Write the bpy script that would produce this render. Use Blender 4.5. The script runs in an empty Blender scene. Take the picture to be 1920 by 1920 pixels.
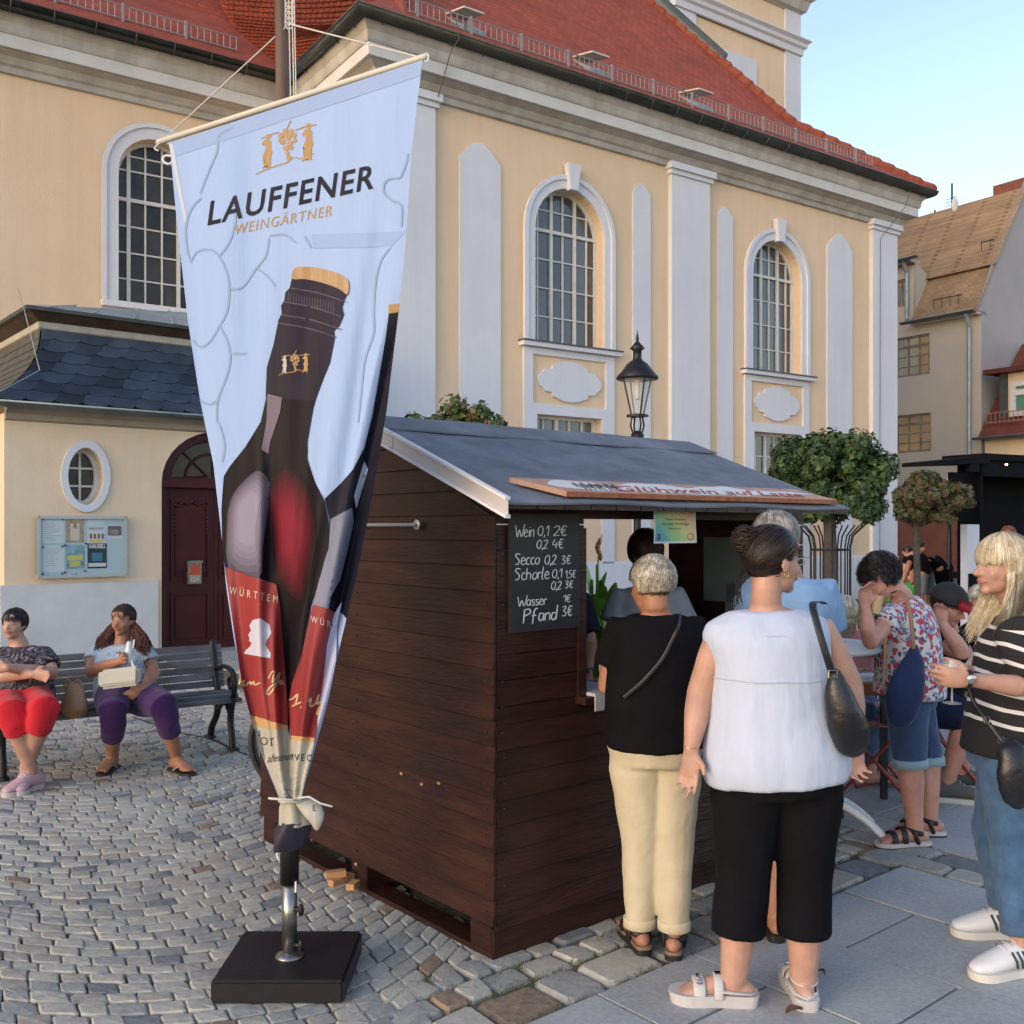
import bpy, bmesh, math, random
from mathutils import Vector, Matrix, noise
import numpy as np
random.seed(7)
R = math.radians
SC = bpy.context.scene
COL = SC.collection
# ---------------------------------------------------------------- camera
EYE, YH, FPX = 1.65, 990.0, 1880.0       # eye height, horizon row and focal length in photo pixels
cam = bpy.data.objects.new('camera', bpy.data.cameras.new('camera'))
COL.objects.link(cam); SC.camera = cam
cam.location = (0, 0, EYE); cam.rotation_euler = (R(90), 0, 0)
cam.data.sensor_width = 36; cam.data.lens = 36*FPX/1920
cam.data.shift_y = (YH-960)/1920; cam.data.clip_start = .05; cam.data.clip_end = 2000
# ---------------------------------------------------------------- world, sun, exposure
SUN_EL, SUN_AZ = 18, 226                  # degrees; azimuth clockwise from +Y
world = bpy.data.worlds.new('World'); SC.world = world; world.use_nodes = True
wn = world.node_tree; wn.nodes.clear()
wo = wn.nodes.new('ShaderNodeOutputWorld'); wb = wn.nodes.new('ShaderNodeBackground'); ws = wn.nodes.new('ShaderNodeTexSky')
ws.sky_type = 'NISHITA'; ws.sun_disc = False; ws.sun_elevation = R(SUN_EL); ws.sun_rotation = R(SUN_AZ)
ws.air_density = 1.0; ws.dust_density = 1.2; ws.ozone_density = .7; ws.altitude = 200
wb.inputs[1].default_value = .135
wn.links.new(ws.outputs[0], wb.inputs[0]); wn.links.new(wb.outputs[0], wo.inputs[0])
sl = bpy.data.lights.new('sun', 'SUN'); sl.energy = .10; sl.angle = R(80); sl.color = (1, .95, .88)
sun = bpy.data.objects.new('sun', sl); COL.objects.link(sun)
_d = Vector((math.sin(R(SUN_AZ))*math.cos(R(SUN_EL)), math.cos(R(SUN_AZ))*math.cos(R(SUN_EL)), math.sin(R(SUN_EL))))
sun.rotation_euler = _d.to_track_quat('Z', 'Y').to_euler()
SC.view_settings.view_transform = 'Standard'; SC.view_settings.look = 'None'
SC.view_settings.use_white_balance = True; SC.view_settings.white_balance_temperature = 6750; SC.view_settings.white_balance_tint = 16.5
SC.view_settings.exposure = 1.42; SC.view_settings.gamma = 1; SC.view_settings.use_curve_mapping = False
# ---------------------------------------------------------------- helpers
ORG = {}
def P(x, y, D):
    "photo pixel + distance -> point in the place"
    return Vector(((x-960)/FPX*D, D, EYE-(y-YH)/FPX*D))
def G(x, y):
    "photo pixel on the ground"
    D = EYE*FPX/(y-YH); return Vector(((x-960)/FPX*D, D, 0))
def V(*a): return Vector(a)
def props(o, label=None, cat=None, group=None, kind=None):
    if label: o['label'] = label
    if cat: o['category'] = cat
    if group: o['group'] = group
    if kind: o['kind'] = kind
    return o
def thing(name, loc, label, cat, group=None, kind=None):
    o = bpy.data.objects.new(name, None); COL.objects.link(o); o.location = loc; o.empty_display_size = .1
    ORG[o.name] = Vector(loc); return props(o, label, cat, group, kind)
def mk(name, bm, m, parent=None, smooth=False, label=None, cat=None, group=None, kind=None, voxel=0, sm=0, sub=0, org=None):
    me = bpy.data.meshes.new(name)
    if isinstance(bm, bmesh.types.BMesh):
        o0 = ORG[parent.name] if parent else (Vector(org) if org is not None else None)
        if o0 is None:
            n = max(1, len(bm.verts)); c = sum((v.co for v in bm.verts), Vector())/n
            o0 = Vector((c.x, c.y, min((v.co.z for v in bm.verts), default=0)))
        for v in bm.verts: v.co -= o0
        bm.to_mesh(me); bm.free()
    o = bpy.data.objects.new(name, me); COL.objects.link(o)
    for mm in (m if isinstance(m, (list, tuple)) else [m]): me.materials.append(mm)
    if parent: o.parent = parent; ORG[o.name] = ORG[parent.name].copy()
    else: o.location = o0; ORG[o.name] = o0
    if smooth: me.shade_smooth()
    if voxel:
        r = o.modifiers.new('remesh', 'REMESH'); r.mode = 'VOXEL'; r.voxel_size = voxel; r.use_smooth_shade = True
        if sm: s = o.modifiers.new('smooth', 'SMOOTH'); s.iterations = sm; s.factor = .5
    if sub: s = o.modifiers.new('sub', 'SUBSURF'); s.levels = s.render_levels = sub
    return props(o, label, cat, group, kind)
def inst(o, name=None, loc=None, mat=None, parent=None):
    "copy sharing mesh data"
    c = o.copy(); COL.objects.link(c)
    if parent: c.parent = parent
    return c
def B(): return bmesh.new()
def quad(bm, pts, mi=0):
    f = bm.faces.new([bm.verts.new(p) for p in pts]); f.material_index = mi; return f
def hexa(bm, b, t, mi=0):
    "8-corner solid: bottom loop b, top loop t"
    vb = [bm.verts.new(p) for p in b]; vt = [bm.verts.new(p) for p in t]; n = len(b)
    fs = [bm.faces.new(vb[::-1]), bm.faces.new(vt)]
    for i in range(n): fs.append(bm.faces.new((vb[i], vb[(i+1) % n], vt[(i+1) % n], vt[i])))
    for f in fs: f.material_index = mi
    return vb+vt
class Fr:
    "upright frame: origin, u along, n outward (towards the viewer)"
    def __init__(s, o, ang):
        s.o = Vector((o[0], o[1], 0)); s.u = Vector((math.sin(R(ang)), math.cos(R(ang)), 0)); s.n = Vector((math.cos(R(ang)), -math.sin(R(ang)), 0))
    def pt(s, a, z, o=0): return s.o + s.u*a + s.n*o + Vector((0, 0, z))
    def px(s, x, y, o=0):
        t = (x-960)/FPX; q = s.o+s.n*o
        a = (t*q.y-q.x)/(s.u.x-t*s.u.y); D = q.y+a*s.u.y
        return a, EYE-(y-YH)/FPX*D
    def box(s, bm, a0, a1, z0, z1, o0, o1, mi=0):
        b = [s.pt(a0, z0, o0), s.pt(a1, z0, o0), s.pt(a1, z0, o1), s.pt(a0, z0, o1)]
        t = [s.pt(a0, z1, o0), s.pt(a1, z1, o0), s.pt(a1, z1, o1), s.pt(a0, z1, o1)]
        return hexa(bm, b[::-1], t[::-1], mi)
    def prism(s, bm, poly, o0, o1, mi=0):
        "extrude polygon [(a,z)] (counter-clockwise seen from outside) from o0 to o1"
        return hexa(bm, [s.pt(a, z, o0) for a, z in poly], [s.pt(a, z, o1) for a, z in poly], mi)
def recalc(bm): bmesh.ops.recalc_face_normals(bm, faces=bm.faces); return bm
def box(bm, c, sx, sy, sz, rz=0, mi=0, bev=0):
    m = Matrix.Translation(c) @ Matrix.Rotation(rz, 4, 'Z') @ Matrix.Diagonal((sx, sy, sz, 1))
    r = bmesh.ops.create_cube(bm, size=1, matrix=m)
    for v in r['verts']:
        for f in v.link_faces: f.material_index = mi
    if bev:
        es = list({e for v in r['verts'] for e in v.link_edges})
        bmesh.ops.bevel(bm, geom=es, offset=bev, segments=2, affect='EDGES')
def tube(bm, pts, rad, seg=10, hint=None, cap=True, mi=0):
    "swept tube; rad: number, (ra, rb) or a list; hint = direction of ra"
    pts = [Vector(p) for p in pts]; n = len(pts)
    if not isinstance(rad, list): rad = [rad]*n
    rad = [(r, r) if not isinstance(r, tuple) else r for r in rad]
    if cap and n > 1:
        # rounded ends
        d0 = (pts[0]-pts[1]).normalized(); d1 = (pts[-1]-pts[-2]).normalized()
        a, b = rad[0]; c, d = rad[-1]; ma, mc = min(a, b), min(c, d)
        pts = [pts[0]+d0*ma*.97, pts[0]+d0*ma*.7]+pts+[pts[-1]+d1*mc*.7, pts[-1]+d1*mc*.97]
        rad = [(a*.25, b*.25), (a*.72, b*.72)]+rad+[(c*.72, d*.72), (c*.25, d*.25)]; n += 4
    rings = []; side = Vector(hint) if hint is not None else None
    for i, p in enumerate(pts):
        t = (pts[min(i+1, n-1)]-pts[max(i-1, 0)])
        t = t.normalized() if t.length > 1e-9 else Vector((0, 0, 1))
        if side is None: side = t.orthogonal()
        s = side-t*side.dot(t)
        s = s.normalized() if s.length > 1e-6 else t.orthogonal().normalized()
        if hint is None: side = s
        w = t.cross(s)
        rings.append([bm.verts.new(p+s*math.cos(2*math.pi*k/seg)*rad[i][0]+w*math.sin(2*math.pi*k/seg)*rad[i][1]) for k in range(seg)])
    fs = []
    for a, b in zip(rings, rings[1:]):
        for k in range(seg): fs.append(bm.faces.new((a[k], a[(k+1) % seg], b[(k+1) % seg], b[k])))
    fs.append(bm.faces.new(rings[0][::-1])); fs.append(bm.faces.new(rings[-1]))
    for f in fs: f.material_index = mi
    return rings
def ell(bm, c, r, axes=None, seg=16, rings=10):
    "ellipsoid; axes = (X, Y, Z) unit vectors"
    m = Matrix.Identity(3) if axes is None else Matrix([[axes[0][i], axes[1][i], axes[2][i]] for i in range(3)])
    m4 = Matrix.Translation(c) @ m.to_4x4() @ Matrix.Diagonal((r[0], r[1], r[2], 1))
    bmesh.ops.create_uvsphere(bm, u_segments=seg, v_segments=rings, radius=1, matrix=m4)
def lathe(bm, c, prof, seg=16, mi=0):
    "profile [(r, z)] about the vertical through c"
    rs = []
    for r, z in prof:
        rs.append([bm.verts.new((c[0]+math.cos(2*math.pi*k/seg)*r, c[1]+math.sin(2*math.pi*k/seg)*r, c[2]+z)) for k in range(seg)])
    for a, b in zip(rs, rs[1:]):
        for k in range(seg):
            f = bm.faces.new((a[k], a[(k+1) % seg], b[(k+1) % seg], b[k])); f.material_index = mi
    for q in (rs[0][::-1], rs[-1]):
        f = bm.faces.new(q); f.material_index = mi
def catmull(pts, n=6):
    pts = [Vector(p) for p in pts]; q = [pts[0]]+pts+[pts[-1]]; out = []
    for i in range(1, len(q)-2):
        a, b, c, d = q[i-1:i+3]
        for k in range(n):
            t = k/n; out.append(.5*((2*b)+(c-a)*t+(2*a-5*b+4*c-d)*t*t+(3*b-a-3*c+d)*t**3))
    return out+[pts[-1]]
def interp(y, ys, xs):
    return float(np.interp(y, ys, xs))
# ---------------------------------------------------------------- materials
MC = {}
def mat(name, col, rough=.7, var=0, vs=8, bump=0, bs=60, metal=0, col2=None, stretch=None, spec=.5, alpha=None, bdist=.01, sheen=0, sss=0, detail=6, emit=None):
    "principled material with noise-driven tint (var / col2) and noise relief"
    if name in MC: return MC[name]
    m = bpy.data.materials.new(name); m.use_nodes = True; nt = m.node_tree; b = nt.nodes['Principled BSDF']
    L = nt.links.new
    b.inputs['Roughness'].default_value = rough; b.inputs['Metallic'].default_value = metal
    b.inputs['Specular IOR Level'].default_value = spec
    b.inputs['Base Color'].default_value = (*col, 1)
    if sheen: b.inputs['Sheen Weight'].default_value = sheen
    if sss:
        b.inputs['Subsurface Weight'].default_value = sss; b.inputs['Subsurface Radius'].default_value = (.02, .008, .004); b.inputs['Subsurface Scale'].default_value = .5
    if alpha is not None: b.inputs['Alpha'].default_value = alpha
    if emit: b.inputs['Emission Color'].default_value = (*emit[:3], 1); b.inputs['Emission Strength'].default_value = emit[3]
    tc = nt.nodes.new('ShaderNodeTexCoord'); mp = nt.nodes.new('ShaderNodeMapping'); L(tc.outputs['Object'], mp.inputs[0])
    if stretch: mp.inputs['Scale'].default_value = stretch
    if var or col2:
        n = nt.nodes.new('ShaderNodeTexNoise'); n.inputs['Scale'].default_value = vs; n.inputs['Detail'].default_value = detail; n.inputs['Roughness'].default_value = .6; L(mp.outputs[0], n.inputs[0])
        cr = nt.nodes.new('ShaderNodeValToRGB'); L(n.outputs[0], cr.inputs[0])
        c2 = col2 if col2 else tuple(min(1, c*(1+var)) for c in col); c1 = col if col2 else tuple(c*(1-var) for c in col)
        cr.color_ramp.elements[0].position = .32; cr.color_ramp.elements[1].position = .68
        cr.color_ramp.elements[0].color = (*c1, 1); cr.color_ramp.elements[1].color = (*c2, 1)
        L(cr.outputs[0], b.inputs['Base Color'])
    if bump:
        n2 = nt.nodes.new('ShaderNodeTexNoise'); n2.inputs['Scale'].default_value = bs; n2.inputs['Detail'].default_value = 5; L(mp.outputs[0], n2.inputs[0])
        bp = nt.nodes.new('ShaderNodeBump'); bp.inputs['Strength'].default_value = bump; bp.inputs['Distance'].default_value = bdist
        L(n2.outputs[0], bp.inputs['Height']); L(bp.outputs[0], b.inputs['Normal'])
    MC[name] = m; return m
def rndmat(m, amt=.35, hue=.02):
    "vary value and hue per object"
    nt = m.node_tree; b = nt.nodes['Principled BSDF']; oi = nt.nodes.new('ShaderNodeObjectInfo'); hs = nt.nodes.new('ShaderNodeHueSaturation')
    mr = nt.nodes.new('ShaderNodeMapRange'); mr.inputs['To Min'].default_value = 1-amt; mr.inputs['To Max'].default_value = 1+amt
    nt.links.new(oi.outputs['Random'], mr.inputs['Value']); nt.links.new(mr.outputs[0], hs.inputs['Value'])
    inp = b.inputs['Base Color']
    if inp.links: nt.links.new(inp.links[0].from_socket, hs.inputs['Color'])
    else: hs.inputs['Color'].default_value = inp.default_value
    nt.links.new(hs.outputs[0], inp); return m
M_yel = mat('yellow_render', (.68, .505, .335), .92, col2=(.74, .56, .385), vs=.5, bump=.35, bs=45, bdist=.012)
M_yel2 = mat('annex_yellow_render', (.70, .54, .37), .92, col2=(.76, .62, .45), vs=.9, bump=.4, bs=55, bdist=.01)
M_wht = mat('white_render', (.58, .60, .645), .92, col2=(.64, .66, .70), vs=.7, bump=.4, bs=70, bdist=.01)
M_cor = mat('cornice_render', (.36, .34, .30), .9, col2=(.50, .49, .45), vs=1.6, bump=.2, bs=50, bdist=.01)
M_gut = mat('weathered_zinc', (.045, .055, .052), .5, col2=(.085, .095, .09), vs=2.5, metal=.2)
M_lead = mat('pale_zinc', (.22, .27, .28), .5, col2=(.34, .39, .40), vs=3, metal=.4)
M_glass = mat('window_glass', (.05, .056, .062), .08, col2=(.085, .08, .072), vs=.8, spec=.9, bump=.06, bs=3, bdist=.02)
M_glassd = rndmat(mat('old_window_glass', (.022, .020, .018), .2, col2=(.05, .043, .035), vs=2, spec=.35, bump=.08, bs=5), .5)
rndmat(M_glass, .4)
def grime(m, amt=.22, sc=(1.6, 1.6, .10)):
    "weather streaks running down the wall"
    nt = m.node_tree; b = nt.nodes['Principled BSDF']; tc = nt.nodes.new('ShaderNodeTexCoord'); mp = nt.nodes.new('ShaderNodeMapping'); mp.inputs['Scale'].default_value = sc; nt.links.new(tc.outputs['Object'], mp.inputs[0])
    n = nt.nodes.new('ShaderNodeTexNoise'); n.inputs['Scale'].default_value = 2.2; n.inputs['Detail'].default_value = 9; n.inputs['Roughness'].default_value = .7; nt.links.new(mp.outputs[0], n.inputs[0])
    r = nt.nodes.new('ShaderNodeMapRange'); r.inputs['From Min'].default_value = .42; r.inputs['From Max'].default_value = .75; r.inputs['To Min'].default_value = 1; r.inputs['To Max'].default_value = 1-amt; nt.links.new(n.outputs[0], r.inputs[0])
    mx = nt.nodes.new('ShaderNodeMixRGB'); mx.blend_type = 'MULTIPLY'; mx.inputs[0].default_value = 1; nt.links.new(b.inputs['Base Color'].links[0].from_socket, mx.inputs[1]); nt.links.new(r.outputs[0], mx.inputs[2]); nt.links.new(mx.outputs[0], b.inputs['Base Color'])
M_wframe = mat('old_white_paint', (.55, .55, .52), .6, col2=(.66, .66, .64), vs=6)
M_red = mat('maroon_paint', (.042, .0055, .008), .45, col2=(.062, .009, .011), vs=4, bump=.15, bs=30, spec=.25)
M_blk = mat('black_iron', (.012, .012, .014), .45, metal=.3, bump=.1, bs=80)
M_brown = mat('brown_stained_wood', (.019, .0062, .005), .45, spec=.3, col2=(.046, .016, .011), vs=3, bump=.5, bs=14, bdist=.006, stretch=(1, 1, 6), detail=8)

for m_, a_ in ((M_yel, .07), (M_yel2, .07), (M_wht, .06), (M_cor, .25)): grime(m_, a_)
# ================================================================ church
TH = 55.3
F = Fr((-1.311, 17.0), TH)                       # transept front
_w = F.pt(0, 0, -2.96); W = Fr((_w.x, _w.y), TH) # wing front, set back
AN = Fr(((420-960)/FPX*12.7, 12.7), 50)          # annex front
S_L = F.px(712, 500)[0]; S_R = F.px(1676, 500)[0]
def clip(poly, a, v, keep_less):
    "clip [(x,y)] by coordinate a against value v"
    out = []; s = -1 if keep_less else 1
    for i in range(len(poly)):
        p, q = poly[i], poly[(i+1) % len(poly)]; dp, dq = s*(p[a]-v), s*(q[a]-v)
        if dp >= 0: out.append(p)
        if dp*dq < 0:
            t = dp/(dp-dq); out.append((p[0]+(q[0]-p[0])*t, p[1]+(q[1]-p[1])*t))
    return out
def cliprect(poly, x0, x1, y0, y1):
    for a, v, k in ((0, x0, 0), (0, x1, 1), (1, y0, 0), (1, y1, 1)):
        if len(poly) < 3: return []
        poly = clip(poly, a, v, k)
    return poly
def arch(s0, s1, z0, zs, n=14, k=1.0):
    c = (s0+s1)/2; r = (s1-s0)/2
    return [(s0, z0), (s1, z0)]+[(c+r*math.cos(math.pi*i/n), zs+r*k*math.sin(math.pi*i/n)) for i in range(n+1)]
def offs(poly, c, sx, sz): return [(c[0]+(x-c[0])*sx, c[1]+(z-c[1])*sz) for x, z in poly]
def wallmesh(fr, outer, holes, o=0, depth=.25, backs=True):
    "wall face with openings and their reveals"
    bm = B(); es = []; loops = []
    for lp in [outer]+holes:
        vs = [bm.verts.new(fr.pt(a, z, o)) for a, z in lp]; loops.append(vs)
        es += [bm.edges.new((vs[i], vs[(i+1) % len(vs)])) for i in range(len(vs))]
    bmesh.ops.triangle_fill(bm, edges=es, use_beauty=True)
    for vs in loops[1:]:
        bk = [bm.verts.new(v.co-fr.n*depth) for v in vs]
        for i in range(len(vs)): bm.faces.new((vs[i], vs[(i+1) % len(vs)], bk[(i+1) % len(vs)], bk[i]))
    return bm
def ring(bm, fr, inner, outer, o0, o1, mi=0):
    "frame between two like polygons"
    n = len(inner)
    I0 = [bm.verts.new(fr.pt(a, z, o0)) for a, z in inner]; I1 = [bm.verts.new(fr.pt(a, z, o1)) for a, z in inner]
    O0 = [bm.verts.new(fr.pt(a, z, o0)) for a, z in outer]; O1 = [bm.verts.new(fr.pt(a, z, o1)) for a, z in outer]
    for i in range(n):
        j = (i+1) % n
        for q in ((I1[i], I1[j], O1[j], O1[i]), (O0[i], O0[j], O1[j], O1[i])[::-1], (I0[i], I0[j], I1[j], I1[i])):
            bm.faces.new(q).material_index = mi
def window(fr, shape, xs, zs, parent, rec, bw, mglass, heavy=(), heavyz=(), mf=None):
    "window of clipped panes between bars at xs, zs; shape is convex"
    root = mk('window', B(), M_wframe, parent)
    s0 = min(p[0] for p in shape); s1 = max(p[0] for p in shape); z0 = min(p[1] for p in shape); z1 = max(p[1] for p in shape)
    c = ((s0+s1)/2, (z0+z1)/2)
    bm = B(); ring(bm, fr, offs(shape, c, 1-2*bw*1.6/(s1-s0), 1-2*bw*1.6/(z1-z0)), shape, -rec-.02, -rec+.05)
    for i, x in enumerate(xs[1:-1]):
        h = bw*(.9 if i+1 in heavy else .42)
        p = cliprect(shape, x-h, x+h, z0, z1)
        if len(p) > 2: fr.prism(bm, p, -rec-.01, -rec+(.045 if i+1 in heavy else .03))
    for j, z in enumerate(zs[1:-1]):
        h = bw*(.9 if j+1 in heavyz else .38)
        p = cliprect(shape, s0, s1, z-h, z+h)
        if len(p) > 2: fr.prism(bm, p, -rec-.012, -rec+(.048 if j+1 in heavyz else .027))
    recalc(bm); mk('frame', bm, mf or M_wframe, root)
    for i in range(len(xs)-1):
        for j in range(len(zs)-1):
            p = cliprect(shape, xs[i], xs[i+1], zs[j], zs[j+1])
            if len(p) < 3: continue
            bm = B(); tl = random.uniform(-.006, .006); t2 = random.uniform(-.006, .006)
            fr.prism(bm, p, -rec-.008, -rec-.002)
            for v in bm.verts: v.co += fr.n*(tl*(i % 2)+t2*(j % 2))
            mk('pane', recalc(bm), mglass, root)
    return root
church = thing('church', F.pt(2, 0, 0), 'pale yellow baroque church with white pilasters, arched windows and red tiled roof filling the background', 'church')
# ---- transept wall with openings
def zz(px, py): return F.px(px, py)[1]
W1 = F.px(1001, 640)[0], F.px(1131, 640)[0]; W2 = F.px(1409, 640)[0], F.px(1501, 640)[0]
zsill = 5.02; zspr = 7.12
zl0, zl1 = 2.2, 3.72
holes = [arch(W1[0], W1[1], zsill, zspr), arch(W2[0], W2[1], zsill, zspr)]
lows = [[(w[0]+.04, zl0), (w[1]-.06, zl0), (w[1]-.06, zl1), (w[0]+.04, zl1)] for w in (W1, W2)]
ZC = 8.82
bm = wallmesh(F, [(S_L, 0), (S_R, 0), (S_R, ZC+.1), (S_L, ZC+.1)], holes+lows)
mk('transept_wall', recalc(bm), M_yel, church)
bm = B()
quad(bm, [F.pt(S_L, 0, 0), F.pt(S_L, 9.6, 0), F.pt(S_L, 9.6, -6), F.pt(S_L, 0, -6)]); quad(bm, [F.pt(S_R, 0, 0), F.pt(S_R, 0, -16), F.pt(S_R, 9.6, -16), F.pt(S_R, 9.6, 0)])
mk('side_wall', bm, M_yel, church)
bm = B(); F.box(bm, S_L+.1, S_R-.1, 0, 9.5, -.9, -.5); mk('dark_interior', bm, mat('interior_dark', (.02, .02, .02), .9), church)
for w, h in ((W1, holes[0]), (W2, holes[1])):
    c = ((w[0]+w[1])/2, zspr); wd = w[1]-w[0]
    xs = [w[0]+wd*k for k in (0, .15, .34, .51, .68, .86, 1)]
    zs = [zsill]+[zsill+.02+k*(zspr+.02-zsill)/4 for k in (1, 2, 3, 4)]+[zspr+.42, zspr+.82, zspr+1.4]
    window(F, arch(w[0], w[1], zsill, zspr), xs, zs, church, .25, .032, M_glass, heavy=(2, 4), heavyz=(4,))
    # architrave, keystone, sill, apron panel
    bm = B(); inn = arch(w[0], w[1], zsill, zspr); out = arch(w[0]-.24, w[1]+.22, zsill, zspr)
    ring(bm, F, inn, out, 0, .05); inn2 = arch(w[0]-.17, w[1]+.15, zsill, zspr); out2 = arch(w[0]-.26, w[1]+.24, zsill-.001, zspr); ring(bm, F, inn2, out2, .05, .085)
    cc = c[0]; zt = zspr+wd/2
    F.prism(bm, [(cc-.09, zt-.04), (cc+.09, zt-.04), (cc+.15, zt+.44), (cc-.15, zt+.44)], .03, .16)
    recalc(bm); mk('window_surround', bm, M_wht, church)
    bm = B(); F.box(bm, w[0]-.33, w[1]+.34, zsill-.09, zsill-.012, -.2, .16); F.box(bm, w[0]-.35, w[1]+.36, zsill-.011, zsill+.012, -.2, .19, 1)
    recalc(bm); mk('window_sill', bm, [M_wht, M_gut], church)
    za, zb = zl1+.13, zsill-.1; x0, x1 = w[0]-.25, w[1]+.24
    bm = B(); ring(bm, F, [(x0+.2, za+.08), (x1-.2, za+.08), (x1-.2, zb-.12), (x0+.2, zb-.12)], [(x0, .9), (x1, .9), (x1, zb), (x0, zb)], 0, .05)
    recalc(bm)
    for f in bm.faces: pass
    # ring bottom piece covers down to the plinth beside the low window: cut by building the sides apart
    bm.free(); bm = B()
    for a0, a1, b0, b1 in ((x0, x0+.2, .97, zb), (x1-.2, x1, .97, zb), (x0+.2, x1-.2, zb-.12, zb), (x0+.2, x1-.2, zl1, za+.06), (x0+.2, w[0]+.04, .97, zl1), (w[1]-.06, x1-.2, .97, zl1)):
        F.box(bm, a0, a1, b0, b1, 0.001, .05)
    recalc(bm); mk('window_apron', bm, M_wht, church)
    cz = (za+.06+zb-.12)/2; hw = (x1-x0-.4)/2*.86; hh = (zb-za-.18)/2*.84; pts = []
    for k in range(48):
        t = 2*math.pi*k/48; ct, st = math.cos(t), math.sin(t)
        r = 1+.13*math.cos(4*t)+.05*math.cos(12*t)
        x = abs(ct)**.62*math.copysign(1, ct)*r; z = abs(st)**.62*math.copysign(1, st)*r
        pts.append(((x0+x1)/2+x*hw*.86, cz+z*hh*.86))
    bm = B(); F.prism(bm, pts, .001, .045); recalc(bm); mk('cartouche', bm, M_wht, church)
    l0, l1 = w[0]+.04, w[1]-.06
    xs = [l0+(l1-l0)*k/5 for k in range(6)]; zs = [zl0+(zl1-zl0)*k/3 for k in range(4)]
    window(F, [(l0, zl0), (l1, zl0), (l1, zl1), (l0, zl1)], xs, zs, church, .22, .035, M_glass, heavy=(2,))
# ---- pilasters and pointed lesenes
PB = B()
def pil(x0, x1, z0=.97, z1=ZC, o=.10):
    bm = B(); a0 = F.px(x0, 600)[0]; a1 = F.px(x1, 600)[0]
    F.box(bm, a0, a1, z0, z1, 0.001, o); F.box(bm, a0-.09, a1+.09, z1-.01, z1+.12, 0.002, o+.10); F.box(bm, a0-.05, a1+.05, z1-.10, z1-.012, 0.002, o+.045)
    mk('pilaster', recalc(bm), M_wht, church)
pil(712, 811); pil(1253, 1325); pil(1630, 1676)
for x0, x1, xa, ya, yl, yr in ((860, 937, 897, 268, 290, 316), (1185, 1218, 1200, 345, 358, 368), (1344, 1372, 1357, 388, 402, 410), (1549, 1596, 1573, 438, 458, 475)):
    a0, zl = F.px(x0, yl); a1, zr = F.px(x1, yr); am, zm = F.px(xa, ya); z = (zl+zr)/2
    jag = [(am+(a1-am)*.55, z+(zm-z)*.62), (am+(a1-am)*.2, z+(zm-z)*.95)]
    bm = B(); F.prism(bm, [(a0, .97), (a1, .97), (a1, z)]+jag+[(am, zm), (am+(a0-am)*.25, z+(zm-z)*.9), (am+(a0-am)*.6, z+(zm-z)*.55), (a0, z)], .001, .035)
    mk('lesene', recalc(bm), M_wht, church)
bm = B(); F.box(bm, S_L-.02, S_R+.06, 0, .97, .001, .09); F.box(bm, S_L-.01, S_R+.03, .97, 1.01, .001, .05); mk('plinth', recalc(bm), M_wht, church)
# ---- cornice following front and left return, and the wing
def sweep(path, prof, m, name, parent, close=False):
    "path: [(point, outward dir)], prof: [(out, z)]"
    bm = B(); rows = []
    for p, d in path: rows.append([bm.verts.new(Vector((p.x, p.y, 0))+d*o+Vector((0, 0, z))) for o, z in prof])
    for a, b in zip(rows, rows[1:]):
        for k in range(len(prof)-1): bm.faces.new((a[k], b[k], b[k+1], a[k+1]))
    for r in (rows[0], rows[-1]):
        try: bm.faces.new(r)
        except ValueError: pass
    return mk(name, recalc(bm), m, parent)
corA = [(0, ZC+.04), (.07, ZC+.05), (.09, ZC+.14), (.14, ZC+.17), (.20, ZC+.27), (.34, ZC+.33), (0, ZC+.34)]
corB = [(0, ZC+.335), (.40, ZC+.335), (.40, ZC+.54), (0, ZC+.545)]
corC = [(0, ZC+.54), (.42, ZC+.54), (.44, ZC+.58), (.46, ZC+.70), (.53, ZC+.79), (.56, ZC+.81), (.56, ZC+.86), (0, ZC+.86)]
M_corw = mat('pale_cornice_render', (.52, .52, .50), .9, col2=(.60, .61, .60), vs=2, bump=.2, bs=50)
n, u = F.n, F.u
RET = 2.96
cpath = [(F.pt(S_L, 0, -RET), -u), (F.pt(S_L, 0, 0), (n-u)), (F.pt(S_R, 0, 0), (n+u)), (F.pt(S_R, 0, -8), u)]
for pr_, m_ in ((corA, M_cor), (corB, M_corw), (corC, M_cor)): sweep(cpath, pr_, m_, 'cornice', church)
wingend = -34.0  # wing prolonged out of view, added length meant to screen low sun
for pr_, m_ in ((corA, M_cor), (corB, M_corw), (corC, M_cor)): sweep([(W.pt(wingend-1, 0, 0), n), (W.pt(S_L-.3, 0, 0), n)], [(a*.9, z) for a, z in pr_], m_, 'cornice', church)
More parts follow.
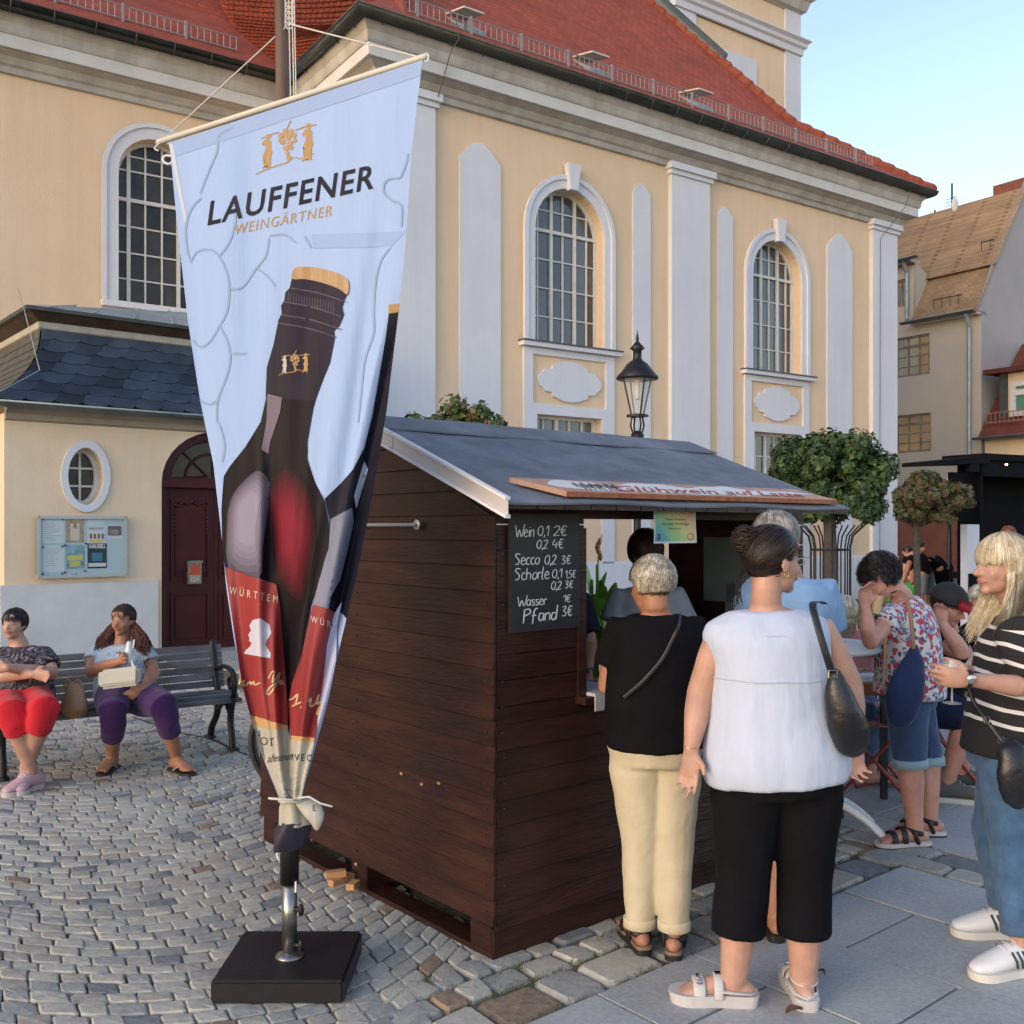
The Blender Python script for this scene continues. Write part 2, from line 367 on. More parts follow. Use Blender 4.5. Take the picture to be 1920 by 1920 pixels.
def gutter(pts, rad, m, parent, brk=.62):
    "half round gutter with ribs along points"
    bm = B(); rows = []; N = 9
    for p, d in pts:
        rows.append([bm.verts.new(p+d*(rad-rad*math.cos(math.pi*k/(N-1)))-Vector((0, 0, rad*math.sin(math.pi*k/(N-1))))) for k in range(N)])
    for a, b in zip(rows, rows[1:]):
        for k in range(N-1): bm.faces.new((a[k], b[k], b[k+1], a[k+1]))
    bmesh.ops.solidify(bm, geom=bm.faces[:], thickness=.006)
    for (p, d), (q, e) in zip(pts, pts[1:]):
        L = (q-p).length; k = brk/2
        while L > .6 and k < L:
            c = p.lerp(q, k/L); dd = d.lerp(e, k/L); dd.normalize(); t = (q-p).normalized()
            r0 = [c+dd*(rad-rad*1.07*math.cos(math.pi*i/8))-Vector((0, 0, rad*1.07*math.sin(math.pi*i/8))) for i in range(9)]
            tube(bm, r0, .010, 5, cap=False); k += brk
        tube(bm, [p+d*rad*2, q+e*rad*2], .013, 6, cap=False)
    return mk('gutter', recalc(bm), m, parent, smooth=True)
ZG = ZC+.93
def gp(s, o, d): return (F.pt(s, ZG, o), d)
g1 = .46
gutter([(F.pt(S_L-g1, ZG, -RET+.3), -u), (F.pt(S_L-g1, ZG, g1), (n-u)), (F.pt(S_R+g1, ZG, g1), (n+u)), (F.pt(S_R+g1, ZG, -6), u)], .135, M_gut, church)
gutter([(W.pt(wingend-1, ZG, .44), n), (W.pt(S_L-.5, ZG, .44), n)], .135, M_gut, church)
# ---- roofs
def tilemat(name, c1, c2, ru, rv, sharp=.6):
    "plain tiles laid in rows, UV in metres"
    m = mat(name, c1, .85, col2=c2, vs=1.2, detail=8); nt = m.node_tree; L = nt.links.new; b = nt.nodes['Principled BSDF']
    uv = nt.nodes.new('ShaderNodeUVMap'); br = nt.nodes.new('ShaderNodeTexBrick'); L(uv.outputs[0], br.inputs[0])
    br.inputs['Scale'].default_value = 1; br.inputs['Brick Width'].default_value = ru; br.inputs['Row Height'].default_value = rv; br.inputs['Mortar Size'].default_value = .008; br.inputs['Mortar Smooth'].default_value = .2
    br.inputs['Color1'].default_value = (.75, .75, .75, 1); br.inputs['Color2'].default_value = (1.15, 1.15, 1.15, 1); br.inputs['Mortar'].default_value = (.45, .42, .42, 1)
    mx = nt.nodes.new('ShaderNodeMixRGB'); mx.blend_type = 'MULTIPLY'; mx.inputs[0].default_value = .75
    src = b.inputs['Base Color'].links[0].from_socket; L(src, mx.inputs[1]); L(br.outputs[0], mx.inputs[2]); L(mx.outputs[0], b.inputs['Base Color'])
    sp = nt.nodes.new('ShaderNodeSeparateXYZ'); L(uv.outputs[0], sp.inputs[0]); dv = nt.nodes.new('ShaderNodeMath'); dv.operation = 'DIVIDE'; dv.inputs[1].default_value = rv; L(sp.outputs[1], dv.inputs[0])
    fr = nt.nodes.new('ShaderNodeMath'); fr.operation = 'FRACT'; L(dv.outputs[0], fr.inputs[0])
    iv = nt.nodes.new('ShaderNodeMath'); iv.operation = 'SUBTRACT'; iv.inputs[0].default_value = 1; L(fr.outputs[0], iv.inputs[1])
    bp = nt.nodes.new('ShaderNodeBump'); bp.inputs['Strength'].default_value = sharp; bp.inputs['Distance'].default_value = .03; L(iv.outputs[0], bp.inputs['Height']); L(bp.outputs[0], b.inputs['Normal'])
    return m
M_tile = tilemat('red_roof_tiles', (.27, .042, .017), (.36, .068, .030), .18, .15)
def uvquad(bm, uvl, pts, uvs, mi=0):
    f = bm.faces.new([bm.verts.new(p) for p in pts]); f.material_index = mi
    for lp, q in zip(f.loops, uvs): lp[uvl].uv = q
    return f
RZ = ZG+.03
def roofpt(s, o, b):  # bell-cast profile: distance b inward from the eave -> height
    return b*.80 if b < 2.3 else 1.84+(b-2.3)*1.36
# front plane of the transept roof (eave at o=+.62)
bm = B(); uvl = bm.loops.layers.uv.new('UVMap')
eL, eR, eo = S_L-.62, S_R+.62, .62
def rp(sl, b): return F.pt(sl, RZ+roofpt(0, 0, b), eo-b)
bs = [0, 1.15, 2.3, 5.0, 9.0]; dist = 0
for b0, b1 in zip(bs, bs[1:]):
    h = math.hypot(b1-b0, roofpt(0, 0, b1)-roofpt(0, 0, b0))
    l0, l1 = eL+b0*(.95 if b0 <= 2.3 else .5)+(0 if b0 <= 2.3 else 1.0), eL+b1*(.95 if b1 <= 2.3 else .5)+(0 if b1 <= 2.3 else 1.0)
    r0, r1 = eR-b0, eR-b1
    uvquad(bm, uvl, [rp(l0, b0), rp(r0, b0), rp(r1, b1), rp(l1, b1)], [(l0, dist), (r0, dist), (r1, dist+h), (l1, dist+h)]); 
    # right hip face
    q0 = F.pt(r0, RZ+roofpt(0, 0, b0), eo-b0); q1 = F.pt(r1, RZ+roofpt(0, 0, b1), eo-b1)
    uvquad(bm, uvl, [q0, F.pt(r0, RZ+roofpt(0, 0, b0), -12), F.pt(r1, RZ+roofpt(0, 0, b1), -12), q1], [(0, dist), (12, dist), (12, dist+h), (0, dist+h)])
    dist += h
mk('transept_roof', bm, M_tile, church)
# wing roof
bm = B(); uvl = bm.loops.layers.uv.new('UVMap'); dist = 0
wl, wr = wingend-1, S_L+.6
for b0, b1 in zip(bs, bs[1:]):
    h = math.hypot(b1-b0, roofpt(0, 0, b1)-roofpt(0, 0, b0))
    a = [W.pt(wl, RZ+roofpt(0, 0, b0), .62-b0), W.pt(wr, RZ+roofpt(0, 0, b0), .62-b0), W.pt(wr, RZ+roofpt(0, 0, b1), .62-b1), W.pt(wl, RZ+roofpt(0, 0, b1), .62-b1)]
    uvquad(bm, uvl, a, [(wl, dist), (wr, dist), (wr, dist+h), (wl, dist+h)]); dist += h
mk('wing_roof', bm, M_tile, church)
# swept diagonal roof face between wing and transept, tiles built row by row
def atplane(px, py, D): return P(px, py, D)
def edgeL(t):   # valley on the wing roof, bottom to top
    x = np.interp(t, [0, .12, .35, .65, 1], [540, 520, 478, 425, 355]); y = np.interp(t, [0, .12, .35, .65, 1], [190, 172, 110, 30, -110]); return P(x, y, 18.4+1.7*t)
def edgeR(t):
    x = np.interp(t, [0, .5, .62, 1], [553, 688, 757, 725]); y = np.interp(t, [0, .5, .62, 1], [176, 44, 33, -110]); return P(x, y, float(np.interp(t, [0, .5, .62, 1], [18.3, 16.0, 16.55, 18.6])))
bm = B(); rows = 40
for r in range(rows):
    t0, t1 = r/rows, min(1,(r+1.5)/rows)
    a, b, c, d = edgeL(t0), edgeR(t0), edgeR(min(1, t1)), edgeL(min(1, t1)); nn = Vector((-.25, -.85, .45)).normalized()
    L = (b-a).length; nt_ = max(1, int(L/.15)); off = .5*(r % 2)
    for k in range(nt_+1):
        f0, f1 = max(0, (k-off)/nt_), min(1, (k+1-off)/nt_-.004)
        if f1 <= f0: continue
        j = random.uniform(-.004, .004); sag = lambda f: Vector((0, 0, -.12*math.sin(math.pi*f)))
        quad(bm, [a.lerp(b, f0)+sag(f0)+nn*(.05+j), a.lerp(b, f1)+sag(f1)+nn*(.05+j*.5), d.lerp(c, f1)+sag(f1), d.lerp(c, f0)+sag(f0)])
bmesh.ops.solidify(bm, geom=bm.faces[:], thickness=-.018)
for r in range(20):
    t0, t1 = r/20, (r+1)/20; dn = Vector((.1, .35, -.16))
    for k in range(8):
        f0, f1 = k/8, (k+1)/8; sg = lambda f: Vector((0, 0, -.12*math.sin(math.pi*f)))+dn*.25
        quad(bm, [edgeL(t0).lerp(edgeR(t0), f0)+sg(f0), edgeL(t0).lerp(edgeR(t0), f1)+sg(f1), edgeL(t1).lerp(edgeR(t1), f1)+sg(f1), edgeL(t1).lerp(edgeR(t1), f0)+sg(f0)])
mk('diagonal_roof', bm, mat('red_roof_tiles_close', (.25, .05, .024), .85, col2=(.38, .085, .042), vs=4, bump=.3, bs=30), church, kind='stuff')
# hip tiles
def hiptiles(pts, rad=.11, name='hip_tile', step=.36):
    bm = B()
    for p, q in zip(pts, pts[1:]):
        L = (q-p).length; k = 0
        while k < L-.1:
            a = p.lerp(q, k/L); b = p.lerp(q, min(1, (k+step*1.1)/L)); tube(bm, [a+Vector((0, 0, .02)), b], [rad*1.1, rad*.8], 8); k += step
    mk(name, bm, mat('hip_tile_clay', (.17, .038, .022), .85, col2=(.26, .068, .036), vs=5, bump=.3, bs=30), church, kind='stuff')
hiptiles([rp(eR-b, b)+Vector((0, 0, .03)) for b in bs])
hiptiles([edgeR(.62), edgeR(.8), edgeR(1)])
bm = B(); tube(bm, [rp(eR-3.55, 3.5)+V(.05, 0, .12), rp(eR-5.6, 5.5)+V(.05, 0, .25)], (.16, .07), 8, hint=(0, 0, 1)); mk('hip_flashing', bm, M_gut, church)
# snow guards
def snowguard(fr, a0, a1, b):
    z = RZ+roofpt(0, 0, b); bm = B()
    for zz_ in (.04, .26):
        tube(bm, [fr.pt(a0, z+zz_, .62-b), fr.pt(a1, z+zz_, .62-b)], .013, 5, cap=False)
    a = a0
    while a < a1:
        tube(bm, [fr.pt(a, z+.02, .62-b), fr.pt(a, z+.27, .62-b)], .009, 4, cap=False); a += .115
    a = a0+.15
    while a < a1:
        fr.box(bm, a-.02, a+.02, z-.05, z+.30, .62-b-.03, .62-b+.02); a += 1.05
    mk('snow_guard', bm, mat('galvanised_grille', (.26, .24, .24), .5), church)
snowguard(F, eL+1.05, eR-1.75, .40); snowguard(W, wl, W.px(440, 130)[0], .45)
# roof windows
def skylight(fr, a, b, w=.42, h=.6):
    z = lambda bb: RZ+roofpt(0, 0, bb); bm = B()
    q = [fr.pt(a, z(b)+.10, .62-b), fr.pt(a+w, z(b)+.10, .62-b), fr.pt(a+w, z(b+h)+.02, .62-b-h), fr.pt(a, z(b+h)+.02, .62-b-h)]
    hexa(bm, [p+Vector((0, 0, -.12)) for p in q], q); recalc(bm); root = mk('skylight', bm, M_lead, church)
    l = .30; q2 = [q[3].lerp(q[2], 0)+Vector((0, 0, .03)), q[2]+Vector((0, 0, .03)), q[1]+Vector((0, 0, l)), q[0]+Vector((0, 0, l))]
    bm = B(); hexa(bm, q2, [p+Vector((0, 0, .03)) for p in q2]); recalc(bm); mk('lid', bm, mat('skylight_lid', (.50, .43, .34), .5, col2=(.6, .55, .48), vs=6), root)
for x, y in ((893, 75), (1130, 152), (1327, 222)):
    b = 1.0
    for _ in range(4):
        a, z = F.px(x, y, .62-b); b = max(.5, min(2.2, (z-RZ)/.8))
    skylight(F, a-.25, b)
a, z = W.px(90, 32, -.6); skylight(W, a-.3, 1.35, .7, .6)
# lightning cable on the front
bm = B(); a, _ = F.px(850, 100, .6); a2 = F.px(814, 200, .1)[0]
tube(bm, [F.pt(a, ZG+.25, .7), F.pt(a, ZG-.12, .78), F.pt(a-.05, ZG-.25, .62), F.pt(a2+.02, ZC-.02, .14)], .010, 5)
a3 = F.px(1650, 450, .12)[0]; tube(bm, [F.pt(a3+.55, ZG+.1, .7), F.pt(a3+.4, ZC+.4, .5), F.pt(a3, ZC-.3, .13), F.pt(a3-.02, 1, .13)], .008, 5)
mk('lightning_conductor', bm, M_gut, church)
# ---- wing wall and window
wx = (W.px(221, 400)[0], W.px(364, 400)[0]); wz0 = W.px(222, 566)[1]; r_ = (wx[1]-wx[0])/2; wzs = W.px(222, 320)[1]
bm = wallmesh(W, [(wingend-2, 0), (S_L+.1, 0), (S_L+.1, ZC+.1), (wingend-2, ZC+.1)], [arch(wx[0], wx[1], wz0, wzs)]); mk('wing_wall', recalc(bm), M_yel, church)
bm = B(); ring(bm, W, arch(*wx, wz0, wzs), arch(wx[0]-.24, wx[1]+.24, wz0, wzs), 0.001, .05); ring(bm, W, arch(wx[0]-.19, wx[1]+.19, wz0, wzs), arch(wx[0]-.27, wx[1]+.27, wz0-.001, wzs), .05, .08)
W.box(bm, wx[0]-.27, wx[1]+.3, wz0-.1, wz0, -.2, .12); mk('window_surround', recalc(bm), M_wht, church)
wd = wx[1]-wx[0]; wzt = W.px(222, 415)[1]
window(W, arch(*wx, wz0, wzs), [wx[0]+wd*k for k in (0, .17, .39, .61, .83, 1)], [wz0]+[wz0+(wzt+.45-wz0)*k/4 for k in (1, 2, 3, 4)]+[wzs+.10, wzs+r_*.55, wzs+r_+.1], church, .22, .034, M_glassd, heavy=(1, 4), heavyz=(4,))
# ---- tower
TW = Fr(((1267-960)/FPX*32, 32), TH)
tw1 = TW.px(1497, 200)[0]; tzc = TW.px(1300, 26)[1]; tzt = 19.6
bm = B(); TW.box(bm, 0, tw1, 0, 30, -tw1, 0); mk('tower_wall', recalc(bm), M_yel, church)
bm = B()
for a0, a1 in ((-.06, .85), (tw1-.75, tw1+.06)): TW.box(bm, a0, a1, 6, tzc+.02, -.95 if a0 < 0 else -.8, .06); TW.box(bm, a0, a1, tzc+.52, 26, -.9 if a0 < 0 else -.8, .06)
s0, z0 = TW.px(1358, 178); s1, _ = TW.px(1417, 200); z1 = TW.px(1358, 93)[1]; TW.box(bm, s0, s1, z0, z1, .001, .05)
mk('corner_pilaster', recalc(bm), M_wht, church)
tp = [(TW.pt(0, 0, -tw1), -TW.u), (TW.pt(0, 0, 0), TW.n-TW.u), (TW.pt(tw1, 0, 0), TW.n+TW.u), (TW.pt(tw1, 0, -tw1), TW.u)]
sweep(tp, [(.07, tzc-.02), (.12, tzc), (.14, tzc+.2), (.22, tzc+.26), (.24, tzc+.38), (.34, tzc+.46), (.34, tzc+.50), (0, tzc+.58)], M_wht, 'tower_cornice', church)
t2 = TW.px(1400, 2)[1]
zt2 = TW.px(1497, 30, 0)[1]
sweep(tp, [(0, zt2), (.2, zt2+.1), (.3, zt2+.4), (.7, zt2+.7), (.8, zt2+1.3), (0, zt2+1.6)], M_cor, 'tower_cornice', church)
# ---- annex
aL = AN.px(8, 900)[0]; aR = 2.1; AH = 2.92
def oval(c, rx, rz, n=28): return [(c[0]+rx*math.cos(2*math.pi*k/n), c[1]+rz*math.sin(2*math.pi*k/n)) for k in range(n)]
oc = AN.px(160, 893); ox = (AN.px(193, 893)[0]-AN.px(126, 893)[0])/2; oz = (AN.px(160, 840)[1]-AN.px(160, 947)[1])/2
d0 = AN.px(303, 1000)[0]; d1 = d0+1.45; dz = AN.px(303, 905)[1]
door = [(d0, 0.002), (d1, 0.002)]+[((d0+d1)/2+(d1-d0)/2*math.cos(math.pi*k/16), dz+.66*math.sin(math.pi*k/16)) for k in range(17)]
bm = wallmesh(AN, [(aL, 0), (aR, 0), (aR, AH+.05), (aL, AH+.05)], [oval(oc, ox, oz), door], depth=.22)
quad(bm, [AN.pt(aL, 0, 0), AN.pt(aL, 0, -5), AN.pt(aL, AH, -5), AN.pt(aL, AH, 0)]); quad(bm, [AN.pt(aR, 0, 0), AN.pt(aR, AH, 0), AN.pt(aR, AH, -5), AN.pt(aR, 0, -5)])
mk('annex_wall', recalc(bm), M_yel2, church)
bm = B(); ring(bm, AN, oval(oc, ox, oz), oval(oc, ox*1.38, oz*1.26), .001, .035); mk('window_surround', recalc(bm), M_wht, church, smooth=False)
ow = window(AN, oval(oc, ox, oz), [oc[0]-ox, oc[0]-.01, oc[0]+ox], [oc[1]-oz, oc[1]-oz*.33, oc[1]+oz*.3, oc[1]+oz], church, .2, .03, M_glassd)
bm = B(); pz = AN.px(200, 1091)[1]
AN.box(bm, d1+.06, aR, 0, pz, .001, .05); mk('plinth', recalc(bm), M_wht, church); bm = B(); AN.box(bm, aL-.05, d0-.06, 0, pz, .001, .05); mk('plinth', recalc(bm), mat('plinth_render', (.50, .51, .50), .9, col2=(.60, .61, .60), vs=2, bump=.3, bs=60), church)
bm = B(); AN.box(bm, d0-.05, d1+.1, 0, .12, -.2, .3); mk('door_step', bm, mat('granite_step', (.30, .30, .29), .8, var=.2, vs=40), church)
# door: jamb, two carved leaves, transom, fanlight
dr = mk('door', B(), M_red, church)
bm = B(); ring(bm, AN, offs(door, ((d0+d1)/2, .8), .89, .955), door, -.22, -.06); AN.box(bm, d0, d1, dz-.05, dz+.05, -.2, -.02); mk('door_frame', recalc(bm), M_red, dr)
def leaf(a0, a1):
    bm = B(); AN.box(bm, a0, a1, .12, dz-.05, -.19, -.14)
    m = (a0+a1)/2; w = (a1-a0)
    for z0, z1 in ((.22, .85), (1.0, dz-.2)):
        q = .1*w; ring(bm, AN, [(a0+q+.03, z0+.03), (a1-q-.03, z0+.03), (a1-q-.03, z1-.03), (a0+q+.03, z1-.03)], [(a0+q, z0), (a1-q, z0), (a1-q, z1), (a0+q, z1)], -.14, -.12)
        AN.box(bm, a0+q+.06, a1-q-.06, z0+.06, z1-.06, -.14, -.128)
    z = dz-.28; pts = [AN.pt(m-w*.34+w*.68*k/14, z+.05*math.sin(math.pi*k/14)+.02*math.cos(k*1.6), -.12) for k in range(15)]
    for k, p in enumerate(pts): ell(bm, p, (.028, .018, .024), seg=8, rings=6)
    for s in (-1, 1):
        for k in range(7): ell(bm, AN.pt(m+s*w*.34, z-.04-.05*k, -.125), (.020, .016, .028), seg=8, rings=6)
    tube(bm, [AN.pt(m-w*.3, 1.08, -.125), AN.pt(m-w*.12, 1.12, -.12), AN.pt(m, 1.15, -.12), AN.pt(m+w*.12, 1.12, -.12), AN.pt(m+w*.3, 1.08, -.125)], .014, 6)
    mk('door_leaf', recalc(bm), M_red, dr)
leaf(d0+.10, (d0+d1)/2-.002); leaf((d0+d1)/2+.002, d1-.10)
bm = B(); cx = (d0+d1)/2; rr = (d1-d0)/2*.8
fan = [(cx+rr*math.cos(math.pi*k/16), dz+.06+.50*math.sin(math.pi*k/16)) for k in range(17)]
AN.prism(bm, fan, -.2, -.18); mk('fanlight_pane', recalc(bm), M_glassd, dr)
bm = B(); pa = [(cx, dz+.06)]
for k in range(0, 17, 4): tube(bm, [AN.pt(cx+.1*math.cos(math.pi*k/16), dz+.1, -.165), AN.pt(*fan[k], -.165)], .014, 6)
tube(bm, [AN.pt(cx+rr*.62*math.cos(math.pi*k/16), dz+.08+.31*math.sin(math.pi*k/16), -.16) for k in range(17)], .016, 6)
ring(bm, AN, offs(fan, (cx, dz+.25), .94, .92), offs(fan, (cx, dz+.25), 1.06, 1.08), -.19, -.15); mk('fanlight_bar', recalc(bm), M_red, dr)
bm = B(); la, lz = AN.px(363, 1075, -.12); AN.box(bm, la-.085, la+.085, lz-.13, lz+.13, -.14, -.075); AN.box(bm, la-.095, la+.095, lz+.13, lz+.16, -.14, -.06)
lb = mk('letter_box', recalc(bm), mat('aged_steel', (.25, .22, .18), .5, metal=.6, var=.3, vs=20), dr)
bm = B(); AN.box(bm, la-.065, la+.065, lz-.02, lz+.11, -.074, -.071); AN.box(bm, la-.065, la+.065, lz-.11, lz-.022, -.074, -.071, 1); mk('red_notice', recalc(bm), [mat('notice_red', (.42, .06, .03), .5), mat('notice_white', (.45, .42, .38), .6, col2=(.2, .16, .12), vs=40)], dr)
# annex roof: concave slates, cornice, metal cap
def cv(t): return (.06-.55*t-.0*t*t+.02*t, AH+.0+.90*(t**.62))    # (out, z)
def conc(t): # t 0..1 bottom->top; steep at the top, flaring at the eave
    return (.20-.72*(1-(1-t)**2.2), AH+.12+.95*t)
nr = 7; M_slate = rndmat(mat('blue_grey_slate', (.018, .028, .042), .45, col2=(.036, .050, .070), vs=3, bump=.25, bs=25), .45)
sroof = mk('slate_roof', B(), M_slate, church)
def slope_pt(s, t, o=0):
    c, z = conc(t); return AN.pt(s, z, c+o)
bm = B(); T = [k/12 for k in range(13)]
for a, b in zip(T, T[1:]):
    ca, cb = conc(a)[0], conc(b)[0]; l = lambda t: aL-.2-(conc(t)[0]-.2)
    quad(bm, [slope_pt(l(a), a, -.02), slope_pt(aR, a, -.02), slope_pt(aR, b, -.02), slope_pt(l(b), b, -.02)])
    q = lambda t, o: AN.pt(aL-conc(t)[0]+.02, conc(t)[1], o)
    quad(bm, [q(a, conc(a)[0]), q(b, conc(b)[0]), q(b, -5), q(a, -5)])
mk('roof_boarding', bm, mat('slate_dark', (.02, .022, .026), .6, bump=.3, bs=20), sroof)
sw = .30
for r in range(nr):
    t0, t1 = r/nr, min(1, (r+1.18)/nr); c0 = conc(t0)[0]
    k0 = int((aL-.3)/sw)-2
    for k in range(k0, int(1.0/sw)+1):
        sh = .13*r  # skewed courses
        a = k*sw+sh; poly = [(a+.03, t0+.025), (a+.14, t0), (a+sw-.02, t0+.01), (a+sw+.075, t0+.06), (a+sw+.155, t1), (a+.13, t1)]
        lim = lambda t: aL-conc(t)[0]
        pts = []
        for s, t in poly:
            s = max(s, lim(t)); pts.append(slope_pt(s, min(1, t), .012 if t < t0+.08 else .0))
        if max(p[0] for p in poly) < lim(t0)+.05: continue
        bm = B(); nrm = AN.n*.8+Vector((0, 0, .5))
        try: hexa(bm, pts, [p+nrm*.016 for p in pts]); mk('slate', recalc(bm), M_slate, sroof)
        except Exception: pass
# end slates round the left corner
bm = B()
for r in range(9):
    t0, t1 = r/9, (r+1.1)/9
    for k in range(10):
        o0 = conc(t0)[0]-k*.3
        if t1 > 1: t1 = 1
        q = lambda t, o, e: AN.pt(aL-conc(t)[0]-e, conc(t)[1], o)
        quad(bm, [q(t0, o0, .02), q(t1, min(o0, conc(t1)[0]), .01), q(t1, o0-.29, .01), q(t0, o0-.29, .02)])
mk('end_slates', bm, mat('pale_slate', (.05, .055, .055), .6, col2=(.10, .10, .09), vs=4, bump=.2, bs=30), sroof, kind='stuff')
ct, cz = conc(1); cl = aL-ct
def apath(lo): return [(AN.pt(cl, 0, -5), -AN.u), (AN.pt(cl, 0, ct), AN.n-AN.u), (AN.pt(aR, 0, ct), AN.n)]
sweep(apath(0), [(-.02, cz-.02), (.03, cz), (.04, cz+.01), (.04, cz+.08), (.02, cz+.09), (-.1, cz+.09)], mat('pale_stone_band', (.36, .34, .29), .9, col2=(.46, .43, .37), vs=5, bump=.3, bs=50), 'roof_band', church)
sweep(apath(0), [(-.1, cz+.09), (.04, cz+.09), (.12, cz+.14), (.18, cz+.19), (.18, cz+.195), (-.1, cz+.2)], mat('dark_soffit_wood', (.035, .024, .018), .8, col2=(.09, .055, .035), vs=5, bump=.3, bs=20), 'soffit', church)
sweep(apath(0), [(.17, cz+.18), (.215, cz+.18), (.22, cz+.215), (.17, cz+.22)], M_gut, 'roof_edge', church)
bm = B()
c1 = AN.pt(cl-.22, cz+.22, ct+.22); c2 = AN.pt(aR, cz+.22, ct+.22); back = AN.pt(aR, cz+.95, ct-1.6); b1 = AN.pt(cl+.1, cz+.34, ct-.25); c3 = AN.pt(cl-.22, cz+.22, -5)
quad(bm, [c1, c2, back, b1]); quad(bm, [c3, c1, b1, AN.pt(cl+1.5, cz+.3, -5)])
quad(bm, [b1, back, AN.pt(aR, cz+.9, -5), AN.pt(cl+1.5, cz+.3, -5)])
for k in range(9):
    a = cl+.3+k*.62; q0 = c1.lerp(c2, k/9+.06); q1 = b1.lerp(back, k/9+.10); tube(bm, [q0+V(0, 0, .012), q1+V(0, 0, .012)], .014, 5)
mk('metal_cap', bm, M_lead, church)
gutter([(AN.pt(cl-.9, AH+.10, .19), AN.n), (AN.pt(aR, AH+.10, .19), AN.n)], .06, M_lead, church, 9)
bm = B(); sweep([(AN.pt(aL, 0, 0), AN.n), (AN.pt(aR, 0, 0), AN.n)], [(0, AH-.08), (.05, AH-.06), (.06, AH), (.16, AH+.06), (.18, AH+.10), (0, AH+.12)], mat('eave_render', (.30, .26, .20), .9, var=.15, vs=3), 'eave_moulding', church)
pk = AN.px(335, 600, -1.2); AN.box(bm, pk[0]-.6, pk[0]+.05, pk[1]-.14, pk[1]-.02, -1.3, -1.2); AN.box(bm, pk[0]+.05, pk[0]+1.2, pk[1]-.2, pk[1]+.02, -1.3, -1.22); mk('flashing', recalc(bm), M_lead, church)
bm = B(); tube(bm, [AN.pt(aL+.12, cz+.3, .1), AN.pt(aL+.2, cz+.05, .05), AN.pt(aL+.35, AH+.5, .06), AN.pt(aL-.1, AH+.2, .25)], .005, 5); mk('cable', bm, M_lead, church)
# ================================================================ houses at the right
M_hg = mat('grimy_grey_render', (.42, .39, .345), .95, col2=(.52, .45, .36), vs=.35, bump=.35, bs=12, bdist=.02)
M_hp = mat('gable_grey_render', (.31, .305, .305), .95, col2=(.38, .365, .355), vs=.4, bump=.35, bs=12, bdist=.02)
M_otile = tilemat('ochre_roof_tiles', (.26, .165, .09), (.36, .235, .125), .2, .17)
M_rtile = tilemat('dark_red_roof_tiles', (.13, .03, .02), (.19, .045, .03), .2, .17)
house = thing('apartment_house', P(1800, 990, 36)+V(0,0,-EYE), 'tall grimy grey apartment house with ochre tiled mansard roof and satellite dish, behind the church', 'building')
HD = 38.0
# street facade faces left; it runs away from the corner with the gable (x = 1840)
hc = P(1840, 990, 33.0); H = Fr((hc.x, hc.y), TH+90)     # a < 0 runs away to the left
def hpx(x, y, o=0): return H.px(x, y, o)
a1, zev = hpx(1716, 607); zev2 = hpx(1716, 488)[1]; aE = hpx(1600, 700)[0]
wh = []
def hwin(x0, x1, y0, y1, cols, rows, hz=()):
    a, zt = hpx(x0, y0); b, _ = hpx(x1, y0); zb = hpx(x0, y1)[1]; wh.append(([(a, zb), (b, zb), (b, zt), (a, zt)], cols, rows, hz))
hwin(1676, 1702, 527, 578, 2, 1); hwin(1640, 1743, 642, 715, 5, 4, (3,)); hwin(1640, 1745, 784, 853, 5, 4, (3,)); hwin(1676, 1786, 985, 1002, 5, 1)
out = [(aE, 0), (0, 0), (0, zev), (a1, zev), (a1, zev2), (aE, zev2)]
bm = wallmesh(H, out, [w[0] for w in wh], depth=.2); mk('wall', recalc(bm), M_hg, house)
M_hw = mat('painted_reflection_glass', (.85, .70, .45), .06, spec=1, col2=(.55, .46, .32), vs=.5, metal=.95)  # bright yellow sky reflection is put into the pane colour
for sh, cols, rows, hz in wh:
    x0, x1 = sh[0][0], sh[1][0]; z0, z1 = sh[0][1], sh[2][1]
    window(H, sh, [x0+(x1-x0)*k/cols for k in range(cols+1)], [z0+(z1-z0)*k/rows for k in range(rows+1)], house, .1, .045, M_hw, heavyz=hz, mf=mat('brown_window_paint', (.12, .08, .055), .6, col2=(.28, .25, .21), vs=3))
bm = B(); H.box(bm, aE, .02, 0, 2.35, .001, .05); mk('red_plinth', recalc(bm), mat('red_plinth_paint', (.26, .085, .05), .9, col2=(.33, .12, .075), vs=2), house)
Gb = Fr((hc.x, hc.y), TH)          # gable wall facing the viewer, running right from the corner
bk = .9; mz = zev+2.75; zr = mz+4.6
g1_, g2_ = Gb.px(1866, 492)[0], 7.0
mzz = Gb.px(1866, 492)[1]; sl_ = (Gb.px(1920, 350)[1]-mzz)/(Gb.px(1920, 350)[0]-g1_)
bm = B(); bm.faces.new([bm.verts.new(Gb.pt(a, z, 0)) for a, z in ((0, 0), (12, 0), (12, mzz), (5.5, mzz+(5.5-g1_)*sl_+.1), (g1_-.2, mzz+.0), (-.32, zev), (0, zev-.05))]); mk('gable_wall', bm, M_hp, house)
bm = B(); uvl = bm.loops.layers.uv.new('UVMap')
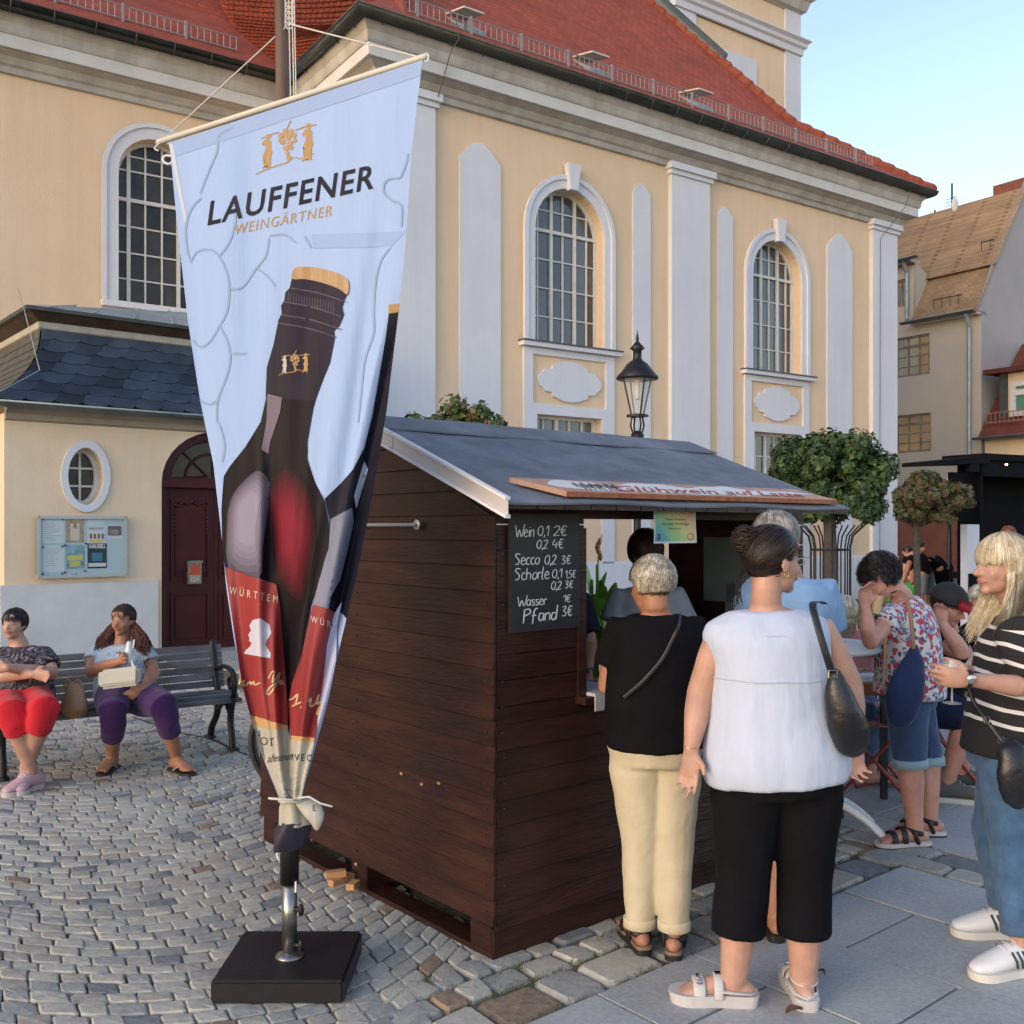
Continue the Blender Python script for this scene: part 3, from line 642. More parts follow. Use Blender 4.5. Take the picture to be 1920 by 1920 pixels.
# in frame H, 'behind' (o<0) is the direction of Gb.u
q = [H.pt(a1, zev, .3), H.pt(.05, zev, .3), H.pt(.05, mzz, -g1_), H.pt(a1+.0, mzz, -g1_)]
uvquad(bm, uvl, q, [(0, 0), (-a1, 0), (-a1, 3.0), (0, 3.0)])
rr = g1_
while rr < 12 and H.px(1880, 364, -rr)[1] > mzz+(rr-g1_)*sl_: rr += .05
rz = mzz+(rr-g1_)*sl_
q = [H.pt(aE-6, mzz-.10, -g1_+.22), H.pt(.12, mzz-.10, -g1_+.22), H.pt(.12, rz, -rr), H.pt(aE-6, rz, -rr)]
uvquad(bm, uvl, q, [(0, 3), (aE+6, 3), (aE+6, 9.3), (0, 9.3)])
uvquad(bm, uvl, [H.pt(aE-6, zev2, .35), H.pt(a1, zev2, .35), H.pt(a1, mzz+.06, -g1_+.2), H.pt(aE-6, mzz+.06, -g1_+.2)], [(0, 0), (9, 0), (9, 2), (0, 2)])
mk('roof', bm, M_otile, house)
bm = B(); H.box(bm, a1, 0, zev-.10, zev+.01, -.35, .27); H.box(bm, aE, a1, zev2-.08, zev2+.01, -.3, .30); mk('eaves_board', recalc(bm), M_hg, house)
bm = B(); bm.faces.new([bm.verts.new(H.pt(a1, z, o)) for z, o in ((zev-.1, 0), (zev2, 0), (mzz, -g1_), (zev, .1))]); mk('dormer_cheek', bm, M_hg, house)
gutter([(H.pt(a1-.3, zev+.03, .3), H.n), (H.pt(0, zev+.03, .3), H.n)], .09, M_lead, house, 9); gutter([(H.pt(aE-4, zev2+.03, .36), H.n), (H.pt(a1+.4, zev2+.03, .36), H.n)], .09, M_lead, house, 9)
for pts in ([H.pt(-.35, zev, .35), H.pt(-.35, zev-.5, .12), H.pt(-.35, .5, .12)], [H.pt(a1-.25, zev2, .35), H.pt(a1-.25, zev2-.4, .12), H.pt(a1-.25, zev+.2, .12)]):
    bm = B(); tube(bm, pts, .07, 8); mk('downpipe', bm, M_lead, house)
for a0, a1_, zz0, o in ((a1+.8, -.6, zev+.35, .15), (a1+2.0, .0, mzz+.45, -g1_+.1)):
    bm = B(); tube(bm, [H.pt(a0, zz0+.3, o), H.pt(a1_, zz0+.3, o)], .02, 4)
    k = a0
    while k < a1_: tube(bm, [H.pt(k, zz0, o), H.pt(k, zz0+.35, o)], .012, 4); k += .3
    mk('snow_guard', bm, M_blk, house)
M_bk = mat('chimney_brick', (.16, .05, .035), .9, col2=(.22, .08, .05), vs=6, bump=.4, bs=20)
bm = B(); q = P(1883, 400, 37); zt_ = P(1883, 340, 37).z; zb_ = P(1883, 368, 37).z; box(bm, (q.x+1, q.y+.6, (zt_+zb_-1)/2+.5), 2.0, 1.2, zt_-zb_, R(90-TH)); box(bm, (q.x+1, q.y+.6, zb_-.4), 2.1, 1.3, .5, R(90-TH), 1); mk('chimney', recalc(bm), [M_bk, M_wht], house)
for px, pt, yb in ((1785, 345, 440), (1753, 395, 437)):
    t = H.px(px, yb, -3.2); b = H.pt(t[0], t[1]-.3, -3.2); z1 = H.px(px, pt, -3.2)[1]
    bm = B(); tube(bm, [b, V(b.x, b.y, z1)], .035, 6)
    if px > 1770:
        for k in range(3): tube(bm, [V(b.x-.22, b.y, z1-.6-.12*k), V(b.x+.18, b.y, z1-.45-.12*k)], .014, 4)
    mk('antenna', bm, M_blk, house)
bm = B(); q = P(1790, 384, 34.0); ell(bm, q, (.12, .05, .25), seg=14, rings=10); tube(bm, [q, q+V(-.12, .1, -.1)], .02, 5); mk('satellite_dish', bm, mat('dish_white', (.5, .52, .52), .5), house, smooth=True)
bm = B(); a, z = hpx(1750, 448, -2.6); H.box(bm, a-.7, a+.4, z-.25, z+.15, -2.9, -2.5); mk('skylight', bm, mat('skylight_glass', (.2, .26, .33), .1, spec=1), house)
# next house in the row, nearer: its red roof rises to the right
rh = thing('red_roofed_house', H.pt(3, 0, -2), 'small house with steep dark red tiled roof and white dormer window at the right edge', 'building')
RH = Fr(H.pt(.1, 0, 0).xy, TH+90)
ez = RH.px(1836, 824)[1]; tz = ez+3.35; to = 2.3
bm = B(); RH.box(bm, 0.02, 12, 0, ez, -6, 0); mk('wall', bm, M_yel2, rh)
bm = B(); uvl = bm.loops.layers.uv.new('UVMap')
uvquad(bm, uvl, [RH.pt(0, ez, .4), RH.pt(12, ez, .4), RH.pt(12, tz, -to), RH.pt(0.0, tz, -to)], [(0, 0), (12, 0), (12, 5), (0, 5)])
quad(bm, [RH.pt(0, ez, .4), RH.pt(0, tz, -to), RH.pt(0, ez, -to)])
mk('roof', bm, M_rtile, rh)
gutter([(RH.pt(-.1, ez+.02, .4), RH.n), (RH.pt(9, ez+.02, .4), RH.n)], .08, M_lead, rh, 9)
bm = B(); tube(bm, [RH.pt(0.2, ez+.5, .22), RH.pt(9, ez+.5, .22)], .02, 4); tube(bm, [RH.pt(0.2, ez+.8, .22), RH.pt(9, ez+.8, .22)], .02, 4)
for k in range(40): tube(bm, [RH.pt(.2+k*.15, ez+.45, .22), RH.pt(.2+k*.15, ez+.82, .22)], .012, 4)
mk('snow_guard', bm, mat('rusty_guard', (.3, .14, .1), .7), rh)
da, dzb = RH.px(1893, 781); dzt = RH.px(1893, 716)[1]
bm = B(); RH.box(bm, da-.35, da+2.2, dzb-.1, dzt+.3, -2, -.14); RH.box(bm, da-.75, da+3, dzt+.30, dzt+.45, -2.2, .25, 1); mk('dormer', recalc(bm), [M_yel2, M_rtile], rh)
bm = B(); RH.box(bm, da-.4, da-.12, dzb-.1, dzt+.29, -.6, -.1); mk('dormer_shadow_board', bm, M_gut, rh)  # dark board stands in for the shadow beside the dormer window
window(Fr(RH.pt(0, 0, -.08).xy, TH+90), [(da, dzb), (da+1.3, dzb), (da+1.3, dzt), (da, dzt)], [da, da+1.3], [dzb, dzb+(dzt-dzb)*.68, dzt], rh, .02, .10, mat('green_tinted_glass', (.08, .22, .17), .2, spec=.8), heavyz=(1,))
# ================================================================ ground
SH = Fr((-.071, 3.83), 50)               # stall frame: a along the counter front, n towards the viewer
def sv(p): # world -> stall frame (a, w) with w positive away
    d = Vector((p[0], p[1], 0))-SH.o; return d.dot(SH.u), -d.dot(SH.n)
g = B(); quad(g, [V(-220, -60, -.020), V(220, -60, -.020), V(220, 420, -.020), V(-220, 420, -.020)])
M_dirt = mat('joint_earth_and_moss', (.10, .088, .06), .95, col2=(.19, .17, .11), vs=9, bump=.6, bs=40, bdist=.02)
mk('ground', g, M_dirt, kind='structure')
# distant asphalt of the street behind
g = B(); quad(g, [V(6, 16, -.012), V(40, 16, -.012), V(40, 60, -.012), V(6, 60, -.012)]); mk('road', g, mat('street_asphalt', (.12, .12, .115), .9, var=.2, vs=6), kind='structure')
rnd = random.Random(3)
def stonemat(name, c1, c2, vs=30):
    m = mat(name, c1, .85, col2=c2, vs=vs, bump=.35, bs=90, bdist=.006, detail=8); return m
SM = [stonemat('granite_pale_grey', (.38, .365, .30), (.49, .47, .395)), stonemat('granite_blue_grey', (.27, .27, .245), (.38, .375, .335)), stonemat('granite_warm_grey', (.32, .295, .24), (.43, .395, .33)), stonemat('granite_rusty', (.20, .14, .09), (.32, .24, .17)), stonemat('granite_dark', (.15, .155, .155), (.24, .245, .245))]
def sq(bm, P4, h, drop, mi, r):
    "worn sett: four uneven corners, bevelled top"
    c = sum(P4, Vector())/4; n = len(P4); ring0 = []; ring1 = []; ring2 = []
    pts = []
    for i in range(n):
        a, b = P4[i], P4[(i+1) % n]
        pts.append(a.lerp(b, .09)); pts.append(a.lerp(b, .5)+(a.lerp(b, .5)-c)*r.uniform(-.03, .05)); pts.append(a.lerp(b, .91))
    tilt = Vector((r.uniform(-.022, .022), r.uniform(-.022, .022), 0))
    zt = lambda p: h+(p-c).dot(tilt)
    lo = [bm.verts.new((p.x, p.y, -.03)) for p in pts]
    mid = [bm.verts.new((p.x, p.y, zt(p)-drop)) for p in pts]
    top = [bm.verts.new((c.x+(p.x-c.x)*.87, c.y+(p.y-c.y)*.87, zt(p)+r.uniform(-.0015, .0015))) for p in pts]
    m = len(pts)
    for A, C in ((lo, mid), (mid, top)):
        for i in range(m): bm.faces.new((A[i], A[(i+1) % m], C[(i+1) % m], C[i])).material_index = mi
    cv_ = bm.verts.new((c.x, c.y, zt(c)+.002))
    for i in range(m): bm.faces.new((top[i], top[(i+1) % m], cv_)).material_index = mi
def pickmat(r): return r.choices(range(5), (50, 22, 20, 2.5, 5))[0]
# small cobbles in shallow arcs
cells = []
AR = Fr((0, 0), 62)                       # arc rows run roughly this way
def arcmap(a, w):
    per = 1.75; ph = (a/per) % 1.0-.5
    return a, w-.42*(1-(2*ph)**2)+.02*math.sin(a*5+w*3)
rh_ = .088
nrow = 0; w = -5.2
while w < 12.5:
    hgt = rh_*rnd.uniform(.9, 1.12); a = -13+rnd.uniform(0, .1)
    while a < 11.5:
        L = rnd.uniform(.085, .125); 
        q = []
        for aa, ww in ((a, w), (a+L-.005, w), (a+L-.005, w+hgt-.005), (a, w+hgt-.005)):
            x, y = arcmap(aa, ww); p = AR.u*x-AR.n*y; q.append(Vector((p.x, p.y, 0)))
        c = sum(q, Vector())/4; s_, w_ = sv(c); D = c.y
        a += L
        if D < 3.05 or D > 13.2 or abs(c.x) > .56*D+.6: continue
        big = (w_ < .02 and s_ > -.42) or (s_ > 2.1) or (w_ < -.9 and s_ > -.75+.3*w_) or (s_ > -.5 and w_ < -.1)
        if big: continue
        if s_ > .12 and w_ > .12 and s_ < 1.85 and w_ < 1.8: continue
        if AN.px and (c-AN.o).dot(AN.n) < -.0: continue
        q = [p+Vector((rnd.uniform(-.0045, .0045), rnd.uniform(-.0045, .0045), 0)) for p in q]
        cells.append((D, q))
    w += hgt; nrow += 1
cells.sort(key=lambda t: t[0])
cob = mk('cobblestone_pavement', B(), SM[0], kind='structure', org=(-1.5, 6, 0))
bm_rest = B()
def piece(name, parent, q, h, drop, r, mi=None):
    bm = B(); sq(bm, q, h, drop, 0, r); mk(name, bm, SM[pickmat(r) if mi is None else mi], parent, smooth=False)
for i, (D, q) in enumerate(cells):
    h = rnd.uniform(-.003, .003)
    if i < 300: piece('cobblestone', cob, q, h, .005, rnd)
    else: sq(bm_rest, q, h, .005, pickmat(rnd), rnd)
mk('cobblestones', bm_rest, SM, cob, kind='stuff')
# larger setts: strip in front of the stall and the band across the slabs
sett = mk('sett_border', B(), SM[0], kind='structure', org=(1, 4, 0))
def sp(a, w): v = SH.u*a-SH.n*w+SH.o; return Vector((v.x, v.y, 0))
scount = 0
def settrow(a0, a1, w0, w1, nr, lmin, lmax, along='a'):
    global scount
    for k in range(nr):
        if along == 'a':
            b0, b1 = w0+(w1-w0)*k/nr, w0+(w1-w0)*(k+1)/nr; p = a0+rnd.uniform(-.1, 0); e = a1
        else:
            b0, b1 = a0+(a1-a0)*k/nr, a0+(a1-a0)*(k+1)/nr; p = w0+rnd.uniform(-.1, 0); e = w1
        while p < e:
            L = rnd.uniform(lmin, lmax); g_ = .014
            lo, hi = p+g_/2, p+L-g_/2
            q = [sp(lo, b0+g_/2), sp(hi, b0+g_/2), sp(hi, b1-g_/2), sp(lo, b1-g_/2)] if along == 'a' else [sp(b0+g_/2, lo), sp(b1-g_/2, lo), sp(b1-g_/2, hi), sp(b0+g_/2, hi)]
            p += L; c = sum(q, Vector())/4
            if c.y < 3.0 or c.y > 14 or abs(c.x) > .56*c.y+.4: continue
            q = [v+Vector((rnd.uniform(-.012, .012), rnd.uniform(-.012, .012), 0)) for v in q]
            if scount < 300: piece('sett', sett, q, rnd.uniform(-.006, .006), .012, rnd, rnd.choices(range(5), (34, 26, 20, 8, 12))[0]); scount += 1
settrow(-.45, 2.2, -.44, -.22, 1, .16, .34); settrow(-.45, 2.2, -.215, .06, 2, .10, .2)
settrow(2.2, 2.57, -6, 2.5, 2, .16, .30, 'w')
settrow(-.62, -.46, -1.3, .3, 1, .10, .16, 'w')
# granite slabs
slab = mk('slab_pavement', B(), SM[1], kind='structure', org=(2, 4.5, 0))
M_sl = [rndmat(mat('granite_slab', (.32, .33, .32), .75, col2=(.44, .445, .43), vs=55, bump=.25, bs=140, bdist=.004, detail=10), .10)]
grime(M_sl[0], .22, (1.2, 1.2, 1.2))
for m_ in SM: grime(m_, .18, (.9, .9, .9))
def slabpiece(a0, a1, w0, w1):
    g_ = .006; q = [sp(a0+g_, w0+g_), sp(a1-g_, w0+g_), sp(a1-g_, w1-g_), sp(a0+g_, w1-g_)]
    c = sum(q, Vector())/4
    if c.y < 2.6 or c.y > 20 or abs(c.x) > .56*c.y+.9: return
    bm = B(); t = [Vector((rnd.uniform(-.0015, .0015), 0, 0)) for _ in q]; h = rnd.uniform(-.002, .003)
    lo = [bm.verts.new((p.x, p.y, -.03)) for p in q]; md = [bm.verts.new((p.x, p.y, h-.004)) for p in q]; tp_ = [bm.verts.new((c.x+(p.x-c.x)*.992, c.y+(p.y-c.y)*.992, h)) for p in q]
    for A, C in ((lo, md), (md, tp_)):
        for i in range(4): bm.faces.new((A[i], A[(i+1) % 4], C[(i+1) % 4], C[i]))
    bm.faces.new(tp_); mk('slab', bm, M_sl[0], slab)
edges = [-.46, .10, .62, 1.14, 1.67, 2.2]
for i, (a0, a1) in enumerate(zip(edges, edges[1:])):
    p = -.45-(.35 if i % 2 else 0)
    if i % 2: slabpiece(a0, a1, p, -.45)
    while p > -4:
        L = rnd.choice((.72, .8, .95)); slabpiece(a0, a1, p-L, p); p -= L
a0 = 2.575; i = 0
while a0 < 14:
    wd = rnd.choice((.32, .38, .45)); p = 12+rnd.uniform(0, .8)
    while p > -9:
        L = rnd.choice((.7, .85, 1.0)); slabpiece(a0, a0+wd, p-L, p); p -= L
    a0 += wd
# grass and moss in the joints
bm = B(); rg = random.Random(11)
def tuft(c, n, h, spread):
    for _ in range(n):
        a = rg.uniform(0, 6.283); r = spread*rg.random(); b = c+Vector((math.cos(a)*r, math.sin(a)*r, -.012)); d = Vector((rg.uniform(-.5, .5), rg.uniform(-.5, .5), 1))*h*rg.uniform(.4, 1); s = Vector((math.cos(a*7), math.sin(a*7), 0))*.0016
        bm.faces.new((bm.verts.new(b-s), bm.verts.new(b+s), bm.verts.new(b+d))).material_index = 0 if rg.random() < .7 else 1
for D, q in cells[:2600]:
    if rg.random() < .55: tuft(q[rg.randrange(4)], rg.randint(5, 16), .020, .022)
for _ in range(260):
    a = rg.uniform(-.45, 2.5); w = rg.choice((-.44, -.22, -.1, .03, -.45)); tuft(sp(a, w), rg.randint(8, 26), .026, .045)
for e in edges+[2.385, 2.57, 2.9]:
    for _ in range(26): tuft(sp(e, rg.uniform(-3, .5 if e > 2.1 else -.45)), rg.randint(5, 18), .018, .03)
mk('joint_weeds', bm, [mat('weed_green', (.07, .11, .03), .7, var=.4, vs=20), mat('dry_grass', (.17, .13, .05), .8, var=.3, vs=20)], kind='stuff')

# two fallen leaves on the slabs
for (x, y, a, lb) in ((1489, 1905, .4, 'curled dry brown leaf lying on the slabs just below the right white sandal'), (1541, 1832, 2.0, 'tiny dark dry leaf on the slabs right of the white sandals')):
    c = G(x, y)+V(0, 0, .012); bm = B(); d = V(math.cos(a), math.sin(a), 0); e = V(-d.y, d.x, 0); k = .035 if x < 1500 else .018; rows = []
    for i in range(7):
        t = i/6; w_ = math.sin(math.pi*min(.98, t+.02))*k*.5; p = c+d*(t-.5)*2*k+V(0, 0, .010*math.sin(t*3.1)); rows.append([bm.verts.new(p-e*w_+V(0, 0, .008)), bm.verts.new(p), bm.verts.new(p+e*w_+V(0, 0, .010))])
    for A_, C_ in zip(rows, rows[1:]):
        for j in range(2): bm.faces.new((A_[j], A_[j+1], C_[j+1], C_[j]))
    mk('fallen_leaf', bm, mat('dry_leaf', (.09, .04, .02), .7, col2=(.16, .08, .04), vs=60), label=lb, cat='leaf')
# ================================================================ wine stall
st = thing('market_stall', SH.pt(1, 0, -.8), 'dark brown wooden market stall with grey felt pitched roof and open serving hatch', 'market stall')
SL, SD, ZB = 2.02, 1.95, .13               # length, depth, underside of the cladding
EH = 1.70                                   # front wall top
RA, RZ2 = .84, 2.13                         # ridge behind the front, height
rb = random.Random(5)
def clad(fr, poly_clip, name, z0, z1, a0, a1, flip=False):
    "overlapping horizontal boards, each its own piece"
    z = z0; k = 0
    while z < z1-.01:
        h = .098; t = min(z+h+.006, z1)
        p = [(a0, z), (a1, z), (a1, t), (a0, t)]
        if poly_clip: p = poly_clip(p)
        if len(p) > 2:
            bm = B(); n = len(p); o = rb.uniform(-.0015, .0015)
            zc = [q[1] for q in p]; lo, hi = z, z+h
            def of(zq): return .016+o-.009*max(0, min(1, (zq-lo)/(hi-lo)))
            b = [fr.pt(a, zq, 0) for a, zq in p]; f = [fr.pt(a, zq-(.0 if zq > lo+.02 else 0), of(zq)) for a, zq in p]
            hexa(bm, b, f); recalc(bm); bmesh.ops.bevel(bm, geom=[e for e in bm.edges if abs(e.verts[0].co.z-e.verts[1].co.z) < .001 and e.calc_length() > .2], offset=.0035, segments=1, affect='EDGES')
            mk('board', bm, M_board, st)
        z += h; k += 1
M_board = rndmat(M_brown, .16)
# side wall frame: origin at the corner, running away (left)
SW = Fr(SH.pt(0, 0, -SD).xy, 140)        # u points from the back corner to the front corner, n faces left
def gclip(p):
    # under the gable: a measured from the back (0) to the front (SD)
    rs = (RZ2-.06-EH)/RA; zr = RZ2-.06; ar = SD-RA
    out = []
    p = [(a, z) for a, z in p]
    def cl(p, f):
        o = []
        for i in range(len(p)):
            A, C = p[i], p[(i+1) % len(p)]; x, y = f(A), f(C)
            if x >= 0: o.append(A)
            if x*y < 0: t = x/(x-y); o.append((A[0]+(C[0]-A[0])*t, A[1]+(C[1]-A[1])*t))
        return o
    p = cl(p, lambda q: zr-rs*(q[0]-ar)-q[1])
    if len(p) > 2: p = cl(p, lambda q: zr-(zr-1.62)/ar*(ar-q[0])-q[1])
    return p
clad(SW, gclip, 'side', ZB, RZ2, .0, SD+.018)
bm = B(); bm.faces.new([bm.verts.new(SW.pt(a, z, -.012)) for a, z in ((0, ZB), (SD-.02, ZB), (SD-.02, EH-.02), (SD-RA, RZ2-.08), (0, 1.6))]); mk('inner_wall', bm, M_board, st)
# front wall below the hatch, left pier, right pier, header
h0, hz0 = SH.px(1092, 1302); h1 = SL-.07; hzt = SH.px(1092, 973)[1]
def noclip(p): return p
clad(SH, None, 'front', ZB-.02, hz0, .005, SL); 
z = hz0
while z < hzt-.001:
    for a0, a1 in ((.005, h0-.005), (h1, SL)):
        bm = B(); SH.box(bm, a0, a1, z+.002, min(z+.098, hzt), .0, .014+rb.uniform(-.001, .001)); mk('board', recalc(bm), M_board, st)
    z += .1
for a0, a1, z0, z1, o0, o1, nm in ((h0-.045, h0, hz0, EH-.05, -.03, .024, 'hatch_jamb'), (h1-.05, h1, hz0, EH-.05, -.03, .02, 'hatch_jamb'), (0, SL, hzt, 1.805, -.03, .012, 'header_beam'), (h0-.05, SL, hz0-.03, hz0, -.30, .07, 'counter'), (.0, SL+.0, .0, .115, -.03, .004, 'base_board')):
    bm = B(); SH.box(bm, a0, a1, z0, z1, o0, o1); mk(nm, recalc(bm), M_board, st)
# pallet base seen along the side: runners and blocks
for z0, z1 in ((.0, .022),):
    bm = B(); SW.box(bm, .02, SD-.0, z0, z1, -.10, .004); mk('pallet_runner', recalc(bm), M_board, st)
for a in (.02, SD*.47, SD-.14):
    bm = B(); SW.box(bm, a, a+.13, .022, ZB+.04, -.12, .002); mk('pallet_block', recalc(bm), M_board, st)
bm = B(); SH.box(bm, .02, SL-.02, ZB-.02, ZB+.01, -SD+.02, -.02); mk('floor', recalc(bm), M_board, st)
# back wall and right end wall with its open doorway
bm = B(); SH.box(bm, 0.02, SL, ZB, 1.66, -SD, -SD+.03); mk('back_wall', recalc(bm), M_board, st)
bm = B(); SH.box(bm, SL-.03, SL, ZB, 1.8, -.86, -.03); SH.box(bm, SL-.03, SL, ZB, 1.7, -SD+.03, -1.66); mk('end_wall', recalc(bm), M_board, st)
for a0, a1, z0, z1 in ((-.6, -.2, 1.25, 1.6), (-.45, -.12, 1.1, 1.35)):
    bm = B(); SH.box(bm, SL-.036, SL-.031, z0, z1, a0, a1); mk('notice_sheet', recalc(bm), mat('dim_paper', (.10, .13, .14), .8), st)
# roof
M_felt = mat('grey_roofing_felt', (.125, .14, .165), .8, col2=(.20, .215, .24), vs=4, bump=.6, bs=5, bdist=.012, stretch=(1, 1, 1))
E0, RO = -.13, 2.10; FO = .235
ez_, rz_ = 1.745, 2.155
def rpl(a, b, dz=0): # b = distance behind the front wall
    if b <= RA: z = ez_+(rz_-ez_)*(b+FO)/(RA+FO)
    else: z = rz_-(b-RA)*.37
    return SH.pt(a, z+dz, -b)
bm = B(); N = 24
for b0, b1 in ((-FO, .2), (.2, .56), (.56, RA), (RA, 1.4), (1.4, SD+.06)):
    for k in range(N):
        a, c = E0+(RO-E0)*k/N, E0+(RO-E0)*(k+1)/N; w = lambda a, b: .004*math.sin(a*7+b*5)
        quad(bm, [rpl(a, b0, w(a, b0)), rpl(c, b0, w(c, b0)), rpl(c, b1, w(c, b1)), rpl(a, b1, w(a, b1))])
bmesh.ops.remove_doubles(bm, verts=bm.verts, dist=.0005); bmesh.ops.solidify(bm, geom=bm.faces[:], thickness=.008); mk('roof_felt', recalc(bm), M_felt, st)
bm = B()
for k in range(60):
    a, c = E0+(RO-E0)*k/60, E0+(RO-E0)*(k+1)/60; w = lambda a: .004*math.sin(a*9)+.003*math.sin(a*23)
    quad(bm, [rpl(a, .60+w(a), .0105), rpl(c, .60+w(c), .0105), rpl(c, .80, .0095), rpl(a, .80, .0095)])
    quad(bm, [rpl(a, .60+w(a), .003), rpl(c, .60+w(c), .003), rpl(c, .60+w(c), .0105), rpl(a, .60+w(a), .0105)])
mk('felt_lap', bm, M_felt, st)
for k in range(16):
    a = E0+.02+k*(RO-E0-.02)/16
    bm = B(); bb = a+(RO-E0)/16-.006
    hexa(bm, [rpl(a, -FO+.01, -.030), rpl(bb, -FO+.01, -.030), rpl(bb, RA, -.030), rpl(a, RA, -.030)], [rpl(a, -FO+.01, -.010), rpl(bb, -FO+.01, -.010), rpl(bb, RA, -.010), rpl(a, RA, -.010)]); mk('roof_plank', recalc(bm), M_board, st)
# pale metal verge strip on the left gable
M_trim = mat('pale_metal_trim', (.50, .48, .46), .45, col2=(.58, .57, .56), vs=3, metal=.2)
M_trimw = mat('white_metal_lip', (.72, .72, .72), .4)
for b0, b1, dd in ((-FO-.012, .50, 0), (.49, RA+.0, .003)):
    bm = B(); e = E0-.004-dd
    hexa(bm, [rpl(e, b0, -.046), rpl(e, b1, -.046), rpl(e+.003, b1, -.046), rpl(e+.003, b0, -.046)], [rpl(e, b0, .012), rpl(e, b1, .012), rpl(e+.003, b1, .012), rpl(e+.003, b0, .012)])
    r1 = mk('verge_strip', recalc(bm), M_trim, st)
    bm = B()
    for za, zb in ((-.056, -.044), (.010, .020)):
        hexa(bm, [rpl(e-.012, b0, za), rpl(e-.012, b1, za), rpl(e+.012, b1, za), rpl(e+.012, b0, za)], [rpl(e-.012, b0, zb), rpl(e-.012, b1, zb), rpl(e+.012, b1, zb), rpl(e+.012, b0, zb)])
    mk('lip', recalc(bm), M_trimw, r1)
# wall-mounted bar on the side wall
a_, z_ = SW.px(795, 984); b_ = SW.px(640, 990)[0]
bm = B(); tube(bm, [SW.pt(b_, z_, .05), SW.pt(a_, z_, .05)], .008, 8); lathe(bm, (0, 0, 0), [(.001, 0), (.018, 0), (.022, .008), (.001, .012)], 12)
m_ = Matrix.Translation(SW.pt(a_, z_, .03)) @ SW.n.to_track_quat('Z', 'Y').to_matrix().to_4x4()
for v in list(bm.verts)[-48:]: v.co = m_ @ v.co
mk('shutter_bar', recalc(bm), mat('galvanised_steel', (.50, .55, .57), .3, metal=.7), st)
# chips in the paint
for x, y in ((752, 1450), (790, 1470), (822, 1468), (667, 1620)):
    a, z = SW.px(x, y, .016); bm = B(); SW.box(bm, a-.006, a+.008, z-.006, z+.005, .012, .018); mk('paint_chip', recalc(bm), mat('raw_wood', (.42, .26, .13), .8), st)
bm = B(); z = ZB+.05
while z < 1.6:
    for a in (.03, SD*.5, SD-.03): SW.box(bm, a-.003, a+.003, z-.003, z+.003, .012, .0185)
    for a in ((.04, 1.0, SL-.04) if z < hz0-.1 else (.03,)): SH.box(bm, a-.003, a+.003, z-.003, z+.003, .012, .0185)
    z += .098
mk('nail_heads', bm, mat('nail_steel', (.09, .08, .075), .4, metal=.6), st, kind='stuff')
grime(M_felt, .35, (2.5, 2.5, 2.5)); grime(M_brown, .45, (.9, .9, 2.5))
# offcuts under the side
for (x, y, l, rz) in ((640, 1632, .13, .9), (662, 1640, .07, 1.3), (630, 1625, .09, .3)):
    q = P(x, y, 4.55 if x < 650 else 4.48); q.z = .055 if rz != .3 else .082
    bm = B(); box(bm, q, l, .04, .028, rz, bev=.002)
    o = mk('wood_offcut', bm, mat('fresh_pine', (.36, .17, .07), .7, col2=(.48, .27, .13), vs=12)); 
    props(o, {.9: 'longest fresh pine offcut lying under the side of the brown stall', 1.3: 'short squared pine offcut nearest the pallet block under the stall', .3: 'small pine offcut lying on top of the other offcuts under the stall'}[rz], 'wood offcut', 'wood offcuts under the stall')
# ---- text helper: built-in font to triangles
def textmesh(s, size, shear=0, bold=0, spacing=1):
    cu = bpy.data.curves.new('t', 'FONT'); cu.body = s; cu.size = size; cu.shear = shear; cu.offset = bold; cu.space_character = spacing; cu.resolution_u = 3
    o = bpy.data.objects.new('t', cu); COL.objects.link(o); dg = bpy.context.evaluated_depsgraph_get(); me = bpy.data.meshes.new_from_object(o.evaluated_get(dg))
    vs = [v.co.copy() for v in me.vertices]; fs = [list(p.vertices) for p in me.polygons]
    bpy.data.objects.remove(o); bpy.data.curves.remove(cu); bpy.data.meshes.remove(me); return vs, fs
def textbm(bm, s, size, fn, shear=0, bold=0, spacing=1, width=None, mi=0):
    vs, fs = textmesh(s, size, shear, bold, spacing)
    if not vs: return
    x0 = min(v.x for v in vs); x1 = max(v.x for v in vs); k = (width/(x1-x0)) if width else 1
    vv = [bm.verts.new(fn((v.x-x0)*k, v.y)) for v in vs]
    for f in fs:
        try: bm.faces.new([vv[i] for i in f]).material_index = mi
        except ValueError: pass
def stroke(bm, pts, r, fn, mi=0, n=4):
    "pen stroke as a ribbon in 2D, placed by fn"
    q = catmull([Vector((x, y, 0)) for x, y in pts], n); L = []; Rr = []
    for i, p in enumerate(q):
        t = (q[min(i+1, len(q)-1)]-q[max(i-1, 0)]); t.normalize(); s = Vector((-t.y, t.x, 0)); rr = r*(.75+.25*math.sin(math.pi*i/(len(q)-1)))
        L.append(bm.verts.new(fn(*(p+s*rr).xy))); Rr.append(bm.verts.new(fn(*(p-s*rr).xy)))
    for i in range(len(q)-1):
        try: bm.faces.new((L[i], L[i+1], Rr[i+1], Rr[i])).material_index = mi
        except ValueError: pass
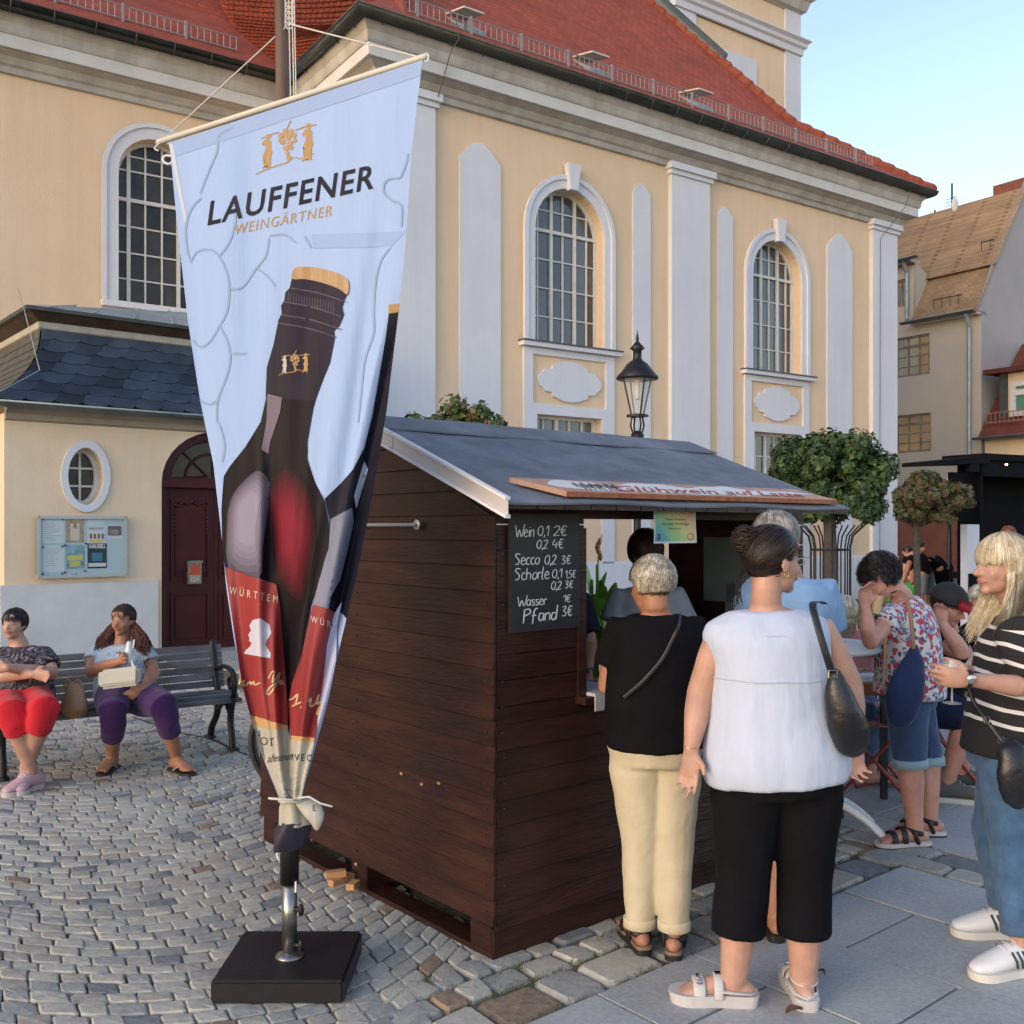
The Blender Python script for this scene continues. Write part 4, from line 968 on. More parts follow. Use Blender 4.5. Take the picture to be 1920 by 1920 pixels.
# ---- chalkboard
ca0, cz1 = SH.px(956, 963, .03); ca1, cz0 = SH.px(1086, 1189, .03); cb = SH.px(958, 1187, .03)[1]; cz0 = cb
M_slatebd = mat('black_chalkboard', (.010, .011, .013), .6, col2=(.018, .019, .022), vs=5)
cbd = thing('chalkboard', SH.pt((ca0+ca1)/2, cz0, .03), 'black chalkboard price list with white handwriting on the left pier of the stall', 'chalkboard')
bm = B(); SH.box(bm, ca0, ca1, cz0, cz1, .018, .032); mk('board_panel', recalc(bm), M_slatebd, cbd)
M_chalk = mat('white_chalk_marker', (.62, .64, .66), .8)
CW = (ca1-ca0)
# handwriting: coordinates in a 130 x 226 grid, origin top left (photo pixels of the board)
def cfn(x, y): return SH.pt(ca0+CW*x/130, cz1-(cz1-cz0)*y/226, .0335)
GL = {
'W': [[(0, 0), (2, 8), (3, 10), (5, 4), (8, 10), (11, -1)]], 'e': [[(0, 7), (4, 6), (3, 4), (1, 4), (0, 8), (2, 10), (5, 9)]], 'i': [[(1, 4), (1, 10)], [(1, 1.5), (1.2, 2)]],
'n': [[(0, 4), (0, 10)], [(0, 6), (2, 4), (4, 5), (4, 10)]], '0': [[(3, 0), (0, 3), (0, 8), (3, 10), (5, 7), (5, 2), (3, 0)]], ',': [[(1, 9), (.5, 12)]], '1': [[(0, 3), (3, 0), (2.6, 10)]],
'2': [[(0, 2), (3, 0), (5, 2), (3, 6), (0, 10), (5, 9.6)]], '€': [[(5, 1), (2, 0), (.5, 5), (2, 10), (5, 9)], [(-.8, 4), (4, 3.8)], [(-.8, 6.2), (3.6, 6)]], '4': [[(2, 0), (0, 6), (5, 5.6)], [(4, 3), (3.7, 10)]],
'S': [[(5, 1), (2, 0), (0, 2), (4, 6), (3, 9.5), (0, 9.5)]], 'c': [[(4, 4.6), (1.5, 4), (0, 7), (1.5, 10), (4, 9.4)]], 'o': [[(2, 4), (0, 6), (0, 9), (2, 10), (4, 8), (4, 5), (2, 4)]], '3': [[(0, 1), (3, 0), (4, 2), (1.5, 4.6), (4.5, 7), (3, 10), (0, 9.4)]],
'h': [[(0, 0), (0, 10)], [(0, 6), (2, 4), (4, 6), (4, 10)]], 'r': [[(0, 4), (0, 10)], [(0, 6), (1.5, 4), (3.2, 4.6)]], 'l': [[(1, -1), (0, 9), (1.5, 10)]], '5': [[(5, 0), (1, 0), (.6, 4), (4, 5), (4, 9), (0, 10)]],
'a': [[(4, 4.5), (1, 4), (0, 8), (2, 10), (4, 7)], [(4, 4), (4.2, 10)]], 's': [[(3.6, 4.4), (1, 4), (.6, 6), (3.4, 8), (2.4, 10), (0, 9.6)]], 'P': [[(0, 0), (-.4, 11)], [(0, .4), (4, 0), (5, 3), (0, 5.4)]], 'f': [[(5, 0), (3, 0), (1.6, 4), (1.2, 12)], [(0, 5.6), (4, 5)]],
'd': [[(4, 4.6), (1, 4.4), (0, 8), (2, 10), (4, 7.5)], [(5, -2), (4.2, 10)]]}
GW = {'W': 11, 'i': 2.6, ',': 2.2, '1': 4.2, 'r': 4, 'l': 3, 'c': 5, 'e': 5.4, 'n': 5.6, 's': 4.6, 'a': 5.6, 'o': 5.4}
def chalk(s, x, y, w, h, r=.9, sk=.12):
    tot = sum(GW.get(c, 6.4) if c != ' ' else 3 for c in s); k = w/tot; bm = B(); X = x
    for c in s:
        if c == ' ': X += 3*k; continue
        for stk in GL[c]: stroke(bm, [(X+px*k+sk*(10-py)*h/10*.5, y+py*h/10) for px, py in stk], r, cfn)
        X += GW.get(c, 6.4)*k
    mk('chalk_lettering', bm, M_chalk, cbd)
for s, x, y, w, h, r in (('Wein', 8, 22, 36, 22, .95), ('0,1', 50, 23, 21, 19, .95), ('2€', 79, 23, 28, 19, .95), ('0,2', 48, 50, 21, 17, .95), ('4€', 77, 49, 23, 18, .95), ('Secco', 8, 76, 46, 21, .95), ('0,2', 63, 80, 22, 18, .95), ('3€', 94, 82, 20, 16, .9),
                      ('Schorle', 8, 104, 64, 22, .95), ('0,1', 77, 108, 19, 17, .9), ('1,5€', 101, 112, 22, 14, .8), ('0,2', 75, 132, 20, 16, .9), ('3€', 101, 132, 17, 14, .9), ('Wasser', 12, 158, 55, 18, .95), ('1€', 97, 160, 17, 14, .85), ('Pfand', 24, 183, 64, 24, 1.25), ('3€', 95, 182, 22, 19, 1.1)):
    chalk(s, x, y, w, h, r)
# ---- long sign lying on the roof edge
sg = thing('roof_sign', rpl(1, -.1, .03), 'long orange-brown wooden sign with white painted swash and red lettering lying on the stall roof', 'sign')
s0_ = .05; s1_ = 2.03
def sgp(a, t, dz): return rpl(a, -FO+.03+t*.145, .012+dz*.62)
M_sgn = mat('weathered_orange_board', (.40, .20, .13), .7, col2=(.52, .33, .23), vs=9, bump=.2, bs=30)
bm = B(); hexa(bm, [sgp(s0_+.14, 0, .0), sgp(s1_, 0, .0), sgp(s1_-.15, 1, .0), sgp(s0_-.02, 1, .0)], [sgp(s0_+.14, 0, .034), sgp(s1_, 0, .034), sgp(s1_-.15, 1, .03), sgp(s0_-.02, 1, .03)]); recalc(bm)
mk('sign_board', bm, M_sgn, sg)
bm = B(); hexa(bm, [sgp(s0_+.14, -.012, .001), sgp(s1_, -.012, .001), sgp(s1_, -.001, .001), sgp(s0_+.14, -.001, .001)], [sgp(s0_+.14, -.012, .033), sgp(s1_, -.012, .033), sgp(s1_, -.001, .033), sgp(s0_+.14, -.001, .033)]); mk('sign_edge', recalc(bm), mat('burnt_orange_edge', (.22, .06, .025), .7, col2=(.36, .13, .05), vs=25), sg)
bm = B(); pts = []
for k in range(61):
    x = k/60; pts.append((x, .14+.10*math.sin(x*9)*(.3 if x > .1 else 1)+.05*math.sin(x*37)))
top = [(x, .80+.12*math.sin(x*23)+.05*math.sin(x*51)) for x, _ in pts]
env = lambda x: min(1, (x/.06)**.5 if x < .06 else 1, ((1-x)/.35) if x > .65 else 1)
for i in range(60):
    q = []
    for j, tt in ((i, pts), (i+1, pts), (i+1, top), (i, top)):
        x, y = tt[j]; e = env(x); y = .5+(y-.5)*e; q.append(sgp(.16+x*1.80, y*1.05-.02, .0355-.004*y))
    quad(bm, q)
mk('white_swash', bm, mat('sign_white', (.66, .65, .63), .7), sg)
bm = B()
textbm(bm, 'Glühwein auf Latte', 1, lambda x, y: sgp(.50+x, .14+.66*y, .0375-.003*y), shear=.35, bold=.01, width=1.30); mk('sign_lettering', bm, mat('sign_red', (.38, .08, .05), .7), sg)
bm = B()
for k in range(26):
    x = .30+.009*k; stroke(bm, [(x, .35+.25*math.sin(k*2.1)), (x+.012, .5+.2*math.cos(k*1.3)), (x+.02, .3+.3*abs(math.sin(k)))], .004, lambda x, y: sgp(x, y, .0375), n=3)
mk('dark_emblem', bm, mat('sign_dark_paint', (.05, .05, .06), .7), sg)
# ---- poster hanging from the eave
pa0, pz1 = SH.px(1225, 946, .12); pa1, _ = SH.px(1304, 942, .12); pz0 = SH.px(1229, 1019, .12)[1]
po = thing('hanging_poster', SH.pt((pa0+pa1)/2, pz0, .12), 'creased rainbow-coloured paper notice hanging from the stall eave over the hatch', 'poster')
m = bpy.data.materials.new('rainbow_print'); m.use_nodes = True; nt = m.node_tree; bs = nt.nodes['Principled BSDF']; bs.inputs['Roughness'].default_value = .35
uvn = nt.nodes.new('ShaderNodeUVMap'); sx = nt.nodes.new('ShaderNodeSeparateXYZ'); nt.links.new(uvn.outputs[0], sx.inputs[0]); nz = nt.nodes.new('ShaderNodeTexNoise'); nz.inputs['Scale'].default_value = 3; nt.links.new(uvn.outputs[0], nz.inputs[0])
ad = nt.nodes.new('ShaderNodeMath'); ad.operation = 'MULTIPLY_ADD'; ad.inputs[1].default_value = .7; nt.links.new(sx.outputs[0], ad.inputs[0]); mm = nt.nodes.new('ShaderNodeMath'); mm.operation = 'MULTIPLY_ADD'; mm.inputs[1].default_value = -.45; mm.inputs[2].default_value = .35; nt.links.new(sx.outputs[1], mm.inputs[0]); nt.links.new(mm.outputs[0], ad.inputs[2])
a2 = nt.nodes.new('ShaderNodeMath'); a2.operation = 'MULTIPLY_ADD'; a2.inputs[1].default_value = .35; nt.links.new(nz.outputs[0], a2.inputs[0]); nt.links.new(ad.outputs[0], a2.inputs[2])
cr = nt.nodes.new('ShaderNodeValToRGB'); nt.links.new(a2.outputs[0], cr.inputs[0]); el = cr.color_ramp.elements
el[0].position = .12; el[0].color = (.10, .22, .42, 1); el[1].position = 1; el[1].color = (.62, .38, .24, 1)
for p_, c_ in ((.35, (.12, .42, .38, 1)), (.55, (.32, .55, .22, 1)), (.75, (.62, .58, .25, 1))): e = el.new(p_); e.color = c_
nt.links.new(cr.outputs[0], bs.inputs['Base Color'])
bm = B(); uvl = bm.loops.layers.uv.new('UVMap'); N = 8
def pfn(x, y, e=0): return SH.pt(pa0+(pa1-pa0)*x, pz1+(pz0-pz1)*y, .12+e+.006*math.sin(x*5+y*3)*y)
for i in range(N):
    for j in range(N):
        x0, x1, y0, y1 = i/N, (i+1)/N, j/N, (j+1)/N; uvquad(bm, uvl, [pfn(x0, y1), pfn(x1, y1), pfn(x1, y0), pfn(x0, y0)], [(x0, y1), (x1, y1), (x1, y0), (x0, y0)])
mk('sheet', bm, m, po)
bm = B()
for x0, x1, y0, y1 in ((0, 1, .955, 1), (0, .03, 0, 1), (.97, 1, 0, 1)):
    for k in range(N): 
        if x1-x0 > .5: quad(bm, [pfn(k/N, y1, .0012), pfn((k+1)/N, y1, .0012), pfn((k+1)/N, y0, .0012), pfn(k/N, y0, .0012)])
        else: quad(bm, [pfn(x0, (k+1)/N, .0012), pfn(x1, (k+1)/N, .0012), pfn(x1, k/N, .0012), pfn(x0, k/N, .0012)])
mk('white_margin', bm, mat('paper_white', (.62, .64, .64), .6), po)
bm = B()
for s, x, y, w, h in (('Wein ist der', .26, .10, .48, .055), ('beste Medizin', .26, .40, .5, .06), ('die Sehr Wichtige', .18, .52, .66, .06), ('Menschen', .36, .64, .3, .06)):
    textbm(bm, s, 1, lambda a, b: pfn(x+a, y-b*h*1.3, .0013), width=w)
mk('notice_lettering', bm, mat('dark_green_ink', (.03, .08, .07), .6), po)
bm = B(); stroke(bm, [(.80, .80), (.86, .74), (.92, .80), (.90, .90), (.82, .91), (.80, .82)], .01, lambda x, y: pfn(x, y, .0013)); mk('red_mark', bm, mat('red_ink', (.4, .05, .05), .6), po)
bm = B(); stroke(bm, [(.09, .80), (.13, .76), (.14, .84), (.12, .92), (.10, .85)], .02, lambda x, y: pfn(x, y, .0013)); mk('dark_mark', bm, mat('dark_green_ink', (.03, .08, .07), .6), po)
# ---- cloth on the counter, plant behind
bm = B(); SH.box(bm, h0+.0, h0+.22, hz0, hz0+.012, -.2, .075); SH.box(bm, h0+.0, h0+.22, hz0-.06, hz0+.0, .071, .076); 
o = mk('counter_cloth', recalc(bm), mat('wipe_cloth', (.50, .54, .58), .7, var=.1, vs=20), label='small pale cloth on the left end of the stall counter', cat='cloth')
# ================================================================ banner on its stand
MX, MY = -.814, 3.67
stand = thing('flag_stand', (MX, MY, 0), 'square black wicker-textured weighted base with steel tube holding a wooden mast', 'flag stand')
m = mat('black_wicker', (.010, .010, .012), .45); nt = m.node_tree; tc = nt.nodes.new('ShaderNodeTexCoord'); wv = nt.nodes.new('ShaderNodeTexBrick'); wv.inputs['Scale'].default_value = 1; wv.inputs['Brick Width'].default_value = .022; wv.inputs['Row Height'].default_value = .009; wv.inputs['Mortar Size'].default_value = .0022
sxyz = nt.nodes.new('ShaderNodeSeparateXYZ'); cxyz = nt.nodes.new('ShaderNodeCombineXYZ'); nt.links.new(tc.outputs['Object'], sxyz.inputs[0]); ad = nt.nodes.new('ShaderNodeMath'); ad.operation = 'ADD'; nt.links.new(sxyz.outputs[1], ad.inputs[0]); nt.links.new(sxyz.outputs[2], ad.inputs[1]); nt.links.new(ad.outputs[0], cxyz.inputs[0]); nt.links.new(sxyz.outputs[0], cxyz.inputs[1]); nt.links.new(cxyz.outputs[0], wv.inputs[0])
wv.inputs['Color1'].default_value = (1, 1, 1, 1); wv.inputs['Color2'].default_value = (.8, .8, .8, 1); wv.inputs['Mortar'].default_value = (0, 0, 0, 1)
bp = nt.nodes.new('ShaderNodeBump'); bp.inputs['Distance'].default_value = .004; bp.inputs['Strength'].default_value = .9; nt.links.new(wv.outputs[0], bp.inputs['Height']); nt.links.new(bp.outputs[0], nt.nodes['Principled BSDF'].inputs['Normal'])
bm = B(); box(bm, (-.814, 3.69, .041), .462, .44, .082, bev=.010); mk('base_plate', bm, m, stand)
M_st = mat('worn_steel_tube', (.22, .22, .21), .28, col2=(.34, .33, .31), vs=14, metal=.9)
bm = B(); lathe(bm, (MX, MY, .082), [(.052, 0), (.052, .006), (.040, .014), (.028, .022)], 28); mk('flange', bm, M_st, stand, smooth=True)
bm = B(); lathe(bm, (MX, MY, .09), [(.027, 0), (.027, .275)], 28); mk('steel_tube', bm, M_st, stand, smooth=True)
for z in (.13, .26):
    bm = B(); tube(bm, [V(MX+.022, MY-.01, z), V(MX+.05, MY-.022, z)], .009, 10); tube(bm, [V(MX+.046, MY-.022, z-.012), V(MX+.046, MY-.022, z+.012)], .010, 8); mk('clamp_screw', bm, M_blk, stand, smooth=True)
bm = B(); box(bm, (MX+.027, MY-.02, .345), .006, .012, .04); mk('clip', bm, M_trimw, stand)
bm = B(); lathe(bm, (MX, MY, .35), [(.034, 0), (.034, .25)], 28); mk('black_sleeve', bm, M_blk, stand, smooth=True)
M_mast = mat('dark_old_timber', (.075, .045, .03), .7, col2=(.16, .10, .07), vs=4, bump=.5, bs=10, stretch=(6, 6, .6))
bm = B(); tube(bm, [V(MX, MY, .36), V(MX-.005, MY, 1.6), V(MX-.035, MY, 3.95)], [.026, .026, .024], 18, cap=False); mk('mast', bm, M_mast, stand, smooth=True)
banner = thing('banner', (MX, MY-.1, .75), 'tall pale blue wine banner printed with bottles and lettering, tied in at its foot', 'banner')
LY = [268, 400, 600, 750, 870, 1000, 1100, 1200, 1290, 1360, 1440, 1500]; LX = [318, 330, 352, 375, 400, 415, 424, 439, 455, 474, 499, 524]
RY = [112, 187, 292, 437, 583, 687, 770, 900, 999, 1103, 1166, 1238, 1306, 1395, 1450, 1500]; RX = [793, 783, 771, 762, 748, 735, 725, 703, 685, 664, 648, 631, 617, 593, 578, 565]
def edx(py): return interp(py, LY, LX), interp(py, RY, RX)
def cloth(px, py, off=0):
    l, r = edx(max(py, 112)); a = (px-l)/(r-l); Dt = 1/(1/3.9+(1/3.25-1/3.9)*(px-303)/490)
    k = min(1, max(0, (py-200)/1100)); D = Dt*(1-k)+(3.55-(px-545)*.0011)*k
    amp = .003+.030*k*(1-.6*max(0, (py-1250)/250))
    D += amp*math.sin(6.283*(2.3*a+.15))+.5*amp*math.sin(6.283*(5.1*a+py/700))+.005*k*math.sin(6.283*(8.3*a+.4+py/900))
    cr = interp(py, [600, 870, 1100, 1320, 1500], [470, 497, 522, 542, 548]); D += .042*k*math.exp(-((px-cr)/19)**2)
    cr2 = interp(py, [112, 583, 900, 1130, 1400, 1500], [790, 738, 668, 628, 598, 575]); 
    if px > cr2-12: D += .05*min(1, (px-cr2+12)/26)*min(1, max(0, (py-500)/200))
    return P(px, py, D-off*.0014)
def topy(px): return interp(px, [300, 793], [268, 112])
M_cl = mat('pale_blue_cloth', (.26, .385, .64), .75, col2=(.31, .44, .69), vs=1.5, bump=.25, bs=9, bdist=.02, stretch=(3, 3, .3))
bs_ = M_cl.node_tree.nodes['Principled BSDF']; bs_.inputs['Transmission Weight'].default_value = 0
bm = B(); NX, NY = 170, 190; grid = []
for j in range(NY+1):
    row = []
    for i in range(NX+1):
        a = i/NX; yl = 268+(1500-268)*j/NY; yr = 112+(1500-112)*j/NY; y = yl+(yr-yl)*a
        l, _ = edx(yl); _, r = edx(yr); row.append(bm.verts.new(cloth(l+(r-l)*a, y)))
    grid.append(row)
for j in range(NY):
    for i in range(NX): bm.faces.new((grid[j][i], grid[j+1][i], grid[j+1][i+1], grid[j][i+1]))
mk('cloth', bm, M_cl, banner, smooth=True)
def pmat(name, c, rough=.6, **k): return mat('print_'+name, c, rough, bump=.2, bs=9, bdist=.02, stretch=(3, 3, .3), **k)
def drape(bm, layer, L=6.5):
    "cut long edges of a flat print and lay it on the cloth"
    bmesh.ops.triangulate(bm, faces=[f for f in bm.faces if len(f.verts) > 3])
    for _ in range(6):
        es = [e for e in bm.edges if e.calc_length() > L]
        if not es: break
        bmesh.ops.subdivide_edges(bm, edges=es, cuts=1); bmesh.ops.triangulate(bm, faces=[f for f in bm.faces if len(f.verts) > 3])
    for v in bm.verts: v.co = cloth(v.co.x, v.co.y, layer)
    for f in bm.faces:
        if f.normal.y > 0: f.normal_flip()
def poly(pts, m, layer, name, sm=0):
    if sm: pts = [(p.x, p.y) for p in catmull([Vector((x, y, 0)) for x, y in pts+[pts[0]]], sm)][:-1]
    bm = B(); vs = [bm.verts.new((x, y, 0)) for x, y in pts]
    try: f = bm.faces.new(vs)
    except ValueError: return
    drape(bm, layer)
    mk(name, bm, m, banner, smooth=True)
c7 = lambda L: [(x*.3646, 700+y*.3646) for x, y in L]
c1_ = lambda L: [(x*.4167, y*.4167) for x, y in L]
# hem along the top
poly([(318, 268), (793, 112), (788, 142), (322, 296)], pmat('hem', (.23, .34, .57)), 1, 'hem')
poly([(316, 268), (324, 270), (352, 420), (346, 420)], pmat('edge_tape', (.42, .48, .56)), 1.2, 'edge_tape')
M_gl = pmat('embossed_line', (.20, .30, .49)); M_gd = pmat('gold', (.34, .21, .075), var=.15, vs=30); M_dk = pmat('ink_black', (.006, .008, .020), spec=.2); M_cap = pmat('capsule', (.012, .009, .019), col2=(.022, .017, .034), vs=3, spec=.2)
# embossed glass-like outlines
bm = B()
for L in ([(1050, 570), (985, 610), (975, 680), (930, 790), (900, 870)], [(905, 890), (860, 940), (835, 1020), (840, 1120), (855, 1170)], [(1060, 960), (1055, 1010), (1030, 1090), (990, 1150)], [(855, 1180), (890, 1130), (950, 1125), (990, 1160), (1020, 1230), (1030, 1300), (1020, 1400), (980, 1480), (940, 1540), (900, 1560), (870, 1530)],
          [(1210, 1070), (1195, 1150), (1150, 1210), (1090, 1290), (1030, 1300)], [(1160, 1210), (1200, 1240), (1240, 1290)], [(1215, 1060), (1280, 1055), (1330, 1090)], [(1370, 1060), (1400, 1115)], [(1835, 690), (1825, 740), (1800, 800)], [(1800, 800), (1740, 810), (1725, 860), (1760, 900), (1805, 925), (1805, 1020)], [(1755, 1115), (1715, 1170), (1690, 1260), (1680, 1400), (1680, 1500), (1640, 1620), (1625, 1760), (1610, 1900)],
          [(990, 1470), (1020, 1530), (1035, 1610), (1020, 1690), (980, 1800), (975, 1900)], [(1030, 1590), (1110, 1590)], [(900, 1800), (940, 1820), (980, 1800)], [(985, 1900), (1010, 2000), (1000, 2080)]):
    stroke(bm, c1_(L), 2.2, lambda x, y: cloth(x, y, 2), n=9)
mk('embossed_outlines', bm, M_gl, banner)
poly(c1_([(1400, 1055), (1830, 1040), (1760, 1110), (1410, 1118)]), pmat('glass_rim', (.23, .345, .58)), 1, 'glass_rim')
# second bottle behind (right strip)
poly([(729, 588), (747, 585), (735, 687), (725, 770), (703, 900), (685, 999), (664, 1103), (650, 1160), (641, 1150), (628, 1150), (616, 1143), (600, 1110), (585, 1134), (560, 1090), (616, 1000), (618, 975), (609, 935), (640, 905), (662, 880), (683, 840), (698, 780), (712, 700), (722, 640)], pmat('rear_bottle', (.006, .007, .018), spec=.2), 2, 'rear_bottle')
poly([(729, 571), (748, 569), (747, 586), (728, 588)], M_gd, 2, 'rear_bottle_cap')
poly(c7([(1700, 750), (1810, 690), (1820, 760), (1790, 900), (1750, 1060), (1700, 1150), (1690, 1210), (1605, 1190), (1640, 1050), (1690, 900)]), pmat('grey_highlight', (.13, .15, .21), col2=(.17, .19, .27), vs=3), 3, 'highlight')
poly([(683, 865), (690, 880), (668, 955), (664, 930), (678, 880)], pmat('white_gap', (.42, .47, .62)), 3, 'white_gap')
# main bottle
body = c7([(1370, 0), (1370, 120), (1340, 250), (1260, 380), (1180, 480), (1150, 530), (1138, 700), (1143, 900), (1155, 995), (1290, 1040), (1420, 1085), (1440, 1200), (1480, 1720), (1480, 1815), (1488, 1880), (1492, 1700), (1500, 1600), (1550, 1450), (1590, 1250), (1600, 1190), (1620, 1150), (1660, 1000), (1690, 880), (1690, 760), (1670, 660), (1620, 560), (1580, 440), (1580, 350), (1610, 180), (1660, 0)])
poly(body, pmat('bottle_glass', (.006, .0045, .007), spec=.2), 3, 'bottle')
poly([(547, 522), (543, 540), (535, 548), (533, 563), (527, 573), (528, 588), (522, 600), (513, 645), (500, 690), (498, 745), (530, 748), (590, 752), (605, 712), (618, 680), (627, 634), (626, 620), (636, 610), (644, 590), (641, 575), (646, 560), (651, 550), (610, 530), (575, 522)], M_cap, 4, 'bottle_capsule')
poly([(549, 508), (556, 501), (575, 500), (600, 503), (630, 511), (648, 521), (654, 532), (651, 552), (635, 541), (600, 529), (570, 523), (547, 523)], pmat('gold_cap', (.28, .165, .07), col2=(.42, .28, .15), vs=14), 5, 'bottle_cap', 3)
bm = B()
for y0, x0, x1, dy in ((540, 545, 648, 26), (566, 532, 640, 28), (590, 527, 640, 28), (606, 522, 630, 26)):
    stroke(bm, [(x0, y0), ((x0+x1)/2, y0+dy*.35), (x1, y0+dy)], 1.1, lambda x, y: cloth(x, y, 5))
for k in range(18): x = 541+k*5; stroke(bm, [(x, 548+k*1.1), (x-1, 566+k*1.3)], .8, lambda x, y: cloth(x, y, 5), n=2)
mk('capsule_ridges', bm, pmat('ridge', (.055, .045, .07)), banner)
def nested(pts, c0, c1, n, end, layer, name, shift=(0, 0)):
    "print gradient: shrinking shapes from colour c0 at the rim to c1 at the heart"
    pts = [(p.x, p.y) for p in catmull([Vector((x, y, 0)) for x, y in pts+[pts[0]]], 3)][:-1]; cx = sum(p[0] for p in pts)/len(pts)+shift[0]; cy = sum(p[1] for p in pts)/len(pts)+shift[1]
    for q in range(n):
        f = q/(n-1); k = 1-(1-end)*f; m_ = pmat('%s_%d' % (name, q), tuple(a+(b-a)*f for a, b in zip(c0, c1)), spec=.2)
        poly([(cx+(x-cx)*k, cy+(y-cy)*k) for x, y in pts], m_, layer+q*.55, name)
nested(c7([(1170, 720), (1200, 620), (1290, 520), (1340, 505), (1385, 560), (1385, 650), (1350, 900), (1330, 1052), (1175, 1002)]), (.085, .07, .105), (.24, .225, .30), 6, .5, 4, 'lilac_highlight', (-6, -4))
poly(c7([(1375, 105), (1450, 125), (1440, 200), (1390, 350), (1380, 415), (1345, 390), (1370, 250)]), pmat('mauve_highlight', (.12, .09, .14)), 5, 'highlight')
nested(c7([(1372, 600), (1420, 500), (1485, 470), (1580, 580), (1625, 760), (1615, 920), (1580, 1090), (1545, 1200), (1430, 1090), (1400, 900)]), (.010, .004, .006), (.19, .010, .024), 9, .34, 4, 'red_wine', (-8, -6))
M_lab = pmat('label_red', (.30, .026, .026), col2=(.21, .016, .018), vs=2.2)
poly(c7([(1155, 995), (1290, 1045), (1420, 1085), (1440, 1200), (1480, 1720), (1480, 1812), (1325, 1798), (1288, 1755), (1250, 1620), (1220, 1430), (1180, 1170)]), M_lab, 10, 'red_label')
poly(c7([(1607, 1190), (1695, 1212), (1722, 1235), (1705, 1370), (1640, 1740), (1618, 1875), (1495, 1862), (1483, 1700), (1500, 1600), (1550, 1450)]), M_lab, 10, 'red_label')
poly([(641, 1128), (632, 1176), (630, 1238), (617, 1306), (600, 1370), (592, 1392), (596, 1345), (606, 1280), (613, 1210), (627, 1150)], pmat('cloth_reverse', (.42, .46, .66)), 11, 'folded_edge')
M_or = pmat('orange_stripe', (.50, .30, .12)); poly(c7([(1288, 1755), (1325, 1798), (1480, 1812), (1480, 1835), (1330, 1822), (1296, 1778)]), M_or, 11, 'label_stripe'); poly(c7([(1495, 1862), (1618, 1875), (1612, 1898), (1498, 1888)]), M_or, 11, 'label_stripe')
M_cr = pmat('cream_label', (.34, .31, .23), col2=(.46, .45, .40), vs=3)
poly([(471, 1345), (485, 1364), (540, 1369), (546, 1388), (590, 1392), (578, 1440), (565, 1500), (525, 1500), (505, 1450), (485, 1400)], M_cr, 10, 'cream_label')
# lettering
def tpx(s, x0, y0, x1, y1, up, layer, m, bold=0, spacing=1, shear=0, cap=.7):
    bm = B(); textbm(bm, s, 1, lambda x, y: cloth(x0+(x1-x0)*x+up[0]*y/cap*K, y0+(y1-y0)*x+up[1]*y/cap*K, layer), width=1, bold=bold, spacing=spacing, shear=shear) if False else None
    vs, fs = textmesh(s, 1, shear, bold, spacing); xa = min(v.x for v in vs); xb = max(v.x for v in vs); h = max(v.y for v in vs) if s != 'WEINGÄRTNER' else .70
    h = .70
    # refine so that letters follow the folds
    for v in vs: pass
    V3 = [bm.verts.new((x0+(x1-x0)*(v.x-xa)/(xb-xa)+up[0]*v.y/h, y0+(y1-y0)*(v.x-xa)/(xb-xa)+up[1]*v.y/h, 0)) for v in vs]
    for f in fs:
        try: bm.faces.new([V3[i] for i in f])
        except ValueError: pass
    drape(bm, layer, 6)
    mk('lettering', bm, m, banner)
tpx('LAUFFENER', 389, 422, 700, 352, (6, -45), 1.6, M_dk, bold=.018, spacing=1.12)
tpx('WEINGÄRTNER', 438, 440, 622, 404, (3, -20), 1.6, M_gd, spacing=1.15)
M_lt = pmat('pale_ink', (.55, .50, .42)); tpx('W Ü R T T E M', 430, 1113, 520, 1131, (1, -14), 11.5, M_lt, spacing=1.1); tpx('W Ü R', 583, 1166, 620, 1177, (0, -12), 11.5, M_lt, spacing=1.1)
tpx('N', 478, 1380, 488, 1383, (0, -14), 11.5, M_dk); tpx('OT', 488, 1396, 514, 1399, (0, -15), 11.5, M_dk); tpx('abeissen', 500, 1430, 549, 1424, (2, -15), 11.5, M_dk, shear=.4); tpx('W E C', 546, 1426, 584, 1428, (0, -13), 11.5, M_dk)
poly(c7([(1300, 1268), (1340, 1260), (1385, 1292), (1396, 1335), (1375, 1370), (1366, 1395), (1392, 1440), (1390, 1465), (1330, 1455), (1255, 1442), (1262, 1425), (1285, 1405), (1295, 1385), (1280, 1378), (1283, 1360), (1276, 1345), (1290, 1325), (1283, 1295)]), pmat('silhouette_white', (.50, .50, .58)), 11.5, 'silhouette')
bm = B(); f6 = lambda x, y: cloth(x, y, 11.5)
for L in ([(1228, 1520), (1235, 1570), (1228, 1600)], [(1240, 1590), (1255, 1580), (1250, 1600), (1265, 1605), (1285, 1585), (1290, 1600), (1305, 1585), (1310, 1602), (1340, 1590)], [(1380, 1570), (1395, 1540), (1410, 1535), (1400, 1590), (1425, 1560), (1440, 1540), (1420, 1600), (1385, 1650), (1372, 1640), (1400, 1605), (1450, 1580), (1440, 1600), (1460, 1592)],
          [(1485, 1680), (1510, 1670), (1530, 1650), (1520, 1700), (1500, 1712), (1550, 1690)], [(1545, 1715), (1548, 1720)], [(1585, 1690), (1600, 1670), (1595, 1710), (1620, 1700), (1640, 1650), (1630, 1700), (1650, 1690), (1640, 1740), (1628, 1752), (1640, 1715)]): stroke(bm, c7(L), 1.6, f6)
mk('signature', bm, pmat('gold_ink', (.55, .42, .24)), banner)
